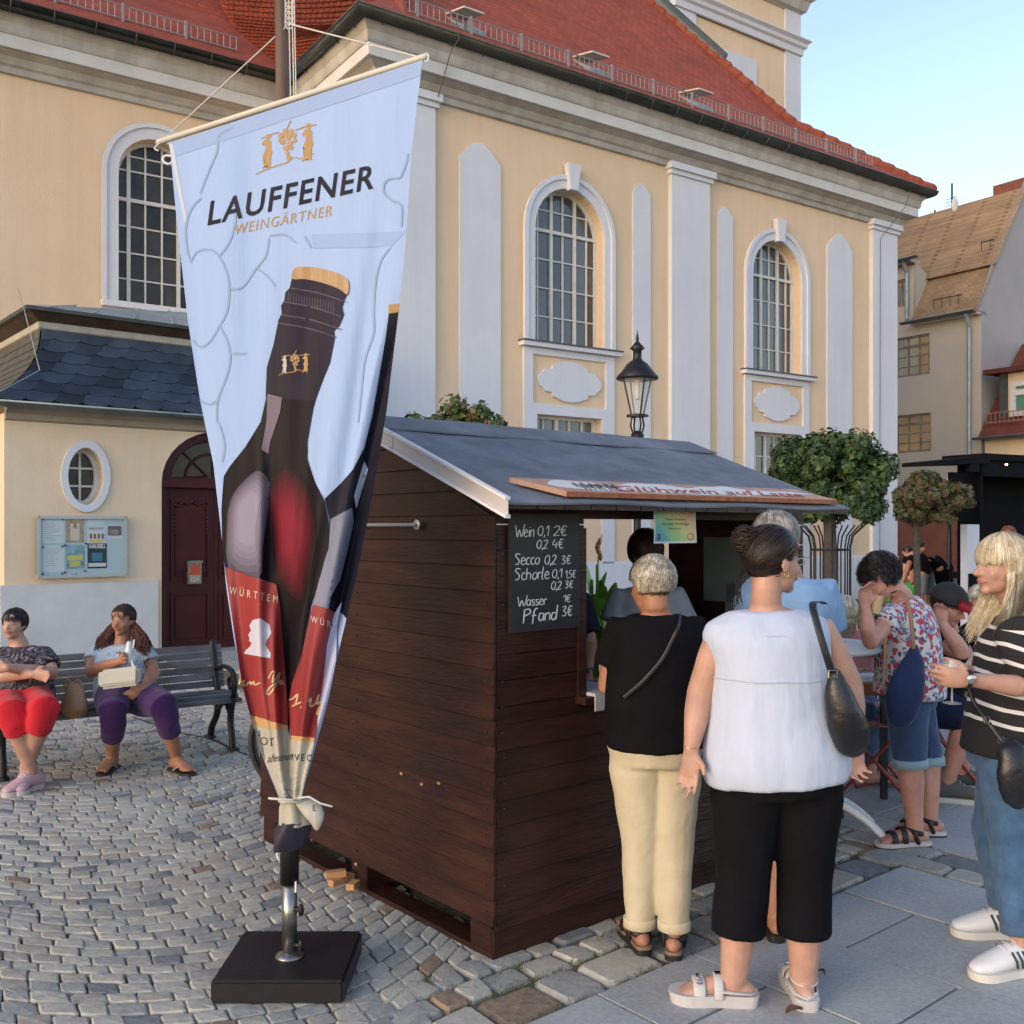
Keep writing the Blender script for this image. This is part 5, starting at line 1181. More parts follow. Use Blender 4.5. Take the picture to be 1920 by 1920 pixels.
# emblem: two walkers carrying a giant bunch of grapes
def emblem(cx, cy, s, m1, m2, layer, sk=0):
    q = lambda L: [(cx+x*s, cy+y*s+x*s*sk) for x, y in L]
    man = [(-4, -31), (-1, -36), (4, -36), (6, -32), (10, -31), (9, -29), (4, -28), (5, -23), (9, -19), (8, -6), (11, 8), (8, 12), (7, 34), (11, 37), (3, 37), (3, 14), (0, 14), (-5, 36), (-10, 39), (-12, 37), (-8, 33), (-5, 13), (-9, 9), (-4, -6), (-5, -16), (-10, -12), (-12, -17), (-5, -24), (-2, -27)]
    poly(q([(x*.85-38, y*.85+10) for x, y in man]), m1, layer, 'walker'); poly(q([(x*.95+38, y*.95+2) for x, y in man]), m2, layer, 'walker')
    bm = B(); f_ = lambda x, y: cloth(x, y, layer)
    for L in ([(-50, -14), (-30, -20), (-16, -22)], [(14, -22), (34, -27), (54, -28)], [(-2, -24), (2, -34), (6, -42)], [(-60, 52), (-45, 46), (-20, 40), (0, 36), (10, 28), (25, 32), (50, 26)]): stroke(bm, q(L), .9*s+.2, f_, n=3)
    mk('emblem_lines', bm, m2, banner)
    for x, y, r in ((-4, -20, 6), (6, -18, 6), (-12, -12, 6.5), (0, -9, 8), (12, -10, 6), (-9, 0, 6), (4, 4, 6.5), (13, 0, 5), (-3, 12, 6.5), (7, 13, 5), (0, 22, 5), (2, 31, 5.5), (-14, -3, 4.5)):
        poly(q([(x+r*.86*math.cos(t*.7854), y-3+r*.86*math.sin(t*.7854)) for t in range(8)]), m2, layer+.2, 'grape')
emblem(539, 268, 1.0, M_gd, M_gd, 1.6, -.12); emblem(553, 678, .52, pmat('silver', (.42, .40, .34)), M_gd, 6, .05)
# bar, hooks, cords
M_bar = mat('cream_bar', (.55, .53, .45), .5)
bm = B(); tube(bm, [P(297, 266.5, 3.91), P(796, 107, 3.255)], .011, 12); mk('crossbar', bm, M_bar, banner, smooth=True)
M_cord = mat('white_cord', (.55, .54, .50), .8)
kn = V(MX-.03+.035, MY-.03, 3.48)
bm = B(); tube(bm, [P(300, 268, 3.9), kn], .0028, 6); mk('cord', bm, M_cord, banner)
bm = B(); tube(bm, [P(793, 109, 3.26), kn], .0028, 6); mk('cord', bm, M_cord, banner)
bm = B()
for dx in (0, .012, .02): tube(bm, [kn+V(dx-.01, .0, .6), kn+V(dx, 0, .0), kn+V(dx+.01, .0, -.5)], .0025, 5)
for k in range(5): tube(bm, [kn+V(.015*math.cos(t), .0, .02*k+.02*math.sin(t)) for t in [i*.9 for i in range(8)]], .003, 5)
mk('halyard', bm, M_cord, banner)
bm = B(); h = P(310, 298, 3.9); tube(bm, catmull([h+V(.03, 0, .01), h+V(0, 0, .012), h+V(-.01, 0, -.005), h+V(.01, 0, -.02), h+V(.03, 0, -.01)]), .005, 6); h = P(299, 268, 3.9); tube(bm, catmull([h, h+V(-.02, 0, -.02), h+V(-.005, 0, -.03)]), .003, 5); h = P(794, 108, 3.25); tube(bm, catmull([h, h+V(.006, 0, .012), h+V(.016, 0, .008), h+V(.014, 0, -.01), h+V(.004, 0, -.012)]), .003, 5); mk('hook', bm, M_trimw, banner)
# gathered foot
def gather(pts, rad, m, name, folds=5, amp=.12):
    bm = B(); seg = 36; rings = []
    for i, (p, (ra, rb_)) in enumerate(zip(pts, rad)):
        rings.append([bm.verts.new(p+V(math.cos(6.283*k/seg)*ra*(1+amp*math.sin(folds*6.283*k/seg+i*.5)), math.sin(6.283*k/seg)*rb_*(1+amp*math.sin(folds*6.283*k/seg+1+i*.4)), .003*math.sin(k))) for k in range(seg)])
    for a, b in zip(rings, rings[1:]):
        for k in range(seg): bm.faces.new((a[k], a[(k+1) % seg], b[(k+1) % seg], b[k]))
    mk(name, bm, m, banner, smooth=True)
gather([P(545, 1480, 3.60), P(546, 1492, 3.62), P(546, 1500, 3.62), P(548, 1512, 3.62), P(551, 1530, 3.62), P(553, 1545, 3.62)], [(.042, .030), (.036, .032), (.034, .034), (.044, .04), (.050, .045), (.052, .046)], M_cr, 'gathered_foot')
M_nv = pmat('navy_hem', (.022, .020, .035)); gather([P(552, 1538, 3.62), P(545, 1560, 3.62), P(540, 1580, 3.62), P(536, 1592, 3.62)], [(.054, .05), (.062, .055), (.058, .05), (.044, .042)], M_nv, 'navy_hem', 3, .2)
bm = B(); tube(bm, [P(560, 1500, 3.6), P(582, 1512, 3.58), P(596, 1532, 3.56), P(594, 1552, 3.56)], [(.02, .012), (.04, .02), (.036, .022), (.012, .01)], 14, hint=(1, 0, 0)); mk('folded_corner', bm, M_cr, banner, smooth=True, sub=1)
bm = B(); tpos = P(586, 1520, 3.53); vs, fs = textmesh('E', .03); vv = [bm.verts.new(tpos+V(v.x, -.005, v.y).lerp(V(v.x, -.005, v.y), 0)) for v in vs]; [bm.faces.new([vv[i] for i in f]) for f in fs]; mk('lettering', bm, M_dk, banner)
bm = B(); c = P(546, 1498, 3.6)
tube(bm, [c+V(math.cos(t)*.041, math.sin(t)*.04, .003*math.sin(3*t)) for t in [6.283*k/16 for k in range(17)]], .006, 8); tube(bm, [P(505, 1497, 3.55), P(530, 1499, 3.55), P(548, 1500, 3.555)], .005, 6); tube(bm, [P(552, 1497, 3.555), P(580, 1494, 3.54), P(600, 1506, 3.53), P(622, 1512, 3.53)], .004, 6); mk('tie_cord', bm, M_cord, banner, smooth=True)
bm = B(); tube(bm, [P(521, 1592, 3.58), P(519, 1603, 3.58), P(523, 1612, 3.58)], .004, 6); mk('loose_hook', bm, M_trimw, banner)
# ================================================================ lamps, trees, bench, board, furniture
def lamp(loc, H, label, k=1.0):
    t = thing('street_lamp', loc, label, 'street lamp', 'old-style black street lamps'); x, y = loc[0], loc[1]
    bm = B(); zl = H-.95*k
    lathe(bm, (x, y, 0), [(.11, 0), (.11, .25), (.085, .32), (.07, .85), (.09, .9), (.05, 1.0), (.042, 1.6), (.036, zl-.55), (.055, zl-.52), (.036, zl-.46), (.04, zl-.42), (.06, zl-.38), (.06, zl-.34), (.03, zl-.30), (.035, zl-.27)], 14); mk('post', bm, M_blk, t, smooth=True)
    bm = B(); r0, r1 = .075*k, .19*k; zb, zt = zl, zl+.42*k
    lathe(bm, (x, y, zl-.30), [(.03, 0), (.07, .04), (.075, .08), (.03, .12)], 12)
    for q in range(4):
        a = q*math.pi/2+.35; c, s = math.cos(a), math.sin(a)
        tube(bm, [V(x+c*.05, y+s*.05, zl-.22), V(x+c*.085, y+s*.085, zl-.12), V(x+c*.062, y+s*.062, zl-.01)], .011, 6)
        tube(bm, [V(x+c*r0, y+s*r0, zb), V(x+c*r1*.93, y+s*r1*.93, zt)], .010, 6)
    lathe(bm, (x, y, zb-.02), [(.02, 0), (.125*k, .0), (.125*k, .02), (.08, .03), (.02, .03)], 16)
    mk('lantern_frame', recalc(bm), M_blk, t)
    bm = B(); lathe(bm, (x, y, zt), [(.02, -.01), (.235*k, -.02), (.24*k, 0), (.17*k, .08*k), (.12*k, .15*k), (.055*k, .20*k), (.05*k, .21*k), (.048*k, .30*k), (.085*k, .33*k), (.05*k, .37*k), (.015, .41*k), (.02, .44*k), (.006, .50*k), (.003, .53*k)], 20); mk('hood', bm, M_blk, t, smooth=True)
    gm = mat('lantern_glass', (.55, .56, .52), .12, alpha=.28, spec=.6)
    bm = B()
    rs = [[bm.verts.new((x+math.cos(6.283*q/16)*r, y+math.sin(6.283*q/16)*r, z)) for q in range(16)] for r, z in ((r0, zb+.01), (r1*.9, zt-.01))]
    for q in range(16): bm.faces.new((rs[0][q], rs[0][(q+1) % 16], rs[1][(q+1) % 16], rs[1][q]))
    mk('glass', bm, gm, t, smooth=True)
    bm = B(); lathe(bm, (x, y, zt-.25*k), [(.02, 0), (.035, .02), (.03, .06), (.035, .09), (.03, .14), (.035, .17), (.04, .22)], 10); mk('bulb', bm, mat('frosted_bulb', (.6, .6, .58), .3), t, smooth=True)
L1 = P(1195, 990, 11.3); lamp((L1.x, L1.y, 0), 1.65+370/FPX*11.3, 'black street lamp with round glass lantern standing behind the stall roof', 1.0)
L2 = P(1780, 990, 19.0); lamp((L2.x, L2.y, 0), 2.66, 'distant black street lamp beside the reddish tree', .35)
# ---- trees
def leafmat(name, a, b, c=None):
    m = mat(name, a, .6, col2=b, vs=3.0, detail=4); return m
def tree(loc, crown_c, rad, trunk_r, mats, label, seed, nleaf=9000, lsize=.055, guard=True):
    r = random.Random(seed); t = thing('tree', loc, label, 'tree', 'young globe maples in iron tree guards'); x, y = loc[0], loc[1]; cc = Vector(crown_c)
    bm = B(); tube(bm, [V(x, y, 0), V(x+.01, y, .8), V(x-.01, y+.01, cc.z-rad[2]*.5), V(x, y, cc.z)], [trunk_r*1.15, trunk_r, trunk_r*.85, trunk_r*.5], 12)
    for k in range(9):
        a = r.uniform(0, 6.28); e = Vector((math.cos(a)*rad[0]*.75, math.sin(a)*rad[1]*.75, r.uniform(-.3, .6)*rad[2])); s = V(x, y, cc.z-rad[2]*r.uniform(.3, .7))
        tube(bm, [s, s.lerp(cc+e, .5)+V(0, 0, .05), cc+e], [.03, .02, .008], 6)
    mk('trunk', bm, mat('tree_bark', (.05, .045, .038), .9, col2=(.09, .08, .065), vs=12, bump=.6, bs=30), t, smooth=True)
    bm = B(); clumps = []
    for k in range(110):
        while True:
            v = Vector((r.uniform(-1, 1), r.uniform(-1, 1), r.uniform(-1, 1)))
            if .25 < v.length < 1: break
        v = v.normalized()*(v.length**.5)*r.uniform(.55, .98); clumps.append((Vector((v.x*rad[0], v.y*rad[1], max(v.z, -.62)*rad[2])), r.uniform(.12, .28)*rad[0]*.85))
    for k in range(nleaf):
        c, cr_ = clumps[r.randrange(len(clumps))]
        d = Vector((r.gauss(0, 1), r.gauss(0, 1), r.gauss(0, .8))); d = d.normalized()*cr_*(r.random()**.4)
        p = cc+c+d; n = (d.normalized()+Vector((r.uniform(-.7, .7), r.uniform(-.7, .7), r.uniform(-.2, .9)))).normalized()
        a = n.orthogonal().normalized(); a.rotate(Matrix.Rotation(r.uniform(0, 6.28), 3, n)); b = n.cross(a); s = lsize*r.uniform(.5, 1.45)
        pts = [p-a*s*.5, p-a*s*.15+b*s*.5, p+a*s*.1+b*s*.2, p+a*s*.65-n*s*.15, p+a*s*.1-b*s*.2, p-a*s*.15-b*s*.5]
        f = bm.faces.new([bm.verts.new(q) for q in pts]); f.material_index = (0 if r.random() < .6 else 1) if r.random() < .86 else 2
    mk('crown', bm, mats, t)
    if guard:
        bm = B(); R0 = .24
        for k in range(14):
            a = 6.283*k/14; c, s = math.cos(a), math.sin(a)
            tube(bm, [V(x+c*R0, y+s*R0, .05), V(x+c*R0, y+s*R0, 1.42), V(x+c*(R0+.03), y+s*(R0+.03), 1.55), V(x+c*(R0+.16), y+s*(R0+.16), 1.68)], .010, 5)
        for z in (.3, 1.38):
            tube(bm, [V(x+R0*math.cos(6.283*k/20), y+R0*math.sin(6.283*k/20), z) for k in range(21)], .012, 5)
        mk('tree_guard', bm, M_blk, t)
G1, G2, G3 = leafmat('maple_leaf_dark', (.018, .040, .009), (.032, .066, .015)), leafmat('maple_leaf_mid', (.036, .075, .014), (.062, .105, .024)), leafmat('maple_leaf_rusty', (.09, .06, .025), (.14, .08, .035))
A1, A2 = leafmat('autumn_leaf_brown', (.07, .045, .02), (.12, .06, .03)), leafmat('autumn_leaf_olive', (.06, .065, .02), (.10, .09, .03))
q = P(1557, 900, 12.5); tree((q.x, q.y, 0), (q.x, q.y, 1.65+88/FPX*12.5), (.92, .9, .60), .085, [G1, G2, G1], 'green globe maple with a black iron tree guard to the right of the stall', 1, 30000, .065)
q = P(1742, 938, 14.8); tree((P(1719, 990, 14.8).x, q.y, 0), (q.x, q.y, 1.65+50/FPX*14.8), (.60, .55, .42), .05, [A2, A1, G2], 'reddish brown globe tree beside the distant lamp post', 2, 16000, .075, False)
q = P(845, 830, 9.6); tree((q.x, q.y, 0), (q.x, q.y, 2.36), (.66, .6, .50), .07, [G2, A2, G3], 'green and bronze tree crown showing above the stall ridge beside the banner', 3, 13000, .06, False)
# ---- canna behind the hatch
ca = P(1120, 1290, 6.6); cn = thing('canna_plant', (ca.x, ca.y, 0), 'bright green canna plant with a pale orange flower seen through the stall hatch', 'plant')
bm = B(); lathe(bm, (ca.x, ca.y, 0), [(.13, 0), (.17, .32), (.19, .34), (.16, .33), (.15, .28)], 18); mk('pot', bm, mat('dark_plastic_pot', (.03, .03, .03), .5), cn)
M_cn = mat('canna_leaf', (.13, .34, .03), .45, col2=(.24, .48, .07), vs=5, bump=.2, bs=20)
stm = [(0, 0, 1.4), (.06, .05, 1.25), (-.06, .02, 1.2), (.08, -.03, 1.1), (-.03, .08, 1.3)]
bm = B()
for dx, dy, h in stm: tube(bm, [V(ca.x+dx*.5, ca.y+dy, .28), V(ca.x+dx, ca.y+dy, h)], .011, 6)
mk('stem', bm, M_cn, cn); rr_ = random.Random(4)
for i in range(40):
    dx, dy, h = stm[i % 5]; z = .40+.72*(i/40)*h/1.2; a = rr_.uniform(0, 6.28); L = rr_.uniform(.26, .36); w = rr_.uniform(.045, .065); b0 = V(ca.x+dx*.8, ca.y+dy, z); out = V(math.cos(a), math.sin(a)*.7, 0); side = V(-out.y, out.x, 0).normalized()
    bm = B(); rows = []
    for k in range(8):
        t = k/7; c = b0+out*L*.26*t*t**.3+V(0, 0, L*(t-.18*t*t)); ww = w*math.sin(math.pi*min(1, t*.96+.02))**.8; rows.append([bm.verts.new(c-side*ww+V(0, 0, .012)), bm.verts.new(c), bm.verts.new(c+side*ww+V(0, 0, .012))])
    for A, C in zip(rows, rows[1:]):
        for k in range(2): bm.faces.new((A[k], A[k+1], C[k+1], C[k]))
    mk('leaf', bm, M_cn, cn, smooth=True)
fl = P(1123, 1030, 6.6); bm = B(); tube(bm, [V(fl.x-.02, fl.y, 1.2), fl+V(0, 0, .0), fl+V(.02, 0, .10)], [.006, .005, .003], 6); 
for k in range(6): ell(bm, fl+V(.012*math.cos(k), .012*math.sin(k), -.05+.02*k), (.014, .010, .026), seg=8, rings=6)
mk('flower', bm, mat('canna_flower', (.55, .33, .12), .6), cn, smooth=True)
# ---- notice board on the annex
na0, nz1 = AN.px(70, 967, .08); na1 = AN.px(238, 967, .08)[0]; nz0 = AN.px(238, 1080, .08)[1]
nb = thing('notice_board', AN.pt((na0+na1)/2, nz0, .08), 'white magnetic notice board with posters on the yellow wall below the oval window', 'notice board')
bm = B(); AN.box(bm, na0, na1, nz0, nz1, .04, .066); mk('backing', bm, mat('board_pale_blue', (.34, .46, .50), .35), nb)
bm = B(); ring(bm, AN, [(na0+.035, nz0+.035), (na1-.035, nz0+.035), (na1-.035, nz1-.035), (na0+.035, nz1-.035)], [(na0, nz0), (na1, nz0), (na1, nz1), (na0, nz1)], .04, .09); mk('frame', recalc(bm), mat('aluminium_frame', (.45, .50, .52), .35, metal=.6), nb)
bm = B()
for a, z in ((na0, nz0), (na1, nz0), (na0, nz1), (na1, nz1)): AN.box(bm, a-.02+(.015 if a == na0 else -.015), a+.02+(.015 if a == na0 else -.015), z-.02+(.015 if z == nz0 else -.015), z+.02+(.015 if z == nz0 else -.015), .04, .096)
mk('corner_cap', recalc(bm), mat('beige_cap', (.40, .34, .24), .6), nb, kind='stuff')
NW, NH = na1-na0, nz1-nz0
def nfn(x, y, o=.070): return AN.pt(na0+NW*x, nz1-NH*y, o)     # fractions of the board
def sheet(x0, y0, x1, y1, col, name='paper', o=.068):
    bm = B(); AN.box(bm, na0+NW*x0, na0+NW*x1, nz1-NH*y1, nz1-NH*y0, .066, o); return mk(name, recalc(bm), mat(*col), nb)
wp = ('notice_paper', (.46, .54, .56), .6)
for r_ in ((.06, .08, .29, .44), (.06, .48, .29, .9), (.55, .06, .75, .44), (.77, .14, .95, .37)): sheet(*r_, wp)
sheet(.31, .05, .51, .43, ('poster_sepia', (.30, .24, .17), .5, .3, 12)); sheet(.31, .47, .52, .86, ('poster_blue_yellow', (.16, .30, .34), .5, .5, 9)); sheet(.55, .45, .77, .86, ('poster_dark', (.012, .03, .045), .4)); 
for x0, y0, x1, y1, c in ((.36, .12, .46, .4, (.50, .45, .38)), (.395, .1, .43, .2, (.45, .24, .10)), (.33, .64, .5, .72, (.45, .46, .12)), (.35, .74, .47, .82, (.40, .44, .10)), (.57, .39, .73, .43, (.55, .42, .06)), (.78, .16, .94, .32, (.12, .11, .10)), (.80, .22, .9, .30, (.32, .30, .30)), (.56, .77, .76, .83, (.50, .52, .52)), (.60, .6, .72, .74, (.03, .16, .24))):
    sheet(x0, y0, x1, y1, ('print_patch_%02d%02d' % (x0*100, y0*100), c, .5), 'print_patch', .0695)
bm = B(); textbm(bm, 'KARUSSELL', 1, lambda x, y: nfn(.565+x, .525-y*.09, .071), width=.19, bold=.03); mk('poster_lettering', bm, mat('white_ink', (.6, .62, .62), .6), nb)
bm = B()
for (x, y, w, n_) in ((.08, .11, .18, 9), (.08, .52, .18, 9)):
    for k in range(n_): AN.box(bm, na0+NW*x, na0+NW*(x+w*random.uniform(.5, 1)), nz1-NH*(y+.034*k+.008), nz1-NH*(y+.034*k), .068, .0688)
mk('text_lines', recalc(bm), mat('grey_ink', (.28, .32, .35), .7), nb, kind='stuff')
bm = B()
for k in range(4): AN.box(bm, na0+NW*(.575+.045*k), na0+NW*(.6+.045*k), nz1-NH*.37, nz1-NH*.29, .068, .0705)
textbm(bm, 'GROSSES KONZERT', 1, lambda x, y: nfn(.565+x, .22-y*.05, .0705), width=.17); mk('poster_figures', bm, mat('rust_ink', (.22, .08, .05), .6), nb, kind='stuff')
for x, y in ((.06, .05), (.27, .05), (.54, .04), (.73, .04), (.06, .5), (.27, .49), (.30, .47), (.06, .93), (.12, .96), (.27, .93), (.3, .91), (.38, .96), (.42, .95), (.52, .9), (.53, .45)):
    bm = B(); p = nfn(x, y, .075); ell(bm, p, (.012, .010, .012), seg=8, rings=6); mk('magnet', bm, mat('dark_magnet', (.03, .015, .015), .4), nb)
# ---- bench
bu = Vector((math.sin(R(74)), math.cos(R(74)), 0)).normalized()
bR = P(432, 1395, 7.45); bR.z = 0
BF = Fr((P(440, 990, 7.6).x, 7.6), 55)   # a = 0 at the right end, negative to the left
bench = thing('park_bench', BF.pt(-1.2, 0, 0), 'long weathered grey slatted bench with black cast-iron legs in front of the maroon door', 'bench')
M_sl_ = rndmat(mat('weathered_grey_timber', (.075, .068, .068), .75, col2=(.15, .14, .14), vs=5, bump=.5, bs=14, bdist=.006, stretch=(1, 1, 5)), .2)
BL = -3.15
ub, nb_ = BF.u, BF.n
for k in range(6):
    z = .425+k*.054; o = -.235-.016*k-.012
    bm = B(); q = [BF.pt(a, z+dz, o+do) for a, dz, do in ((BL, 0, 0), (0, 0, 0), (0, .044, -.013), (BL, .044, -.013))]; f = [p+BF.n*.028 for p in q]; hexa(bm, q, f); mk('back_slat', recalc(bm), M_sl_, bench)
for k in range(5):
    bm = B(); o0 = .16-k*.082; BF.box(bm, BL, 0, .385-.006*abs(k-2)+(0 if k else -.018), .413-.006*abs(k-2)+(0 if k else -.018), o0-.07, o0); mk('seat_slat', recalc(bm), M_sl_, bench)
def bleg(a):
    bm = B(); W_ = .018
    def bar(L, r): tube(bm, catmull([BF.pt(a, z, o) for o, z in L], 5), [(r, r*.8)]*((len(L)-1)*5+1), 8, hint=tuple(BF.u))
    bar([(.13, .0), (.11, .11), (.08, .22), (.12, .37)], .026); bar([(-.38, .0), (-.34, .1), (-.22, .22), (-.2, .38), (-.26, .54), (-.33, .76)], .028); bar([(.08, .25), (-.04, .33), (-.22, .24)], .02); bar([(.17, .375), (0, .37), (-.22, .375)], .022)
    bar([(.13, .38), (.17, .47), (.13, .575), (-.05, .60), (-.25, .56)], .022); bar([(.14, .47), (.07, .45), (.05, .51), (.10, .54), (.13, .51)], .016)
    for o in (.14, -.39): BF.box(bm, a-.03, a+.03, 0, .02, o-.05, o+.05)
    mk('leg', bm, M_blk, bench, smooth=True)
for a in (-.06, -1.6, -3.1): bleg(a)
# cable on the ground
bm = B(); tube(bm, catmull([G(250, 1345), G(330, 1372), G(400, 1388), G(452, 1412), G(520, 1435)], 6), .008, 6); mk('ground_cable', bm, M_blk, label='thin black cable lying across the cobbles behind the bench leg', cat='cable')
# ---- bicycle wheel peeking out behind the stall
bwc = P(573, 1400, 6.25); bwc.z = .33; by = thing('bicycle', (bwc.x, bwc.y, 0), 'bicycle mostly hidden behind the stall, only a thin black wheel showing beside the banner', 'bicycle')
wax = Vector((.98, .2, 0)).normalized(); 
def wheel(c):
    bm = B(); tube(bm, [c+wax*math.cos(t)*.33+V(0, 0, math.sin(t)*.33) for t in [6.2832*k/40 for k in range(41)]], .019, 8, cap=False); mk('tyre', bm, mat('tyre_rubber', (.02, .02, .022), .7), by, smooth=True)
    bm = B(); tube(bm, [c+wax*math.cos(t)*.305+V(0, 0, math.sin(t)*.305) for t in [6.2832*k/40 for k in range(41)]], .010, 6, cap=False)
    for k in range(16): tube(bm, [c, c+wax*math.cos(k*.3927)*.305+V(0, 0, math.sin(k*.3927)*.305)], .0015, 3)
    tube(bm, [c-wax.cross(V(0, 0, 1))*.04, c+wax.cross(V(0, 0, 1))*.04], .018, 8); mk('rim', bm, M_st, by)
wheel(bwc); wheel(bwc+wax*1.05)
bm = B(); c2 = bwc+wax*1.05
for L in ([bwc, bwc+wax*.22+V(0, 0, .55)], [bwc+wax*.22+V(0, 0, .5), bwc+wax*.45+V(0, 0, -.03)], [bwc+wax*.45+V(0, 0, -.03), c2-wax*.38+V(0, 0, .55)], [bwc+wax*.23+V(0, 0, .5), c2-wax*.38+V(0, 0, .5)], [bwc+wax*.45+V(0, 0, -.03), c2], [c2-wax*.38+V(0, 0, .5), c2], [bwc+wax*.18+V(0, 0, .55), bwc+wax*.2+V(0, 0, .68)]): tube(bm, L, .014, 8)
tube(bm, [bwc+wax*.2+V(0, -.22, .70), bwc+wax*.2+V(0, .22, .70)], .012, 8); mk('bicycle_frame', bm, mat('bike_paint', (.03, .05, .08), .3), by, smooth=True)
bm = B(); ell(bm, c2-wax*.38+V(0, 0, .62), (.13, .07, .035)); mk('saddle', bm, M_blk, by, smooth=True)
# ---- stage trailer at the right
TD = 15.5
tl = P(1838, 990, TD)
T_ = Fr((tl.x, tl.y), 62)
stage = thing('stage_trailer', (tl.x+2, tl.y+1, 0), 'black mobile stage trailer with raised roof flap at the right edge', 'stage')
M_sb = mat('stage_black', (.0035, .0035, .0045), .8, col2=(.006, .007, .009), vs=2, spec=.1)
ztop = 1.65+128/FPX*TD
bm = B(); T_.box(bm, 0.3, 6, 0, ztop, -.65, -.6); T_.box(bm, 0, .06, .9, ztop, -.4, 0); T_.box(bm, 0, 6, ztop, ztop+.10, -.7, .05); T_.box(bm, 0, 6, ztop-.25, ztop, -.06, .0); mk('stage_body', recalc(bm), M_sb, stage)
bm = B(); T_.box(bm, -.55, 0, ztop-.95, ztop-.2, -.15, -.1); mk('side_cloth', recalc(bm), M_sb, stage)
bm = B(); hexa(bm, [T_.pt(-1.15, ztop-.12, .1), T_.pt(.1, ztop-.06, .1), T_.pt(.1, ztop-.06, -.5), T_.pt(-1.15, ztop-.12, -.5)], [T_.pt(-1.15, ztop-.06, .1), T_.pt(.1, ztop+.06, .1), T_.pt(.1, ztop+.06, -.5), T_.pt(-1.15, ztop-.06, -.5)]); T_.box(bm, -.35, -.15, ztop-.2, ztop-.08, 0, .1); mk('roof_flap', recalc(bm), M_sb, stage)
bm = B(); T_.box(bm, -.30, -.02, -.0+.05, ztop-1.0, -.12, .0); mk('white_side_panel', recalc(bm), M_wht, stage)
bm = B(); T_.box(bm, -.28, .3, 0, .95, .001, .05); mk('black_skirt', recalc(bm), M_sb, stage)
bm = B(); T_.box(bm, .06, 6, .85, .95, -.6, 0); mk('stage_floor', recalc(bm), M_sb, stage)
bm = B(); q = P(1887, 871, TD-.05); ell(bm, q, (.02, .02, .015), seg=8, rings=6); mk('spotlight', bm, mat('lit_spot', (1, .8, .5), .5, emit=(1, .75, .4, 6)), stage)
# ---- green inflatable by the red plinth
gq = P(1738, 1100, 22.5); gi = thing('green_cover', (gq.x, gq.y, 0), 'crumpled bright green plastic sheet on the ground at the workers feet', 'plastic sheet')
bm = B(); rgi = random.Random(8)
for k in range(9): ell(bm, V(gq.x+rgi.uniform(-.55, .6), gq.y+rgi.uniform(-.4, .4), .12), (rgi.uniform(.25, .45), rgi.uniform(.2, .4), rgi.uniform(.12, .38)), seg=14, rings=10)
mk('sheet', bm, mat('bright_green_plastic', (.03, .42, .03), .4, col2=(.02, .28, .02), vs=3), gi, voxel=.04, sm=2)
# ---- white bistro table
tb = P(1528, 1210, 5.4); tbl = thing('standing_table', (tb.x, tb.y, 0), 'white round standing table with a splayed four-armed plastic foot', 'table')
TZ = 1.65-216/FPX*5.4
M_pw = mat('white_plastic', (.60, .64, .66), .4, col2=(.66, .69, .70), vs=5)
bm = B(); lathe(bm, (tb.x, tb.y, TZ-.035), [(.02, 0), (.33, 0), (.345, .012), (.345, .028), (.33, .037), (.0, .037)], 40); mk('table_top', recalc(bm), M_pw, tbl, smooth=True)
bm = B(); lathe(bm, (tb.x, tb.y, .12), [(.045, 0), (.04, .1), (.035, TZ-.16)], 20); mk('column', bm, M_pw, tbl, smooth=True)
for a in (-.55, .35, 1.7, 3.3): 
    d = V(math.cos(a), math.sin(a), 0); bm = B(); c = V(tb.x, tb.y, 0); tube(bm, catmull([c+V(0, 0, .19), c+d*.12+V(0, 0, .19), c+d*.26+V(0, 0, .12), c+d*.37+V(0, 0, .03)], 5), [(.030, .022)]*10+[(.026, .020)]*6, 10, hint=(-d.y, d.x, 0)); mk('foot_arm', bm, M_pw, tbl, smooth=True)
# far table with paper and orange box
tb2 = P(1617, 1268, 5.9); t2_ = thing('cafe_table', (tb2.x, tb2.y, 0), 'small square wooden table with orange-brown edge behind the standing table', 'table')
bm = B(); box(bm, (tb2.x, tb2.y, .74), .5, .5, .07); mk('table_top', bm, mat('orange_wood', (.22, .08, .03), .6, var=.3, vs=8), t2_)
for dx, dy in ((-.2, -.2), (.2, -.2), (-.2, .2), (.2, .2)):
    bm = B(); box(bm, (tb2.x+dx, tb2.y+dy, .355), .035, .035, .70); mk('leg', bm, M_blk, t2_)
o_ = B(); box(o_, (tb2.x-.02, tb2.y-.12, .79), .16, .12, .03, .3); mk('paper_stack', o_, mat('printed_paper', (.35, .42, .52), .6, col2=(.55, .55, .58), vs=30), label='printed leaflets lying on the small wooden table', cat='leaflets')
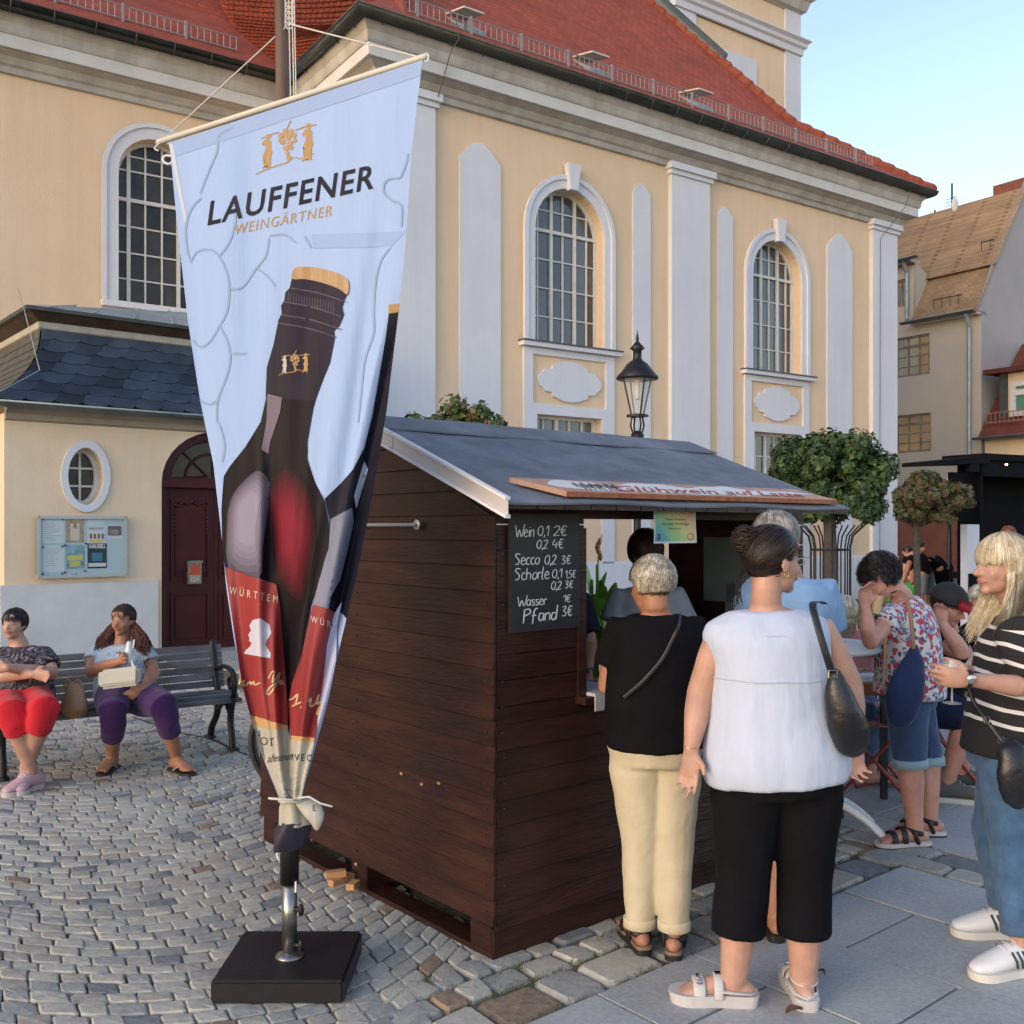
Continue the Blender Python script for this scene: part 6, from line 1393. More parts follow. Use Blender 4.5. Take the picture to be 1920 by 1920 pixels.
# ---- red folding chairs
M_rc = mat('red_chair_paint', (.28, .035, .03), .45)
def fchair(loc, rz, label, pale=False):
    t = thing('folding_chair', loc, label, 'chair', 'red folding garden chairs'); M3 = Matrix.Translation(loc) @ Matrix.Rotation(rz, 4, 'Z')
    q = lambda x, y, z: M3 @ V(x, y, z)
    for s in (-1, 1):
        bm = B(); tube(bm, [q(s*.2, .22, 0), q(s*.2, -.17, .45), q(s*.2, -.24, .84)], .011, 8); mk('back_leg', bm, M_rc, t, smooth=True)
        bm = B(); tube(bm, [q(s*.18, -.22, 0), q(s*.18, .17, .45)], .011, 8); mk('front_leg', bm, M_rc, t, smooth=True)
    bm = B()
    for a, b in (((-.2, .22, .012), (.2, .22, .012)), ((-.18, -.22, .012), (.18, -.22, .012))): tube(bm, [q(*a), q(*b)], .010, 8)
    mk('stretcher', bm, M_rc, t)
    for k in range(5): bm = B(); hexa(bm, [q(-.2, -.17+k*.075, .45), q(.2, -.17+k*.075, .45), q(.2, -.105+k*.075, .45), q(-.2, -.105+k*.075, .45)], [q(-.2, -.17+k*.075, .463), q(.2, -.17+k*.075, .463), q(.2, -.105+k*.075, .463), q(-.2, -.105+k*.075, .463)]); mk('seat_slat', recalc(bm), mat('orange_wood_slat', (.26, .10, .045), .6, var=.2, vs=8), t)
    for z in (.66, .77): bm = B(); hexa(bm, [q(-.2, -.215-(z-.66)*.18, z), q(.2, -.215-(z-.66)*.18, z), q(.2, -.203-(z-.66)*.18, z), q(-.2, -.203-(z-.66)*.18, z)], [q(-.2, -.225-(z-.66)*.18, z+.06), q(.2, -.225-(z-.66)*.18, z+.06), q(.2, -.213-(z-.66)*.18, z+.06), q(-.2, -.213-(z-.66)*.18, z+.06)]); mk('back_slat', recalc(bm), mat('orange_wood_slat', (.26, .10, .045), .6, var=.2, vs=8), t)
c_ = G(1652, 1500); fchair((c_.x, c_.y+.15, 0), 1.25, 'red folding chair seen side on between the white table foot and the floral top')
c_ = G(1770, 1478); fchair((c_.x, c_.y+.1, 0), 1.6, 'red folding chair under the man in dark shorts and grey shoes')
c_ = G(1815, 1435); fchair((c_.x, c_.y+.2, 0), 2.2, 'red folding chair farthest right, behind the striped top')
c_ = P(1838, 990, 8.1); fchair((c_.x, c_.y, 0), math.pi, 'red folding chair under the older blond woman in black')
c_ = P(1596, 990, 6.65); fchair((c_.x, c_.y, 0), -2.6, 'red folding chair under the blond girl in the pink top')
# dark case on the ledge by the church
cz_ = P(1598, 1150, 8.2); cs = thing('camera_case', (cz_.x, cz_.y, 0), 'black table with an open silver-fitted case standing by the church wall behind the floral top', 'case')
bm = B(); box(bm, (cz_.x, cz_.y, .42), .30, .3, .84); mk('covered_table', bm, M_sb, cs)
bm = B(); box(bm, (cz_.x-.02, cz_.y-.05, .91), .16, .12, .10, bev=.01); tube(bm, catmull([V(cz_.x-.08, cz_.y-.05, .97), V(cz_.x-.06, cz_.y-.05, 1.02), V(cz_.x+.02, cz_.y-.05, 1.02), V(cz_.x+.04, cz_.y-.05, .97)]), .008, 6); mk('case_body', bm, mat('case_grey', (.12, .12, .12), .4, metal=.5, var=.6, vs=40), cs)
# ================================================================ people
def skin(name, c): 
    return mat('skin_'+name, c, .48, var=.16, vs=11, bump=.10, bs=160, bdist=.003, sss=.12, spec=.4)
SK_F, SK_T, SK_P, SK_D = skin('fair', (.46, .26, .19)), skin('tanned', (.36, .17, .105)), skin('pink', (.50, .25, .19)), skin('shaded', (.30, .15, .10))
M_eyew = mat('eye_white', (.6, .58, .56), .3); M_iris = mat('iris', (.05, .04, .035), .2); M_lip = mat('lips', (.36, .10, .09), .45)
def tex(name, size):
    t = bpy.data.textures.get(name) or bpy.data.textures.new(name, 'CLOUDS'); t.noise_scale = size; t.noise_depth = 2; return t
def wrinkle(o, strength=.010, size=.11):
    d = o.modifiers.new('wrinkles', 'DISPLACE'); d.texture = tex('cloth_%03d' % int(size*1000), size); d.strength = strength; d.mid_level = .38; d.texture_coords = 'LOCAL'
    if size >= .09:
        e = o.modifiers.new('large_folds', 'DISPLACE'); e.texture = tex('fold_%03d' % int(size*1000), size*2.4); e.strength = strength*1.7; e.mid_level = .4; e.texture_coords = 'LOCAL'
    return o
def perp(v, ref):
    v = Vector(v); w = v-ref*v.dot(ref); return w.normalized() if w.length > 1e-6 else ref.orthogonal().normalized()
def hand(bm, w, d, th, curl=.35, s=1.0, cs=1):
    d = Vector(d).normalized(); th = perp(th, d); n = d.cross(th)*cs
    k = w+d*.088*s
    tube(bm, [w-d*.01, w+d*.03*s, w+d*.065*s, k], [(.025*s, .019*s), (.034*s, .017*s), (.040*s, .016*s), (.039*s, .013*s)], 12, hint=th)
    for i, L in enumerate((.070, .079, .073, .056)):
        b = k+th*(.030-.0200*i)*s-d*.006*s*abs(i-1); dd = (d+th*(.05*(1.4-i))).normalized(); p = [b-dd*.02*s, b]
        for j, f in enumerate((.45, .30, .25)):
            a = curl*(.55+.35*j)*(1+.12*i); dd = (dd*math.cos(a)+n*math.sin(a)).normalized(); p.append(p[-1]+dd*L*f*s)
        tube(bm, p, [.0090*s, .0088*s, .0080*s, .0074*s, .0062*s], 8)
    tb_ = w+d*.022*s+th*.022*s; dd = (d*.62+th*.72+n*.35*curl).normalized(); e1 = tb_+dd*.040*s; d2 = (d*.9+th*.25+n*.4*curl).normalized()
    tube(bm, [tb_-dd*.01, tb_+dd*.01, e1, e1+d2*.030*s], [.013*s, .0125*s, .0100*s, .0078*s], 8)
def foot(bm, an, f, s=1.0, z0=0):
    f = Vector((f[0], f[1], 0)).normalized(); sd = Vector((-f.y, f.x, 0)); q = lambda d, z: Vector((an.x, an.y, 0))+f*d*s+Vector((0, 0, z0+z*s))
    tube(bm, [q(-.045, .032), q(0, .042), q(.06, .044), q(.12, .032), q(.165, .021), q(.185, .018)], [(.030*s, .031*s), (.034*s, .042*s), (.036*s, .036*s), (.044*s, .024*s), (.042*s, .014*s), (.03*s, .010*s)], 12, hint=sd)
    tube(bm, [an, q(0, .05), q(-.012, .03)], [.038*s, .036*s, .030*s], 10)
    for k in range(5): p = q(.178-.012*k if k else .182, .014)+sd*(.030-.0155*k)*s; tube(bm, [p-f*.02*s, p+f*.016*s], [.0115*s if k == 0 else .0085*s]*2, 7)
def footprint(an, f, s=1.0, w=1.0):
    f = Vector((f[0], f[1], 0)).normalized(); sd = Vector((-f.y, f.x, 0)); o = Vector((an.x, an.y, 0)); out = []
    for d, h in ((-.082, .006), (-.078, .022), (-.06, .034), (-.02, .036), (.04, .036), (.09, .044), (.14, .049), (.18, .042), (.205, .024), (.212, .004)): out.append((d, h))
    L = [o+f*d*s+sd*h*s*w for d, h in out]; Rr = [o+f*d*s-sd*h*s*w for d, h in out]
    loop = L+Rr[::-1]; sm_ = []
    for i in range(len(loop)):
        a_, b_, c_, d_ = loop[i-1], loop[i], loop[(i+1) % len(loop)], loop[(i+2) % len(loop)]; sm_ += [b_, (b_+c_)*.5625-(a_+d_)*.0625]
    return sm_, f, sd, o
def sole(t, an, f, m, s=1.0, h=.025, z0=0, name='sole', w=1.0, grow=1.0):
    fp, *_ = footprint(an, f, s, w); c = sum(fp, Vector())/len(fp); bm = B()
    hexa(bm, [V(c.x+(p.x-c.x)*grow, c.y+(p.y-c.y)*grow, z0) for p in fp], [V(p.x, p.y, z0+h) for p in fp]); recalc(bm)
    return mk(name, bm, m, t)
def strap(t, an, f, d, m, s=1.0, z0=0, r=(.012, .003), top=.075, w=.046, name='strap'):
    fp, f, sd, o = footprint(an, f, s); pts = []
    for k in range(9):
        a = math.pi*k/8; pts.append(o+f*d*s+sd*math.cos(a)*w*s+V(0, 0, z0+.012+math.sin(a)**.7*top*s))
    bm = B(); tube(bm, pts, r, 8, hint=tuple(f)); return mk(name, bm, m, t, smooth=True)
def sneaker(t, an, f, s=1.0, m1=None, m2=None, z0=0, stripes=None):
    fp, f, sd, o = footprint(an, f, s, 1.08); sole(t, an, f, m2, s*1.03, .030, z0, 'sole', 1.1, .98)
    q = lambda d, z: o+f*d*s+V(0, 0, z0+z*s)
    bm = B(); tube(bm, [q(-.060, .058), q(-.02, .068), q(.04, .070), (q(.10, .058)), q(.155, .046), q(.192, .040)], [(.037*s, .046*s), (.042*s, .050*s), (.045*s, .048*s), (.050*s, .038*s), (.048*s, .029*s), (.036*s, .021*s)], 16, hint=sd)
    tube(bm, [q(-.02, .05), q(-.02, .10)], [(.036*s, .044*s)]*2, 12, hint=sd); u_ = mk('upper', bm, m1, t, voxel=.006, sm=3)
    bm = B()
    for k in range(5): c = q(.045+.020*k, .124-.012*k); tube(bm, [c-sd*.022, c+V(0, 0, .004), c+sd*.022], .0032, 6)
    mk('laces', bm, m2, t, smooth=True)
    if stripes:
        for sgn in (-1, 1):
            for k in range(3): b = q(.010+.022*k, .040)+sd*sgn*.044*s; e = q(.030+.022*k, .095)+sd*sgn*.038*s; bm = B(); tube(bm, [b, b.lerp(e, .5)+sd*sgn*.010, e], (.0050, .003), 6, hint=tuple(f)); mk('stripe', bm, stripes, t)
def headmesh(bm, c, X, Y, Z, s=1.0, neckb=None, nr=.055):
    q = lambda x, y, z: c+(X*x+Y*y+Z*z)*s; ax = (X, Y, Z); e = lambda x, y, z, a, b, d: ell(bm, q(x, y, z), (a*s, b*s, d*s), ax, 18, 12)
    e(0, -.012, .030, .074, .094, .082); e(0, .022, -.012, .064, .070, .072); e(0, .030, -.060, .050, .052, .044); e(0, .070, -.088, .022, .018, .019); e(0, .055, -.03, .052, .040, .05)
    e(0, .078, .022, .044, .013, .010); e(0, .070, .05, .05, .02, .03)
    for x in (-.032, .032): e(x, .062, -.028, .024, .022, .022)
    tube(bm, [q(0, .084, .014), q(0, .098, -.010), q(0, .110, -.026)], [.008*s, .010*s, .0125*s], 8); e(-.010, .098, -.030, .008, .009, .007); e(.010, .098, -.030, .008, .009, .007)
    e(0, .088, -.052, .022, .009, .006); e(0, .086, -.061, .019, .009, .007)
    for x in (-.074, .074): e(x, -.006, -.008, .007, .017, .030); e(x*1.04, -.016, -.002, .006, .010, .022)
    if neckb is not None: tube(bm, [q(0, -.018, -.03), q(0, -.022, -.085), neckb+V(0, 0, .02), neckb-V(0, 0, .05)], [nr*.95, nr*.93, nr, nr*1.25], 14)
def face(t, c, X, Y, Z, s=1.0, closed=False, brow=None, lip=None):
    q = lambda x, y, z: c+(X*x+Y*y+Z*z)*s; ax = (X, Y, Z)
    for x in (-.029, .029):
        if not closed:
            bm = B(); ell(bm, q(x, .0785, .006), (.0115*s, .0085*s, .0045*s), ax, 12, 8); e_ = mk('eye', bm, M_eyew, t, smooth=True)
            bm = B(); ell(bm, q(x, .0862, .006), (.0045*s, .0018*s, .0042*s), ax, 10, 6); mk('iris', bm, M_iris, e_, smooth=True)
        bm = B(); tube(bm, [q(x-.015, .080, .004 if closed else .008), q(x, .0875, .001 if closed else .0112), q(x+.015, .080, .004 if closed else .008)], .0014*s, 6); mk('eyelid', bm, M_iris, t, smooth=True)
        bm = B(); tube(bm, [q(x-.018, .083, .022), q(x, .091, .028), q(x+.018, .083, .023)], (.0016*s, .0028*s), 6); mk('eyebrow', bm, brow or M_iris, t, smooth=True)
    bm = B(); tube(bm, [q(-.022, .086, -.055), q(-.008, .097, -.052), q(0, .0965, -.0535), q(.008, .097, -.052), q(.022, .086, -.055)], (.003*s, .0045*s), 8); tube(bm, [q(-.019, .087, -.058), q(0, .096, -.0625), q(.019, .087, -.058)], (.003*s, .005*s), 8); mk('mouth', bm, lip or M_lip, t, smooth=True)
def hairmat(name, c1, c2):
    if 'hair_'+name in MC: return MC['hair_'+name]
    m = mat('hair_'+name, c1, .42, col2=c2, vs=26, bump=.5, bs=120, bdist=.004, detail=3, spec=.3); nt = m.node_tree; b = nt.nodes['Principled BSDF']
    g = nt.nodes.new('ShaderNodeNewGeometry'); mr = nt.nodes.new('ShaderNodeMapRange'); mr.inputs['To Min'].default_value = .55; mr.inputs['To Max'].default_value = 1.35; nt.links.new(g.outputs['Random Per Island'], mr.inputs[0])
    hs = nt.nodes.new('ShaderNodeHueSaturation'); nt.links.new(mr.outputs[0], hs.inputs['Value']); nt.links.new(b.inputs['Base Color'].links[0].from_socket, hs.inputs['Color']); nt.links.new(hs.outputs[0], b.inputs['Base Color']); return m
def hair(t, c, X, Y, Z, s, m, n=900, length=.9, seed=1, whorl=(0, -.35, .94), low=-.075, front=.052, fall=0, wave=.0, puff=1.0, width=.0022, curl=0, sideb=-.02, fallto=None, jit=.04, shell=1.06, backonly=False):
    "shell plus combed ribbons; length in radians over the skull, fall = metres hanging below"
    r = random.Random(seed); EC = Vector((0, -.012, .028)); ER = Vector((.079, .099, .090))*puff
    loc = lambda v: c+(X*v.x+Y*v.y+Z*v.z)*s
    def infront(p): return p.y > .030 and p.z < front and abs(p.x) < .085
    def below(p): return (p.z < low) if p.y < .0 else (p.z < sideb)
    bm = B(); bmesh.ops.create_uvsphere(bm, u_segments=32, v_segments=22, radius=1)
    for v in bm.verts:
        p = Vector((v.co.x*ER.x, v.co.y*ER.y, v.co.z*ER.z))*shell/1.06+EC
        if infront(p) or below(p): p = EC+(p-EC)*.72
        else: p += (p-EC).normalized()*.003*noise.noise(p*60)
        v.co = loc(p)
    hs = mk('hair', bm, m, t, smooth=True)
    W_ = Vector(whorl).normalized(); bm = B()
    for i in range(n):
        while True:
            u = Vector((r.gauss(0, 1), r.gauss(0, 1), r.gauss(0, 1))).normalized(); p = Vector((u.x*ER.x, u.y*ER.y, u.z*ER.z))+EC
            if not (infront(p) or below(p)): break
        th0 = math.acos(max(-1, min(1, u.dot(W_)))); tdir = (u-W_*u.dot(W_))
        if tdir.length < .05: continue
        tdir.normalize(); tdir = (tdir+Vector((r.uniform(-jit, jit), r.uniform(-jit, jit), r.uniform(-jit, jit)))).normalized(); tdir = (tdir-W_*tdir.dot(W_)).normalized()
        K = 7; L = length*r.uniform(.6, 1.1); pts = []; lift = r.uniform(.98, 1.07); ph = r.uniform(0, 6.28); stop = False
        for k in range(K+1):
            th = th0-.15+L*k/K; uu = W_*math.cos(th)+tdir*math.sin(th); lf = lift+(.10*curl*math.sin(ph+k*1.7))
            p = Vector((uu.x*ER.x, uu.y*ER.y, uu.z*ER.z))*lf+EC
            if infront(p) and p.z < front-.012-.02*r.random(): break
            if below(p):
                if fall: stop = True
                break
            pts.append(p)
        if stop and pts and fall:
            p0 = pts[-1]; FL = fall*r.uniform(.7, 1.05); out = Vector((p0.x, p0.y*.5, 0)).normalized()
            for k in range(1, 8):
                f = k/7; q = p0+Vector((0, 0, -FL*f))+out*(.014*f)+Vector((math.sin(ph+f*9)*wave, math.cos(ph+f*8)*wave, 0))
                if fallto is not None: q += Vector(fallto)*f*f
                pts.append(q)
        if len(pts) < 3: continue
        P_ = [loc(p) for p in pts]; prev = None; w = width*r.uniform(.6, 1.3)
        for k, p in enumerate(P_):
            tg = (P_[min(k+1, len(P_)-1)]-P_[max(k-1, 0)]).normalized(); nn = (p-loc(EC)).normalized(); sd = tg.cross(nn).normalized()*w*(1-.75*(k/(len(P_)-1))**2); a, b = bm.verts.new(p-sd), bm.verts.new(p+sd)
            if prev: bm.faces.new((prev[0], prev[1], b, a))
            prev = (a, b)
    mk('hair_strands', bm, m, hs, kind='stuff')
    return hs
def lerp3(a, b, t): return a+(b-a)*t
def person(label, J, SKN, tor, arm, leg, garments, hd, up=(0, 0, 1), hs=1.0, vox=.010, group=None, hands=((0, 0, 0), (0, 0, 0)), feet=((0, -1), (0, -1)), z0=0, facekw=None, nr=.055, seated=False, footgeo=True, fz=.018, fs=1.0):
    """J: joints (0 = image left, 1 = image right). tor: [(t, half width, half depth)] from pelvis to neck base.
    arm/leg: radii. garments: list of dicts"""
    base = (J['an0']+J['an1'])/2; t = thing('person', (base.x, base.y, z0), label, 'person', group)
    pel = (J['hip0']+J['hip1'])/2; nb0 = J['neckb']; hipax = (J['hip1']-J['hip0']).normalized(); shax = (J['sh1']-J['sh0']).normalized()
    mid = J.get('mid') or (pel+nb0)/2
    def spine(tt): return (pel*(1-tt)**2+mid*2*tt*(1-tt)+nb0*tt*tt) if 'mid' in J else lerp3(pel, nb0, tt)
    def torso(bm, ofs=0, t0=None, t1=None, grow=None):
        pts, rad = [], []
        TT = [a[0] for a in tor]; lo_, hi_ = (TT[0] if t0 is None else t0), (TT[-1] if t1 is None else t1); n_ = max(3, int((hi_-lo_)/.06)+1)
        for i_ in range(n_+1):
            tt = lo_+(hi_-lo_)*i_/n_; hw = float(np.interp(tt, TT, [a[1] for a in tor])); hdp = float(np.interp(tt, TT, [a[2] for a in tor]))
            g = ofs+(grow*(1-tt)**3 if grow else 0); pts.append(spine(tt)); rad.append((hw+g, hdp+g))
        n = len(pts); d = None; rings = []; seg = 28
        for i, p in enumerate(pts):
            tg = (pts[min(i+1, n-1)]-pts[max(i-1, 0)]).normalized(); tt = i/(n-1); ax = perp(lerp3(hipax, shax, tt), tg); fw = tg.cross(ax)
            rings.append([bm.verts.new(p+ax*math.cos(6.2832*k/seg)*rad[i][0]+fw*math.sin(6.2832*k/seg)*rad[i][1]) for k in range(seg)])
        for a, b in zip(rings, rings[1:]):
            for k in range(seg): bm.faces.new((a[k], a[(k+1) % seg], b[(k+1) % seg], b[k]))
        bm.faces.new(rings[0][::-1]); bm.faces.new(rings[-1])
    # body skin
    Y = Vector(hd).normalized(); Z = perp(up, Y); X = Y.cross(Z); hc = J['head']
    bm = B(); torso(bm, -.020, -.01)
    for i in (0, 1):
        i_ = str(i); s, e, w = J['sh'+i_], J['el'+i_], J['wr'+i_]
        tube(bm, [s+(spine(.85)-s)*.35, s, lerp3(s, e, .4), e, lerp3(e, w, .35), w], [arm[0]*.95, arm[0], arm[0]*.95, arm[1], arm[1]*.95, arm[2]], 12)
        if hands[i] is not None:
            hdn = Vector(hands[i][0]) if len(hands[i]) > 1 and not isinstance(hands[i][0], (int, float)) else (w-e)
            th = Vector(hands[i][1]) if len(hands[i]) > 1 and not isinstance(hands[i][1], (int, float)) else Vector((1-2*i, .3, 0)); cu = hands[i][2] if len(hands[i]) > 2 and hands[i][2] else .4; cs = hands[i][3] if len(hands[i]) > 3 else 1
            hand(bm, w, hdn, th, cu, 1.0, cs)
        h, k, a = J['hip'+i_], J['kn'+i_], J['an'+i_]
        tube(bm, [h, lerp3(h, k, .3), k, lerp3(k, a, .3), lerp3(k, a, .65), a], [leg[0]*.95, leg[0]*.92, leg[1], leg[1]*.98, leg[2]*1.25, leg[2]], 14)
        if footgeo: foot(bm, a, feet[i], fs, z0+fz)
    headmesh(bm, hc, X, Y, Z, hs, nb0, nr)
    mk('body', bm, SKN, t, voxel=vox, sm=4 if vox < .009 else 2)
    if facekw is not None: face(t, hc, X, Y, Z, hs, **facekw)
    for g in garments:
        bm = B(); k_ = g['k']
        if k_ == 'top':
            torso(bm, g.get('o', .010), g.get('t0', 0), g.get('t1', .985), g.get('grow'))
            for i in (0, 1):
                i_ = str(i); s, e = J['sh'+i_], J['el'+i_]; f = g.get('sl', .6)
                if f > 0: tube(bm, [s+(spine(.8)-s)*.4, s, lerp3(s, e, f*.5), lerp3(s, e, f)], [arm[0]*1.08+.006, arm[0]*1.10+.008, arm[0]*1.08+.012, (arm[0]+(arm[1]-arm[0])*f)*1.05+g.get('fl', .018)], 14, cap=False)
            if g.get('vneck'): pass
        elif k_ == 'pants':
            ax = hipax; q = pel+V(0, 0, 0)
            if seated: torso(bm, .008, -.09, .30)
            else: torso(bm, .004, -.09, g.get('t1', .34))
            for i in (0, 1):
                i_ = str(i); h, k, a = J['hip'+i_], J['kn'+i_], J['an'+i_]; f = g.get('len', .9); o = g.get('o', .014); rr = g.get('r', (1, 1, 1))
                pts = [lerp3(pel, h, .8), lerp3(h, k, .25), lerp3(h, k, .6), k]; rad = [leg[0]*rr[0]+o, leg[0]*rr[0]*.98+o, lerp3(leg[0]*rr[0], leg[1]*rr[1], .6)+o, leg[1]*rr[1]+o]
                if f > .02: pts += [lerp3(k, a, f*.5), lerp3(k, a, f)]; r2 = g.get('rend', leg[2]*rr[2]+o+.01); rad += [lerp3(leg[1]*rr[1]+o, r2, .5), r2]
                elif f < 0: pts = pts[:2]+[lerp3(h, k, 1+f)]; rad = rad[:2]+[rad[2]+.01]
                tube(bm, pts, rad, 16, cap=False)
        o_ = mk(g['name'], bm, g['m'], t, voxel=g.get('vox', max(.009, vox)), sm=g.get('sm', 5), label=g.get('label'))
        if g.get('wr', .010): wrinkle(o_, g.get('wr', .010), g.get('ws', .10))
    return t, (hc, X, Y, Z, hs), spine
def cloth_mat(name, c, rough=.85, bump=.4, bs=14, **k): return mat('fabric_'+name, c, rough, var=k.pop('var', .08), vs=k.pop('vs', 9), bump=bump, bs=bs, bdist=.012, sheen=.12 if max(c) > .05 else 0, spec=.3 if max(c) > .05 else .12, **k)
# ---- 1 white sleeveless blouse
D = 3.5
J = dict(neckb=P(1436, 1142, D), head=P(1447, 1052, D-.01), sh0=P(1354, 1186, D), sh1=P(1540, 1186, D), el0=P(1314, 1300, D+.02), wr0=P(1296, 1405, D-.04), el1=P(1592, 1285, D+.02), wr1=P(1606, 1388, D-.06),
         hip0=P(1402, 1452, D), hip1=P(1513, 1452, D), kn0=P(1393, 1640, D-.01), kn1=P(1508, 1640, D), an0=P(1376, 1836, D-.02), an1=P(1507, 1838, D-.01))
M_wb = cloth_mat('white_blouse', (.46, .52, .64), .8, .55, 9, var=.05, stretch=(1.6, 1.6, .35)); M_bk = cloth_mat('black', (.0055, .0055, .007), .95, .3, 12, var=.2)
t, H_, sp_ = person('woman in a sleeveless white blouse and black cropped trousers with her back turned', J, SK_F,
    [(-.06, .205, .165), (.0, .228, .175), (.12, .235, .178), (.30, .218, .166), (.48, .197, .152), (.66, .188, .146), (.80, .204, .138), (.88, .207, .115), (.93, .19, .092), (.97, .145, .075), (1, .095, .062)], (.060, .050, .027), (.118, .080, .046),
    [dict(k='pants', name='trousers', m=M_bk, len=.56, o=.012, r=(1, 1.02, 1.5), rend=.092, wr=.006), dict(k='top', name='blouse', m=M_wb, sl=0, o=.014, grow=.012, t0=-.02, wr=.011, ws=.12)],
    (.90, .44, -.02), hs=1.06, vox=.0065, hands=(((-.10, -.12, -1), (.75, -.6, 0), .28, 1), ((-.10, -.1, -1), (-.9, -.3, 0), .9, -1)), feet=((-1, .10), (.06, 1)), facekw={})
hc, X, Y, Z, hs = H_
M_dh = hairmat('dark_brown', (.012, .008, .007), (.035, .022, .016))
hair(t, hc, X, Y, Z, hs, M_dh, 1500, 1.15, 2, whorl=(0, .80, .62), low=-.075, front=.040, sideb=.0, jit=.06, width=.0022)
bm = B(); rb_ = random.Random(5); bc = hc+(-Y*.070+Z*.070)*hs+V(-.03, 0, 0)
ell(bm, bc, (.046, .040, .040)); 
for k in range(160):
    a = rb_.uniform(0, 6.28); b = rb_.uniform(-1.2, 1.2); L = []
    for j in range(7): aa = a+j*.35; L.append(bc+V(math.cos(aa)*math.cos(b)*.050, math.sin(aa)*math.cos(b)*.042, math.sin(b)*.044+.006*math.sin(j+k))*rb_.uniform(.95, 1.12))
    tube(bm, L, [(.003, .0014)]*7, 4, cap=False)
mk('hair_bun', bm, M_dh, t, smooth=True)
bm = B()
for k in range(14): a = k*.3; tube(bm, catmull([hc-Y*.09*hs+V(rb_.uniform(-.03, .0), 0, -.03), hc-Y*.105*hs+V(rb_.uniform(-.045, -.02), -.02, -.08), hc-Y*.1*hs+V(rb_.uniform(-.05, -.02), -.02, -.13-.03*rb_.random())]), (.0022, .001), 4)
mk('loose_strands', bm, M_dh, t, kind='stuff')
# glasses, earring, seams, bracelet
bm = B(); q = lambda x, y, z: hc+X*x+Y*y+Z*z
for x in (-.031, .031): tube(bm, [q(x+.023*math.cos(a), .103-.002*abs(math.cos(a)), .004+.019*math.sin(a)) for a in [6.2832*k/18 for k in range(19)]], .0013, 6)
tube(bm, [q(-.008, .105, .008), q(.008, .105, .008)], .0014, 6)
for x in (-1, 1): tube(bm, [q(x*.054, .100, .010), q(x*.074, .06, .012), q(x*.079, 0, .012), q(x*.078, -.02, .0)], .0013, 6)
mk('glasses', bm, mat('thin_metal_rim', (.30, .28, .27), .3, metal=.8), t)
bm = B(); e0 = q(.079, -.004, -.045); tube(bm, [e0+Y*.010*math.cos(a)+V(0, 0, .010*math.sin(a)) for a in [6.2832*k/12 for k in range(13)]], .0018, 6); mk('earring', bm, mat('gold_metal', (.6, .38, .15), .25, metal=1), t)
def seam(tt, hw, hdp, m, a0=-2.9, a1=-.24, r=.0025, dz=0, name='seam'):
    bm = B(); c = sp_(tt); tube(bm, [c+V(math.cos(a)*hw, math.sin(a)*hdp, dz+.0015*math.sin(a*7)) for a in [a0+(a1-a0)*k/30 for k in range(31)]], r, 6); mk(name, bm, M_wb, t, smooth=True)
seam(.60, .212, .170, M_wb); seam(.86, .213, .135, M_wb, -2.7, -.45, .003); seam(.885, .200, .124, M_wb, -2.6, -.55); seam(.885, .200, .124, M_wb, -2.6, -.55, .0018, -.012)
bm = B(); w = J['wr0']; tube(bm, [w+V(.030*math.cos(a), .026*math.sin(a), .012+.003*math.sin(a)) for a in [6.2832*k/16 for k in range(17)]], .0013, 5); mk('bracelet', bm, mat('gold_metal', (.6, .38, .15), .25, metal=1), t)
# sandals
M_ws = mat('white_rubber_sandal', (.50, .48, .47), .5, var=.06, vs=10)
fz_ = .03
for i, (f, an) in enumerate((((-1, .10), J['an0']), ((.06, 1), J['an1']))):
    sole(t, an, f, M_ws, 1.06, .042, 0, 'sole', 1.12, .95)
    fp, ff, sd, o = footprint(an, f, 1.06)
    for d, tp_, r_ in ((.120, .050, (.022, .004)), (.055, .066, (.017, .004))): strap(t, an, f, d, M_ws, 1.0, .022, r_, tp_, .050)
    bm = B(); tube(bm, [o-ff*.075+sd*.0+V(0, 0, .045), o-ff*.05+sd*.036+V(0, 0, .05), o+sd*.042+V(0, 0, .055), o+ff*.06+sd*.044+V(0, 0, .06)], (.004, .012), 8, hint=(0, 0, 1)); tube(bm, [o-ff*.075+V(0, 0, .045), o-ff*.05-sd*.036+V(0, 0, .05), o-sd*.042+V(0, 0, .055), o+ff*.06-sd*.044+V(0, 0, .06)], (.012, .004), 8, hint=(0, 0, 1)); mk('heel_rim', bm, M_ws, t, smooth=True)
    bm = B()
    for k in range(5): c = o+ff*.120+V(0, 0, .088)+sd*(.03-.015*k)-V(0, 0, .004*abs(k-2)); tube(bm, [c+ff*.009*math.cos(a)+sd*.009*math.sin(a) for a in [6.2832*j/8 for j in range(9)]], .003, 5)
    c = o+ff*.055+V(0, 0, .104); box(bm, c, .022, .022, .004); mk('buckle', bm, mat('chain_silver', (.5, .5, .5), .2, metal=1), t)
    bm = B(); a_ = J['an%d' % i]; tube(bm, [V(a_.x+math.cos(a)*.047, a_.y+math.sin(a)*.05, .085+.010*math.sin(a)) for a in [6.2832*k/16 for k in range(17)]], .003, 6)
    if i: mk('ankle_strap', bm, M_ws, t, smooth=True)
    else: bm.free()
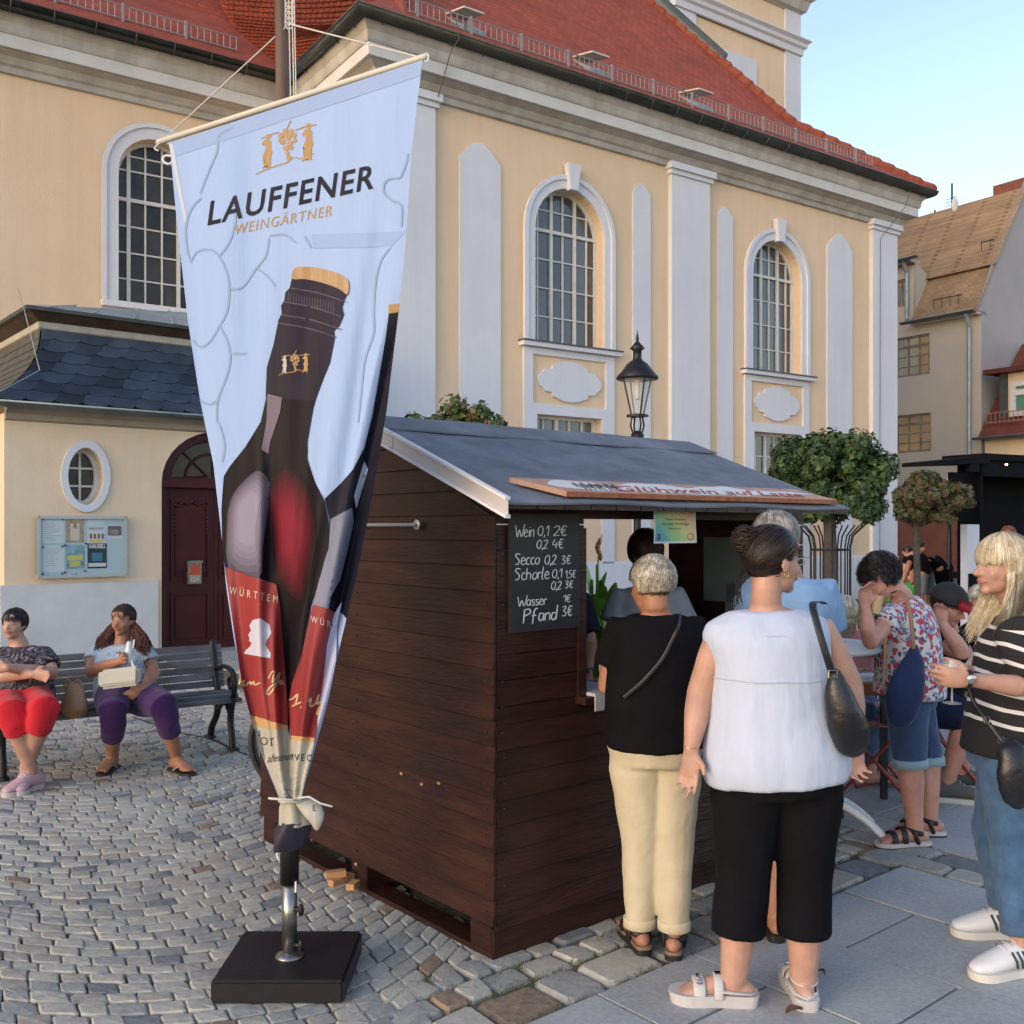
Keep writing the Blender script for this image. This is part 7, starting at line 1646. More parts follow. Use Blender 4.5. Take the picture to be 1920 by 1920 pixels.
# black handbag
M_lb = mat('black_leather', (.012, .013, .016), .38, var=.2, vs=20, bump=.25, bs=50)
hb = thing('handbag', P(1590, 1400, 3.40), 'black leather shoulder bag hanging at the right side of the woman in the white blouse', 'handbag')
bm = B(); tube(bm, catmull([P(1566, 1265, 3.33), P(1572, 1300, 3.33), P(1585, 1345, 3.33), P(1597, 1385, 3.35), P(1603, 1402, 3.36)], 4), [(.022, .02), (.028, .025), (.034, .03), (.040, .034), (.046, .038), (.050, .042), (.054, .044), (.058, .046), (.062, .048), (.064, .048), (.065, .048), (.064, .046), (.062, .044), (.060, .042), (.056, .04), (.052, .036), (.046, .032)], 18, hint=(1, 0, .3)); o_ = mk('bag_body', bm, M_lb, hb, smooth=True, sub=1); wrinkle(o_, .008, .06)
bm = B(); tube(bm, catmull([P(1546, 1132, 3.52), P(1535, 1128, 3.42), P(1524, 1135, 3.35), P(1535, 1180, 3.31), P(1550, 1230, 3.30), P(1560, 1262, 3.31)], 5), (.0125, .0025), 8, hint=(1, 0, 0)); mk('strap', bm, M_lb, hb, smooth=True)
bm = B(); c = P(1562, 1264, 3.30); tube(bm, [c+V(.014*a, 0, .012*b) for a, b in ((-1, -1), (1, -1), (1, 1), (-1, 1), (-1, -1))], .0022, 6); mk('buckle', bm, mat('pale_gold_metal', (.6, .5, .38), .25, metal=1), hb)
# ---- 2 black tee, cream trousers
D = 3.9
J = dict(neckb=P(1232, 1150, D), head=P(1222, 1098, D+.01), sh0=P(1163, 1183, D+.02), sh1=P(1296, 1183, D+.02), el0=P(1143, 1288, D+.03), wr0=P(1160, 1262, D+.27), el1=P(1312, 1290, D+.05), wr1=P(1290, 1262, D+.28),
         hip0=P(1196, 1405, D), hip1=P(1262, 1405, D), kn0=P(1204, 1560, D+.02), kn1=P(1259, 1560, D), an0=P(1199, 1740, D+.04), an1=P(1264, 1745, D-.01))
M_cream = cloth_mat('cream_linen', (.50, .43, .29), .9, .5, 16, col2=(.56, .49, .35))
t, H_, sp2 = person('short woman with cropped silver-blond hair, black T-shirt and cream trousers, at the stall hatch', J, SK_T,
    [(-.06, .16, .14), (.0, .178, .155), (.12, .184, .160), (.30, .184, .154), (.5, .180, .15), (.7, .182, .145), (.84, .185, .125), (.93, .15, .09), (1, .08, .06)], (.058, .048, .028), (.099, .072, .040),
    [dict(k='pants', name='trousers', m=M_cream, len=.93, o=.014, r=(1.0, 1.0, 1.3), rend=.057, wr=.010, ws=.12), dict(k='top', name='t_shirt', m=M_bk, sl=.62, o=.012, fl=.022, t0=.03, wr=.010)],
    (-.45, .88, -.1), hs=.98, vox=.0075, hands=((0, 0, .5), (0, 0, .5)), feet=((-.18, 1), (.2, 1)))
hc, X, Y, Z, hs = H_
M_sh = hairmat('silver_blond', (.26, .23, .17), (.58, .54, .45)); M_rt = hairmat('dark_undercut', (.05, .035, .02), (.12, .09, .06))
hair(t, hc, X, Y, Z, hs, M_sh, 3000, .85, 3, whorl=(.15, -.15, .95), low=-.030, front=.045, sideb=.01, puff=1.03, jit=.14, width=.0022, curl=.30)
hair(t, hc, X, Y, Z, hs*.97, M_rt, 500, .4, 4, whorl=(0, .3, 1), low=-.078, front=.03, sideb=-.005, puff=1.0, width=.0014)
M_san = mat('black_sandal', (.012, .011, .011), .5); M_cork = mat('cork_sole', (.20, .13, .09), .7, var=.2, vs=40)
for i, f in enumerate(((-.18, 1), (.2, 1))):
    an = J['an%d' % i]; sole(t, an, f, M_san, .97, .022, 0); sole(t, an, f, M_cork, .96, .034, .0, 'footbed')
    strap(t, an, f, .115, M_san, .95, .02, (.018, .004), .055, .046); strap(t, an, f, .03, M_san, .95, .02, (.012, .004), .075, .046)
    a_ = Vector((an.x, an.y, 0)); bm = B(); tube(bm, [a_+V(.041*math.cos(a), -.006+.047*math.sin(a), .078+.01*math.sin(a)) for a in [6.2832*k/18 for k in range(19)]], (.011, .003), 8, hint=(0, 0, 1)); tube(bm, [a_+V(-.04, -.0, .03), a_+V(-.041, -.0, .078)], .007, 6); tube(bm, [a_+V(.04, -.0, .03), a_+V(.041, -.0, .078)], .007, 6); mk('ankle_strap', bm, M_san, t, smooth=True)
    k_, a2_ = J['kn%d' % i], an; c = lerp3(k_, a2_, .93); bm = B(); lathe(bm, (c.x, c.y, c.z-.02), [(.060, 0), (.064, .002), (.065, .035), (.061, .040)], 20); mk('trouser_cuff', bm, M_cream, t, smooth=True)
bm = B(); tube(bm, catmull([P(1276, 1152, 3.86), P(1272, 1175, 3.74), P(1258, 1205, 3.725), P(1240, 1238, 3.72), P(1205, 1278, 3.725), P(1170, 1308, 3.76)], 5), (.0065, .002), 6, hint=(1, 0, -1)); 
o_ = mk('crossbody_strap', bm, mat('dark_strap', (.02, .022, .03), .5), label='thin dark shoulder strap across the back of the black T-shirt', cat='bag strap')
# ---- 3 man in light blue shirt
D = 4.2
J = dict(neckb=P(1478, 1078, D+.04), head=P(1450, 1016, D+.06), sh0=P(1428, 1108, D+.16), sh1=P(1543, 1110, D), el0=P(1412, 1200, D+.26), wr0=P(1400, 1235, D+.42), el1=P(1552, 1205, D+.02), wr1=P(1500, 1255, D+.22),
         hip0=P(1425, 1335, D), hip1=P(1495, 1335, D), kn0=P(1420, 1510, D-.02), kn1=P(1470, 1510, D-.06), an0=P(1420, 1700, D-.06), an1=P(1452, 1712, D-.14))
M_lbs = cloth_mat('light_blue_shirt', (.17, .31, .50), .8, .5, 9)
t, H_, _s = person('grey-haired man in a light blue shirt, mostly hidden behind the woman in white', J, SK_T,
    [(-.06, .16, .13), (.0, .175, .14), (.3, .18, .145), (.6, .19, .14), (.8, .205, .13), (.92, .17, .09), (1, .08, .065)], (.062, .046, .030), (.095, .062, .042),
    [dict(k='pants', name='shorts', m=M_bk, len=.45, o=.012), dict(k='top', name='shirt', m=M_lbs, sl=.75, o=.014, fl=.03, t0=0, wr=.014)], (-.35, .93, -.1), hs=1.12, vox=.010, feet=((-.1, 1), (.1, 1)))
hc, X, Y, Z, hs = H_
hair(t, hc, X, Y, Z, hs, hairmat('grey', (.16, .15, .14), (.36, .35, .33)), 900, .5, 6, whorl=(0, .2, 1), low=-.070, front=.055, sideb=.0, puff=1.02, jit=.12, width=.0020)
for i, f in enumerate(((-.1, 1), (.1, 1))):
    an = J['an%d' % i]; sole(t, an, f, M_san, 1.0, .03, 0)
    for d, tp_ in ((.12, .055), (.05, .075)): strap(t, an, f, d, M_san, 1, .02, (.012, .004), tp_, .047)
# ---- 4 server inside the stall
D = 5.15
J = dict(neckb=P(1212, 1098, D), head=P(1210, 1040, D-.03), sh0=P(1160, 1122, D), sh1=P(1268, 1122, D), el0=P(1150, 1205, D-.05), wr0=P(1185, 1262, D-.22), el1=P(1288, 1205, D-.05), wr1=P(1262, 1262, D-.22),
         hip0=P(1190, 1300, D), hip1=P(1235, 1300, D), kn0=P(1190, 1420, D), kn1=P(1235, 1420, D), an0=P(1190, 1520, D), an1=P(1235, 1520, D))
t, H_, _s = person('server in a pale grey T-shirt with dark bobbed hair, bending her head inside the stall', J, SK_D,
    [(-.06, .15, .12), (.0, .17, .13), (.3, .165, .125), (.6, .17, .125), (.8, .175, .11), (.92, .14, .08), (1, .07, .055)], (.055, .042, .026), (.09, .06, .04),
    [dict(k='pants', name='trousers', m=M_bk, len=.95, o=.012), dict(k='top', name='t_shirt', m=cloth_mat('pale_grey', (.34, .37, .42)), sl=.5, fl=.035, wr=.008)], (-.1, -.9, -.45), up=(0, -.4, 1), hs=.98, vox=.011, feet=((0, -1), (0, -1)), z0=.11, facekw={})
hair(t, *H_, hairmat('dark_bob', (.02, .012, .008), (.05, .03, .02)), 1300, 1.5, 9, whorl=(0, .1, 1), low=-.085, front=.05, sideb=-.09, puff=1.16, jit=.08, width=.003, fall=.03)
# ---- 5 second vendor, arm beside the pier
D = 4.75
J = dict(neckb=P(1042, 1098, D), head=P(1040, 1040, D), sh0=P(985, 1128, D), sh1=P(1086, 1130, D), el0=P(975, 1200, D), wr0=P(1010, 1262, D-.1), el1=P(1104, 1208, D-.04), wr1=P(1100, 1262, D-.20),
         hip0=P(1015, 1300, D), hip1=P(1062, 1300, D), kn0=P(1015, 1440, D), kn1=P(1062, 1440, D), an0=P(1015, 1570, D), an1=P(1062, 1570, D))
t, H_, _s = person('vendor in a dark T-shirt with a wristwatch, only the arm showing beside the chalkboard pier', J, SK_T,
    [(-.06, .14, .12), (.0, .16, .12), (.4, .16, .12), (.8, .175, .11), (.92, .14, .08), (1, .07, .055)], (.052, .042, .028), (.085, .06, .04),
    [dict(k='pants', name='trousers', m=M_bk, len=.95), dict(k='top', name='t_shirt', m=cloth_mat('navy', (.012, .016, .03)), sl=.75, fl=.03)], (.2, -.95, -.2), vox=.011, hands=((0, 0, .4), ((0, -.6, -.8), (-1, 0, 0), .5)), feet=((0, -1), (0, -1)), z0=.11)
hair(t, *H_, hairmat('dark_short', (.02, .015, .01), (.05, .035, .025)), 300, .5, 9)
bm = B(); w = J['wr1']; tube(bm, [w+V(.03*math.cos(a), .026*math.sin(a), .02) for a in [6.2832*k/14 for k in range(15)]], .006, 6); lathe(bm, (w.x+.004, w.y-.03, w.z+.012), [(.001, 0), (.016, 0), (.016, .012), (.001, .012)], 12); mk('wristwatch', bm, M_st, t)
# ---- 6 floral top
m = bpy.data.materials.new('floral_fabric'); m.use_nodes = True; nt = m.node_tree; bs = nt.nodes['Principled BSDF']; bs.inputs['Roughness'].default_value = .85
tc = nt.nodes.new('ShaderNodeTexCoord')
def vor(scale, thr0, thr1, off):
    mp = nt.nodes.new('ShaderNodeMapping'); mp.inputs['Location'].default_value = (off, off*.7, off*1.3); nt.links.new(tc.outputs['Object'], mp.inputs[0])
    nz = nt.nodes.new('ShaderNodeTexNoise'); nz.inputs['Scale'].default_value = 30; nt.links.new(mp.outputs[0], nz.inputs[0]); mx = nt.nodes.new('ShaderNodeVectorMath'); mx.operation = 'MULTIPLY_ADD'; mx.inputs[1].default_value = (.03, .03, .03); nt.links.new(nz.outputs[1], mx.inputs[0]); nt.links.new(mp.outputs[0], mx.inputs[2])
    v = nt.nodes.new('ShaderNodeTexVoronoi'); v.inputs['Scale'].default_value = scale; nt.links.new(mx.outputs[0], v.inputs[0]); r = nt.nodes.new('ShaderNodeMapRange'); r.inputs['From Min'].default_value = thr0; r.inputs['From Max'].default_value = thr1; r.inputs['To Min'].default_value = 1; r.inputs['To Max'].default_value = 0; nt.links.new(v.outputs['Distance'], r.inputs[0]); return r.outputs[0], v
prev = None; col0 = (.62, .60, .60, 1)
for sc, a, b, off, c_ in ((34, .36, .40, 3, (.06, .07, .16, 1)), (30, .33, .37, 9, (.16, .20, .34, 1)), (24, .31, .35, 5, (.50, .06, .08, 1)), (13, .27, .30, 1, (.48, .05, .06, 1)), (26, .10, .14, 2, (.6, .3, .3, 1))):
    f, _v = vor(sc, a, b, off); mx = nt.nodes.new('ShaderNodeMixRGB'); nt.links.new(f, mx.inputs[0]); mx.inputs[2].default_value = c_
    if prev: nt.links.new(prev, mx.inputs[1])
    else: mx.inputs[1].default_value = col0
    prev = mx.outputs[0]
nt.links.new(prev, bs.inputs['Base Color']); M_flo = m
D = 5.3
J = dict(neckb=P(1690, 1122, D), mid=P(1712, 1195, D), head=P(1652, 1084, D-.02), sh0=P(1668, 1158, D-.17), sh1=P(1692, 1150, D+.16), el0=P(1630, 1203, D-.34), wr0=P(1622, 1140, D-.30), el1=P(1645, 1203, D+.12), wr1=P(1636, 1155, D+.05),
         hip0=P(1700, 1300, D-.09), hip1=P(1706, 1300, D+.10), kn0=P(1706, 1425, D-.08), kn1=P(1738, 1420, D+.12), an0=P(1716, 1560, D-.10), an1=P(1744, 1556, D+.08))
M_den = cloth_mat('dark_denim', (.025, .055, .12), .9, .4, 30, col2=(.045, .09, .18)); M_denl = cloth_mat('light_denim_cuff', (.22, .36, .42), .9)
t, H_, sp6 = person('woman in a floral top and denim shorts leaning with one hand at her face', J, SK_P,
    [(-.08, .17, .135), (.0, .185, .145), (.15, .19, .150), (.35, .185, .145), (.6, .185, .14), (.8, .19, .125), (.92, .16, .085), (1, .075, .06)], (.058, .044, .027), (.095, .066, .040),
    [dict(k='pants', name='denim_shorts', m=M_den, len=.02, o=.016, wr=.008), dict(k='top', name='floral_top', m=M_flo, sl=.42, fl=.03, grow=.03, t0=0, wr=.012)], (-.72, -.12, -.62), up=(-.55, 0, 1), hs=1.0, vox=.0085,
    hands=(((-.05, -.1, 1), (.8, .2, 0), .7, -1), ((-.1, 0, 1), (.9, -.2, 0), .8, -1)), feet=((-1, -.12), (-1, .05)), facekw={})
hair(t, *H_, hairmat('black_curly', (.010, .008, .008), (.035, .028, .028)), 1500, .7, 12, whorl=(0, -.4, .9), low=-.07, front=.045, sideb=-.04, puff=1.16, jit=.7, curl=.7, width=.003)
for i in (0, 1):
    an = J['an%d' % i]; f = ((-1, -.12), (-1, .05))[i]; sole(t, an, f, mat('pale_sole', (.50, .47, .45), .6), 1.03, .03, 0, 'sole', 1.05); sole(t, an, f, M_san, 1.04, .010, -.001, 'tread', 1.05)
    for d, tp_ in ((.13, .05), (.075, .07)): strap(t, an, f, d, M_san, 1, .02, (.016, .004), tp_, .048)
    a_ = Vector((an.x, an.y, 0)); bm = B(); tube(bm, [a_+V(-.005+.047*math.cos(a), .041*math.sin(a), .08-.012*math.cos(a)) for a in [6.2832*k/18 for k in range(19)]], (.013, .003), 8, hint=(0, 0, 1)); tube(bm, [a_+V(.0, -.042, .03), a_+V(-.02, -.042, .085)], .012, 6); mk('ankle_strap', bm, M_san, t, smooth=True)
    k_ = J['kn%d' % i]; bm = B(); tube(bm, [lerp3(k_, an, -.02), lerp3(k_, an, .10)], [.090, .091], 20, cap=False); mk('turned_cuff', bm, M_denl, t, smooth=True)
bm = B(); c = P(1641, 1133, 5.02); tube(bm, [c+V(.0, 0, -.045), c+V(.01, 0, .045)], [.024, .032], 16, cap=False); o_ = mk('drinking_cup', bm, mat('cream_cup', (.55, .42, .20), .5), label='small cream coloured cup held up by the woman in the floral top', cat='cup')
# navy drawstring bag
nbg = thing('drawstring_bag', P(1700, 1400, 5.0), 'navy blue drawstring bag with tan straps hanging behind the floral top', 'bag')
M_nb = cloth_mat('navy_canvas', (.012, .028, .085), .8, .6, 10)
bm = B(); tube(bm, catmull([P(1714, 1216, 5.0), P(1713, 1240, 4.98), P(1702, 1280, 4.96), P(1692, 1320, 4.96), P(1690, 1355, 4.97)], 3), [(.018, .015), (.026, .02), (.04, .028), (.052, .035), (.062, .04), (.074, .045), (.084, .048), (.09, .05), (.09, .05), (.086, .046), (.078, .042), (.064, .036), (.05, .03)], 18, hint=(1, 0, 0)); o_ = mk('bag_body', bm, M_nb, nbg, smooth=True, sub=1); wrinkle(o_, .02, .07)
M_tan = mat('tan_webbing', (.30, .17, .09), .7)
bm = B(); tube(bm, catmull([P(1672, 1112, 5.2), P(1688, 1108, 5.08), P(1702, 1130, 5.0), P(1709, 1170, 4.97), P(1713, 1216, 4.97)], 5), (.011, .003), 6, hint=(1, 0, 0)); mk('strap', bm, M_tan, nbg, smooth=True)
bm = B(); tube(bm, catmull([P(1660, 1190, 4.99), P(1659, 1240, 4.98), P(1657, 1290, 4.97)], 5), (.009, .003), 6, hint=(1, 0, 0)); mk('strap', bm, M_tan, nbg, smooth=True)
# ---- 7 striped top, long blond hair
m = bpy.data.materials.new('striped_knit'); m.use_nodes = True; nt = m.node_tree; bs = nt.nodes['Principled BSDF']; bs.inputs['Roughness'].default_value = .9
tc = nt.nodes.new('ShaderNodeTexCoord'); nz = nt.nodes.new('ShaderNodeTexNoise'); nz.inputs['Scale'].default_value = 5; nt.links.new(tc.outputs['Object'], nz.inputs[0]); sx = nt.nodes.new('ShaderNodeSeparateXYZ'); nt.links.new(tc.outputs['Object'], sx.inputs[0])
def mth(op, a, b=None, c=None):
    n_ = nt.nodes.new('ShaderNodeMath'); n_.operation = op
    for i, v in enumerate((a, b, c)):
        if v is None: continue
        if isinstance(v, (int, float)): n_.inputs[i].default_value = v
        else: nt.links.new(v, n_.inputs[i])
    return n_.outputs[0]
zz2 = mth('MULTIPLY_ADD', nz.outputs[0], .035, sx.outputs[2]); zz2 = mth('MULTIPLY_ADD', sx.outputs[0], .22, zz2); fr_ = mth('FRACT', mth('DIVIDE', zz2, .060)); ln = mth('LESS_THAN', fr_, .25); hi = mth('GREATER_THAN', sx.outputs[2], .885); lo_ = mth('LESS_THAN', sx.outputs[2], 1.275); k_ = mth('MULTIPLY', mth('MULTIPLY', ln, hi), lo_)
mx = nt.nodes.new('ShaderNodeMixRGB'); nt.links.new(k_, mx.inputs[0]); mx.inputs[1].default_value = (.012, .012, .014, 1); mx.inputs[2].default_value = (.60, .60, .60, 1); nt.links.new(mx.outputs[0], bs.inputs['Base Color']); M_str = m
D = 3.9
J = dict(neckb=P(1912, 1150, D), mid=P(1908, 1290, D), head=P(1880, 1062, D-.01), sh0=P(1902, 1190, D-.19), sh1=P(1918, 1180, D+.17), el0=P(1948, 1292, D-.24), wr0=P(1824, 1275, D-.27), el1=P(1868, 1262, D+.22), wr1=P(1808, 1262, D-.02),
         hip0=P(1893, 1420, D-.10), hip1=P(1893, 1420, D+.09), kn0=P(1894, 1565, D-.13), kn1=P(1862, 1560, D+.10), an0=P(1916, 1770, D-.18), an1=P(1889, 1706, D+.15))
M_jean = cloth_mat('blue_jeans', (.035, .085, .17), .9, .8, 20, col2=(.075, .155, .275)); M_jc = cloth_mat('jeans_cuff', (.06, .11, .19), .9)
t, H_, sp7 = person('blond woman in a black and white striped top and jeans holding a wine glass', J, SK_F,
    [(-.08, .165, .14), (.0, .18, .155), (.12, .185, .158), (.30, .18, .158), (.5, .172, .152), (.68, .175, .152), (.82, .185, .135), (.92, .16, .09), (1, .075, .06)], (.058, .044, .026), (.096, .064, .042),
    [dict(k='pants', name='jeans', m=M_jean, len=.88, o=.014, r=(1, 1.02, 1.5), rend=.064, wr=.012, ws=.06), dict(k='top', name='striped_top', m=M_str, sl=.72, fl=.026, t0=.02, grow=.015, wr=.008)], (-.98, -.14, 0), hs=1.03, vox=.0065, fs=.86,
    hands=(((-1, -.02, .12), (0, -.1, 1), .55, 1), ((-.95, -.3, .0), (0, 0, 1), .8, 1)), feet=((-1, -.25), (-1, .1)), facekw=dict(brow=mat('fair_brow', (.20, .13, .08), .7), lip=mat('pale_lips', (.42, .17, .15), .45)))
M_bl = hairmat('blond', (.44, .36, .23), (.70, .62, .46))
hair(t, *H_, M_bl, 6000, 1.75, 15, whorl=(0, .12, 1), low=-.06, front=.030, sideb=-.035, puff=1.10, jit=.05, width=.0015, fall=.26, wave=.004, fallto=(.0, .07, 0))
for i in (0, 1):
    an = J['an%d' % i]; f = ((-1, -.25), (-1, .1))[i]; sneaker(t, an, f, 1.02, mat('white_trainer', (.66, .68, .70), .45), mat('trainer_sole', (.60, .59, .55), .6), 0, mat('dark_stripe', (.03, .035, .04), .6))
    k_ = J['kn%d' % i]; c0, c1 = lerp3(k_, an, .80), lerp3(k_, an, .90); bm = B(); tube(bm, [c0, c1], [.069, .070], 22, cap=False); mk('turned_cuff', bm, M_jc, t, smooth=True)
bm = B(); w = P(1814, 1273, D-.28); tube(bm, [w+V(.004*math.sin(a), .033*math.cos(a), .033*math.sin(a)) for a in [6.2832*k/18 for k in range(19)]], (.009, .002), 6, hint=(1, 0, 0)); wt = mk('watch_strap', bm, M_lb, t, smooth=True)
bm = B(); ell(bm, w+V(0, -.036, .004), (.017, .004, .017)); mk('watch_face', bm, mat('watch_silver', (.55, .55, .55), .2, metal=.8), wt, smooth=True)
gq2 = P(1785, 1262, D-.24); wg = thing('wine_glass', gq2+V(0, 0, -.10), 'stemmed wine glass held by the woman in the striped top', 'glass')
gm = mat('clear_glass', (.8, .82, .82), .03, alpha=.22, spec=1)
bm = B(); c = gq2; rs_ = [(.030, .048), (.037, .015), (.036, -.010), (.022, -.038), (.005, -.046), (.0035, -.060), (.0035, -.100), (.006, -.104), (.034, -.108), (.034, -.110)]
L_ = [[bm.verts.new((c.x+math.cos(6.2832*k/24)*r, c.y+math.sin(6.2832*k/24)*r, c.z+z)) for k in range(24)] for r, z in rs_]
for a, b in zip(L_, L_[1:]):
    for k in range(24): bm.faces.new((a[k], a[(k+1) % 24], b[(k+1) % 24], b[k]))
mk('glass_bowl', bm, gm, wg, smooth=True)
bb = thing('shoulder_bag', P(1905, 1515, D-.25), 'black fabric crossbody bag at the hip of the woman in the striped top', 'bag')
bm = B(); tube(bm, catmull([P(1895, 1395, D-.26), P(1902, 1430, D-.28), P(1908, 1470, D-.28), P(1912, 1505, D-.27)], 4), [(.03, .02)]+[(.055, .035)]*4+[(.068, .04)]*5+[(.06, .036)]*2+[(.04, .02)], 16, hint=(1, 0, 0)); o_ = mk('bag_body', bm, M_lb, bb, smooth=True, sub=1); wrinkle(o_, .01, .06)
bm = B(); tube(bm, catmull([P(1816, 1288, D-.14), P(1828, 1320, D-.17), P(1850, 1350, D-.22), P(1880, 1390, D-.26), P(1895, 1400, D-.26)], 5), (.008, .002), 6, hint=(1, 0, 1)); mk('strap', bm, M_lb, bb, smooth=True)
bm = B(); 
for x, y in ((1850, 1350), (1877, 1388)): c = P(x, y, D-.25); tube(bm, [c+V(.013*math.cos(a), 0, .013*math.sin(a)) for a in [6.2832*k/12 for k in range(13)]], .002, 6)
mk('ring', bm, M_st, bb)
# ---- 8 backwards cap, seated in dark shorts
D = 6.1
J = dict(neckb=P(1778, 1178, D), head=P(1777, 1135, D-.05), sh0=P(1758, 1205, D-.12), sh1=P(1800, 1198, D+.18), el0=P(1805, 1222, D-.35), wr0=P(1768, 1172, D-.32), el1=P(1812, 1245, D+.0), wr1=P(1775, 1255, D-.2),
         hip0=P(1752, 1325, D-.08), hip1=P(1754, 1322, D+.16), kn0=P(1812, 1345, D-.20), kn1=P(1818, 1338, D+.20), an0=P(1776, 1462, D-.05), an1=P(1800, 1450, D+.25))
M_dsh = cloth_mat('navy_shorts', (.012, .018, .045), .9)
t, H_, _s = person('seated person in black T-shirt and navy shorts, black cap with red peak', J, SK_P,
    [(-.06, .16, .13), (.0, .18, .14), (.4, .17, .135), (.8, .19, .12), (.92, .15, .08), (1, .07, .06)], (.060, .048, .030), (.10, .068, .045),
    [dict(k='pants', name='shorts', m=M_dsh, len=0.0, o=.020), dict(k='top', name='t_shirt', m=M_bk, sl=.45, fl=.03)], (.62, -.55, -.38), up=(.3, -.2, 1), fs=.86, hs=1.02, vox=.009, seated=True,
    hands=(((-.2, -.1, 1), (-.9, .3, 0), .6), ((-1, -.2, 0), (0, 0, 1), .4)), feet=((1, -.3), (1, -.2)), facekw={})
hc, X, Y, Z, hs = H_
hair(t, hc, X, Y, Z, hs, M_dh, 700, .7, 21, low=-.09, front=.02, sideb=-.03, puff=1.03)
bm = B(); bmesh.ops.create_uvsphere(bm, u_segments=24, v_segments=16, radius=1)
for v in bm.verts:
    p = Vector((v.co.x*.095, v.co.y*.118, max(v.co.z, -.1)*.112)); v.co = hc+X*p.x+Y*(p.y-.010)+Z*(p.z+.028)
mk('cap', bm, mat('cap_black', (.012, .012, .014), .8), t, smooth=True)
bm = B(); q = lambda x, y, z: hc+X*x+Y*y+Z*z; rows = [[bm.verts.new(q(math.sin(a)*.078*k1, .055+.0+math.cos(a)*.085*k1-.03, .072-.022*(k1-1)*3)) for a in [(-1.1+2.2*i/10) for i in range(11)]] for k1 in (1.0, 1.35, 1.75)]
for a, b in zip(rows, rows[1:]):
    for k in range(10): bm.faces.new((a[k], a[k+1], b[k+1], b[k]))
bmesh.ops.solidify(bm, geom=bm.faces[:], thickness=.004); mk('cap_peak', bm, mat('cap_red', (.5, .02, .03), .6), t, smooth=True)
for i in (0, 1): sneaker(t, J['an%d' % i], ((1, -.3), (1, -.2))[i], 1.1, mat('grey_shoe', (.075, .08, .07), .8), mat('pale_shoe_sole', (.5, .5, .47), .6))
# ---- 9 older blond woman in black, seated farther back
D = 8.0
J = dict(neckb=P(1838, 1165, D), head=P(1836, 1125, D-.05), sh0=P(1808, 1190, D), sh1=P(1872, 1190, D), el0=P(1800, 1245, D-.05), wr0=P(1820, 1255, D-.3), el1=P(1882, 1245, D), wr1=P(1860, 1255, D-.25),
         hip0=P(1820, 1290, D), hip1=P(1858, 1290, D), kn0=P(1815, 1280, D-.45), kn1=P(1862, 1280, D-.45), an0=P(1815, 1385, D-.4), an1=P(1862, 1385, D-.4))
t, H_, _s = person('older woman with pale blond hair and black top seated behind the striped top', J, SK_T,
    [(-.06, .15, .13), (.0, .17, .14), (.4, .165, .13), (.8, .18, .115), (.92, .14, .08), (1, .07, .055)], (.055, .042, .028), (.09, .062, .042),
    [dict(k='pants', name='trousers', m=M_bk, len=.9), dict(k='top', name='black_top', m=M_bk, sl=.5)], (-.35, -.93, -.05), hs=1.0, vox=.010, seated=True, facekw={})
hair(t, *H_, M_sh, 900, .8, 22, whorl=(0, .1, 1), low=-.07, front=.035, sideb=-.03, puff=1.08, jit=.2, width=.003)
# ---- 10 blond child at the table
D = 6.6
J = dict(neckb=P(1592, 1180, D), head=P(1586, 1148, D), sh0=P(1572, 1200, D), sh1=P(1612, 1198, D), el0=P(1568, 1245, D), wr0=P(1600, 1255, D-.2), el1=P(1640, 1225, D-.1), wr1=P(1655, 1200, D-.2),
         hip0=P(1585, 1325, D), hip1=P(1612, 1325, D), kn0=P(1620, 1325, D-.35), kn1=P(1650, 1330, D-.30), an0=P(1630, 1440, D-.2), an1=P(1655, 1440, D-.1))
t, H_, _s = person('blond long-haired girl in a pink top and blue jeans seated behind the white table', J, SK_F,
    [(-.06, .13, .11), (.0, .14, .11), (.4, .135, .105), (.8, .145, .095), (.92, .11, .07), (1, .055, .045)], (.042, .034, .022), (.075, .052, .036),
    [dict(k='pants', name='jeans', m=M_jean, len=.85), dict(k='top', name='pink_top', m=cloth_mat('pink', (.42, .16, .15)), sl=.4)], (.3, .9, -.1), hs=.88, vox=.010, seated=True, feet=((1, -.1), (1, -.1)))
hair(t, *H_, M_bl, 1100, 1.7, 23, whorl=(0, 0, 1), low=-.06, front=.04, sideb=-.05, puff=1.08, width=.003, fall=.14, wave=.012)
# ---- 11-13 workers bending over far away, 14 passer-by at the stage
gw = 'people packing up by the red plinth'
def far(label, D, J, top, low, skn=SK_T, hd=(-.5, .5, -.7), hm=None, group=gw):
    JJ = {k: P(v[0], v[1], D+(v[2] if len(v) > 2 else 0)) for k, v in J.items()}
    for k in ('an0', 'an1'): JJ[k].z = .08
    t, H_, _ = person(label, JJ, skn, [(-.06, .15, .12), (.0, .17, .13), (.4, .17, .13), (.8, .2, .12), (.92, .15, .09), (1, .07, .06)], (.058, .045, .03), (.095, .062, .042),
        [dict(k='pants', name='shorts', m=low, len=-.02 if low is not M_bk else .3, vox=.018, wr=0), dict(k='top', name='t_shirt', m=top, sl=.5, vox=.018, wr=0)], hd, vox=.014, group=group)
    hair(t, *H_, hm or hairmat('dark_short', (.02, .015, .01), (.05, .035, .025)), 150, .5, 30, puff=1.02, width=.005); return t
D = 17.8
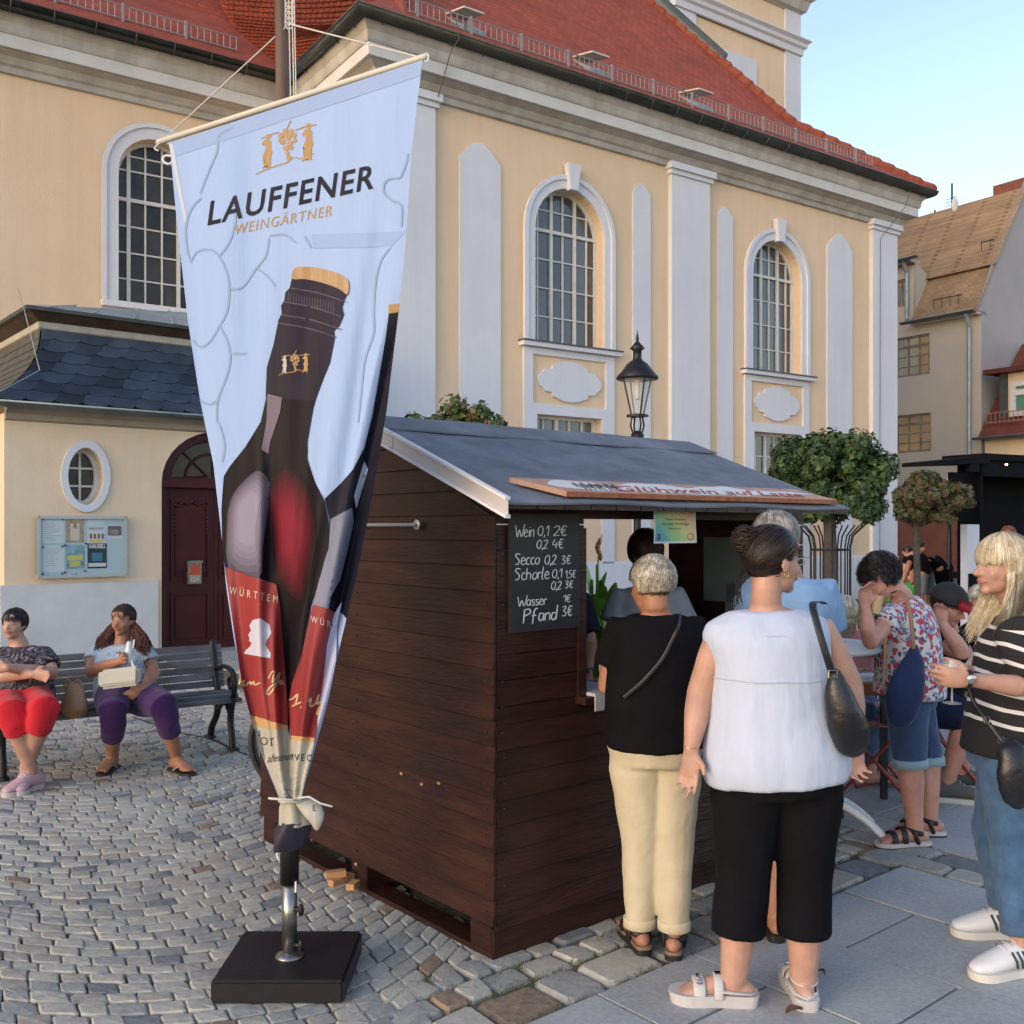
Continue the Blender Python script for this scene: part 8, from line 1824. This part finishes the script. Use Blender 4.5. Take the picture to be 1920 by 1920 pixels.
t = far('worker in black T-shirt with small red print and grey shorts bending towards the green sheet', D, dict(neckb=(1718, 1040), head=(1724, 1026, .1), sh0=(1708, 1047, -.1), sh1=(1730, 1045, .1), el0=(1703, 1062, -.2), wr0=(1698, 1080, -.2), el1=(1715, 1065, .2), wr1=(1712, 1082, .2), hip0=(1728, 1078, -.1), hip1=(1738, 1078, .1), kn0=(1727, 1115, -.1), kn1=(1743, 1115, .1), an0=(1727, 1150), an1=(1745, 1150)), M_bk, cloth_mat('grey_shorts', (.14, .17, .19)))
bm = B(); c = P(1720, 1040, D-.22); ell(bm, c, (.03, .012, .022)); mk('red_print', bm, mat('red_ink', (.4, .05, .05), .6), t)
far('bald worker in black leaning in from the left above the green sheet', 18.8, dict(neckb=(1708, 1040), head=(1702, 1034), sh0=(1700, 1048), sh1=(1716, 1046), el0=(1697, 1064), wr0=(1695, 1080), el1=(1712, 1062), wr1=(1708, 1078), hip0=(1722, 1068), hip1=(1732, 1068), kn0=(1722, 1098), kn1=(1732, 1098), an0=(1722, 1145), an1=(1734, 1145)), M_bk, M_bk, SK_P)
far('worker dressed all in black bending down at the right of the green sheet', 18.2, dict(neckb=(1748, 1047), head=(1740, 1056), sh0=(1744, 1050, -.15), sh1=(1750, 1050, .15), el0=(1740, 1068), wr0=(1736, 1085), el1=(1746, 1068), wr1=(1742, 1085), hip0=(1762, 1066, -.1), hip1=(1768, 1068, .1), kn0=(1764, 1105), kn1=(1770, 1105), an0=(1762, 1145), an1=(1772, 1145)), M_bk, M_bk)
far('person with reddish hair standing by the dark stage, behind the blond hair', 11.0, dict(neckb=(1886, 1030), head=(1890, 1006), sh0=(1862, 1042), sh1=(1912, 1042), el0=(1858, 1095), wr0=(1868, 1140), el1=(1916, 1095), wr1=(1908, 1140), hip0=(1876, 1130), hip1=(1898, 1130), kn0=(1876, 1195), kn1=(1898, 1195), an0=(1876, 1255), an1=(1898, 1255)), M_bk, M_bk, SK_P, (.2, .95, 0), hairmat('auburn', (.10, .03, .015), (.2, .07, .035)), group=None)
# ---- bench: woman with crossed arms
m = bpy.data.materials.new('patterned_blouse'); m.use_nodes = True; nt = m.node_tree; bs = nt.nodes['Principled BSDF']; bs.inputs['Roughness'].default_value = .85; tc = nt.nodes.new('ShaderNodeTexCoord'); nz = nt.nodes.new('ShaderNodeTexNoise'); nz.inputs['Scale'].default_value = 22; nz.inputs['Distortion'].default_value = 2.5; nt.links.new(tc.outputs['Object'], nz.inputs[0])
cr = nt.nodes.new('ShaderNodeValToRGB'); cr.color_ramp.interpolation = 'CONSTANT'; e = cr.color_ramp.elements; e[0].color = (.015, .015, .02, 1); e[1].position = .52; e[1].color = (.16, .17, .2, 1)
for p_, c_ in ((.57, (.015, .015, .02, 1)), (.60, (.20, .07, .09, 1)), (.66, (.4, .4, .42, 1))): x_ = e.new(p_); x_.color = c_
nt.links.new(nz.outputs[0], cr.inputs[0]); nt.links.new(cr.outputs[0], bs.inputs['Base Color']); M_pat = m
m = m.copy(); m.name = 'blue_white_print'; M_bw = m; e = m.node_tree.nodes['Color Ramp'].color_ramp.elements
for x_, c_ in zip(e, ((.34, .42, .47, 1), (.42, .50, .55, 1), (.30, .40, .47, 1), (.07, .13, .24, 1), (.48, .54, .58, 1))): x_.color = c_
D = 6.62
J = dict(neckb=P(36, 1210, D), head=P(27, 1171, D-.02), sh0=P(-4, 1232, D), sh1=P(82, 1230, D), el0=P(-14, 1268, D-.1), wr0=P(62, 1264, D-.30), el1=P(98, 1262, D-.08), wr1=P(14, 1252, D-.36),
         hip0=P(18, 1316, D), hip1=P(62, 1316, D), kn0=P(22, 1336, D-.42), kn1=P(84, 1330, D-.42), an0=P(60, 1448, D-.30), an1=P(48, 1442, D-.26))
M_red2 = cloth_mat('red_capris', (.52, .012, .022), .85, .4, 14)
t, H_, _s = person('woman with black hair, patterned black blouse and red capri trousers sitting with folded arms', J, SK_F,
    [(-.06, .19, .15), (.0, .20, .17), (.2, .20, .17), (.45, .19, .165), (.68, .19, .155), (.84, .185, .12), (.93, .15, .09), (1, .07, .06)], (.058, .046, .028), (.108, .072, .040),
    [dict(k='pants', name='capri_trousers', m=M_red2, len=.33, o=.012, r=(1, 1.02, 1), rend=.078), dict(k='top', name='blouse', m=M_pat, sl=.65, fl=.022)], (.0, -1, .10), fs=.86, hs=.90, vox=.009, seated=True, hands=(((1, -.2, -.1), (0, 0, 1), .5), ((-1, -.1, 0), (0, 0, 1), .5)), feet=((-.45, -1), (.3, -1)), facekw=dict(closed=True))
hair(t, *H_, hairmat('black', (.008, .007, .008), (.02, .016, .018)), 700, .9, 41, whorl=(0, -.2, 1), low=-.07, front=.038, sideb=-.02, puff=1.04, width=.003)
M_pk = mat('pink_slipper', (.52, .33, .36), .7); 
for i in (0, 1): sneaker(t, J['an%d' % i], ((-.45, -1), (.3, -1))[i], .98, M_pk, mat('slipper_sole', (.5, .46, .44), .7))
# ---- bench: woman with bunches
D = 7.0
J = dict(neckb=P(230, 1206, D), head=P(231, 1163, D-.02), sh0=P(182, 1226, D), sh1=P(270, 1226, D), el0=P(172, 1258, D-.08), wr0=P(226, 1240, D-.34), el1=P(288, 1264, D-.04), wr1=P(272, 1288, D-.30),
         hip0=P(212, 1305, D), hip1=P(258, 1305, D), kn0=P(212, 1330, D-.50), kn1=P(306, 1322, D-.46), an0=P(211, 1422, D-.14), an1=P(330, 1416, D-.20))
M_pur = cloth_mat('purple_leggings', (.045, .012, .085), .85, .3, 14)
t, H_, _s = person('seated woman with long reddish bunches, pale blue top and purple leggings holding a bottle', J, SK_T,
    [(-.06, .19, .15), (.0, .205, .17), (.2, .20, .17), (.45, .19, .16), (.68, .19, .155), (.84, .18, .12), (.93, .14, .09), (1, .07, .06)], (.062, .048, .028), (.112, .076, .040),
    [dict(k='pants', name='leggings', m=M_pur, len=.55, o=.014, rend=.070), dict(k='top', name='top', m=M_bw, sl=.42, fl=.025)], (-.15, -1, -.02), hs=.93, vox=.009, seated=True, hands=(((.6, -.5, .3), (-.3, 0, 1), .9), ((-.7, -.5, -.4), (-.5, 0, .8), .4)), feet=((0, -1), (.8, -.7)), facekw={})
M_ab = hairmat('auburn_long', (.035, .014, .010), (.13, .045, .025))
hair(t, *H_, hairmat('dark_brown_parted', (.02, .012, .010), (.05, .025, .018)), 700, .9, 42, whorl=(0, .3, 1), low=-.07, front=.050, sideb=.0, puff=1.02, width=.003)
hc, X, Y, Z, hs = H_
for sx in (-1, 1):
    bm = B(); rr2 = random.Random(50+sx)
    for k in range(420):
        a0 = hc+X*sx*-.078*hs+V(rr2.uniform(-.012, .012), .02, -.025+rr2.uniform(-.012, .012)); ln_ = rr2.uniform(.18, .32); o2 = V(-sx*0, 0, 0)
        d = V((1 if (X*sx*-1).x > 0 else -1)*rr2.uniform(.02, .12), rr2.uniform(-.08, .03), 0); ph = rr2.uniform(0, 6.28); pts = [a0]
        for j in range(1, 8): f = j/7; pts.append(a0+d*math.sin(f*1.9)+V(.008*math.sin(ph+f*14), .008*math.cos(ph+f*13), -ln_*f))
        prev = None
        for j, p in enumerate(pts):
            w_ = .0035*(1-.6*j/7); A, C = bm.verts.new(p+V(-w_, 0, 0)), bm.verts.new(p+V(w_, .001, 0))
            if prev: bm.faces.new((prev[0], prev[1], C, A))
            prev = (A, C)
    mk('hair_bunch', bm, M_ab, t, kind='stuff')
M_ff = mat('flip_flop', (.02, .018, .018), .6)
for i in (0, 1):
    an = J['an%d' % i]; f = ((0, -1), (.8, -.7))[i]; sole(t, an, f, M_ff, 1.0, .015, 0); fp, ff, sd, o = footprint(an, f)
    bm = B(); 
    for s_ in (-1, 1): tube(bm, [o+ff*.15+sd*-.0+V(0, 0, .03), o+ff*.10+sd*s_*.03+V(0, 0, .06), o+ff*.03+sd*s_*.042+V(0, 0, .02)], .004, 6)
    mk('thong', bm, mat('pale_thong', (.45, .40, .34), .5), t, smooth=True)
bt = P(242, 1218, 6.62); bm = B(); lathe(bm, (bt.x, bt.y, bt.z-.085), [(.020, 0), (.024, .006), (.024, .09), (.018, .105), (.018, .125), (.010, .14)], 18); o_ = mk('drink_bottle', bm, mat('white_bottle', (.60, .64, .66), .35), smooth=True, label='white bottle held by the woman with reddish bunches', cat='bottle')
# white handbag on the lap
hb2 = thing('handbag', P(226, 1295, 6.55), 'glossy cream-white handbag lying on the lap of the woman in purple leggings', 'handbag')
bm = B(); c = P(226, 1270, 6.55); box(bm, c, .245, .09, .125, .12, bev=.02); o_ = mk('bag_body', bm, mat('cream_patent', (.56, .55, .47), .25, bump=.2, bs=14), hb2, smooth=False)
for v in o_.data.vertices: v.co.z += .10*(v.co.x)*1.1
bm = B(); box(bm, c+V(0, -.052, .012), .235, .012, .085, .12, bev=.005); o_ = mk('flap', bm, mat('cream_patent', (.56, .55, .47), .25), hb2)
for v in o_.data.vertices: v.co.z += .10*(v.co.x)*1.1
bm = B(); tube(bm, catmull([c+V(.09, 0, .06), P(247, 1238, 6.6), P(251, 1200, 6.75), P(243, 1225, 6.9)]), (.008, .003), 6); mk('strap', bm, mat('cream_patent', (.56, .55, .47), .25), hb2)
# tan handbag on the bench
hb3 = thing('handbag', P(140, 1334, 6.72), 'tan leather handbag standing on the bench between the two seated women', 'handbag')
bm = B(); tube(bm, catmull([P(139, 1332, 6.72), P(139, 1322, 6.72), P(139, 1300, 6.74), P(136, 1284, 6.76)], 3), [(.085, .05), (.092, .055), (.090, .055), (.088, .05), (.082, .045), (.074, .04), (.066, .034), (.06, .028), (.055, .022), (.05, .016)], 18, hint=(1, 0, 0)); o_ = mk('bag_body', bm, mat('tan_leather', (.30, .17, .085), .5, col2=(.38, .23, .125), vs=7, bump=.3, bs=20), hb3, smooth=True); wrinkle(o_, .02, .07)
for dx in (-.03, .04):
    bm = B(); c = P(136+dx*270, 1286, 6.75); tube(bm, catmull([c+V(-.03, 0, -.01), c+V(-.02, 0, .03), c+V(.01, 0, .035), c+V(.03, 0, -.01)]), .006, 6); mk('handle', bm, mat('tan_leather', (.30, .17, .085), .5), hb3, smooth=True)
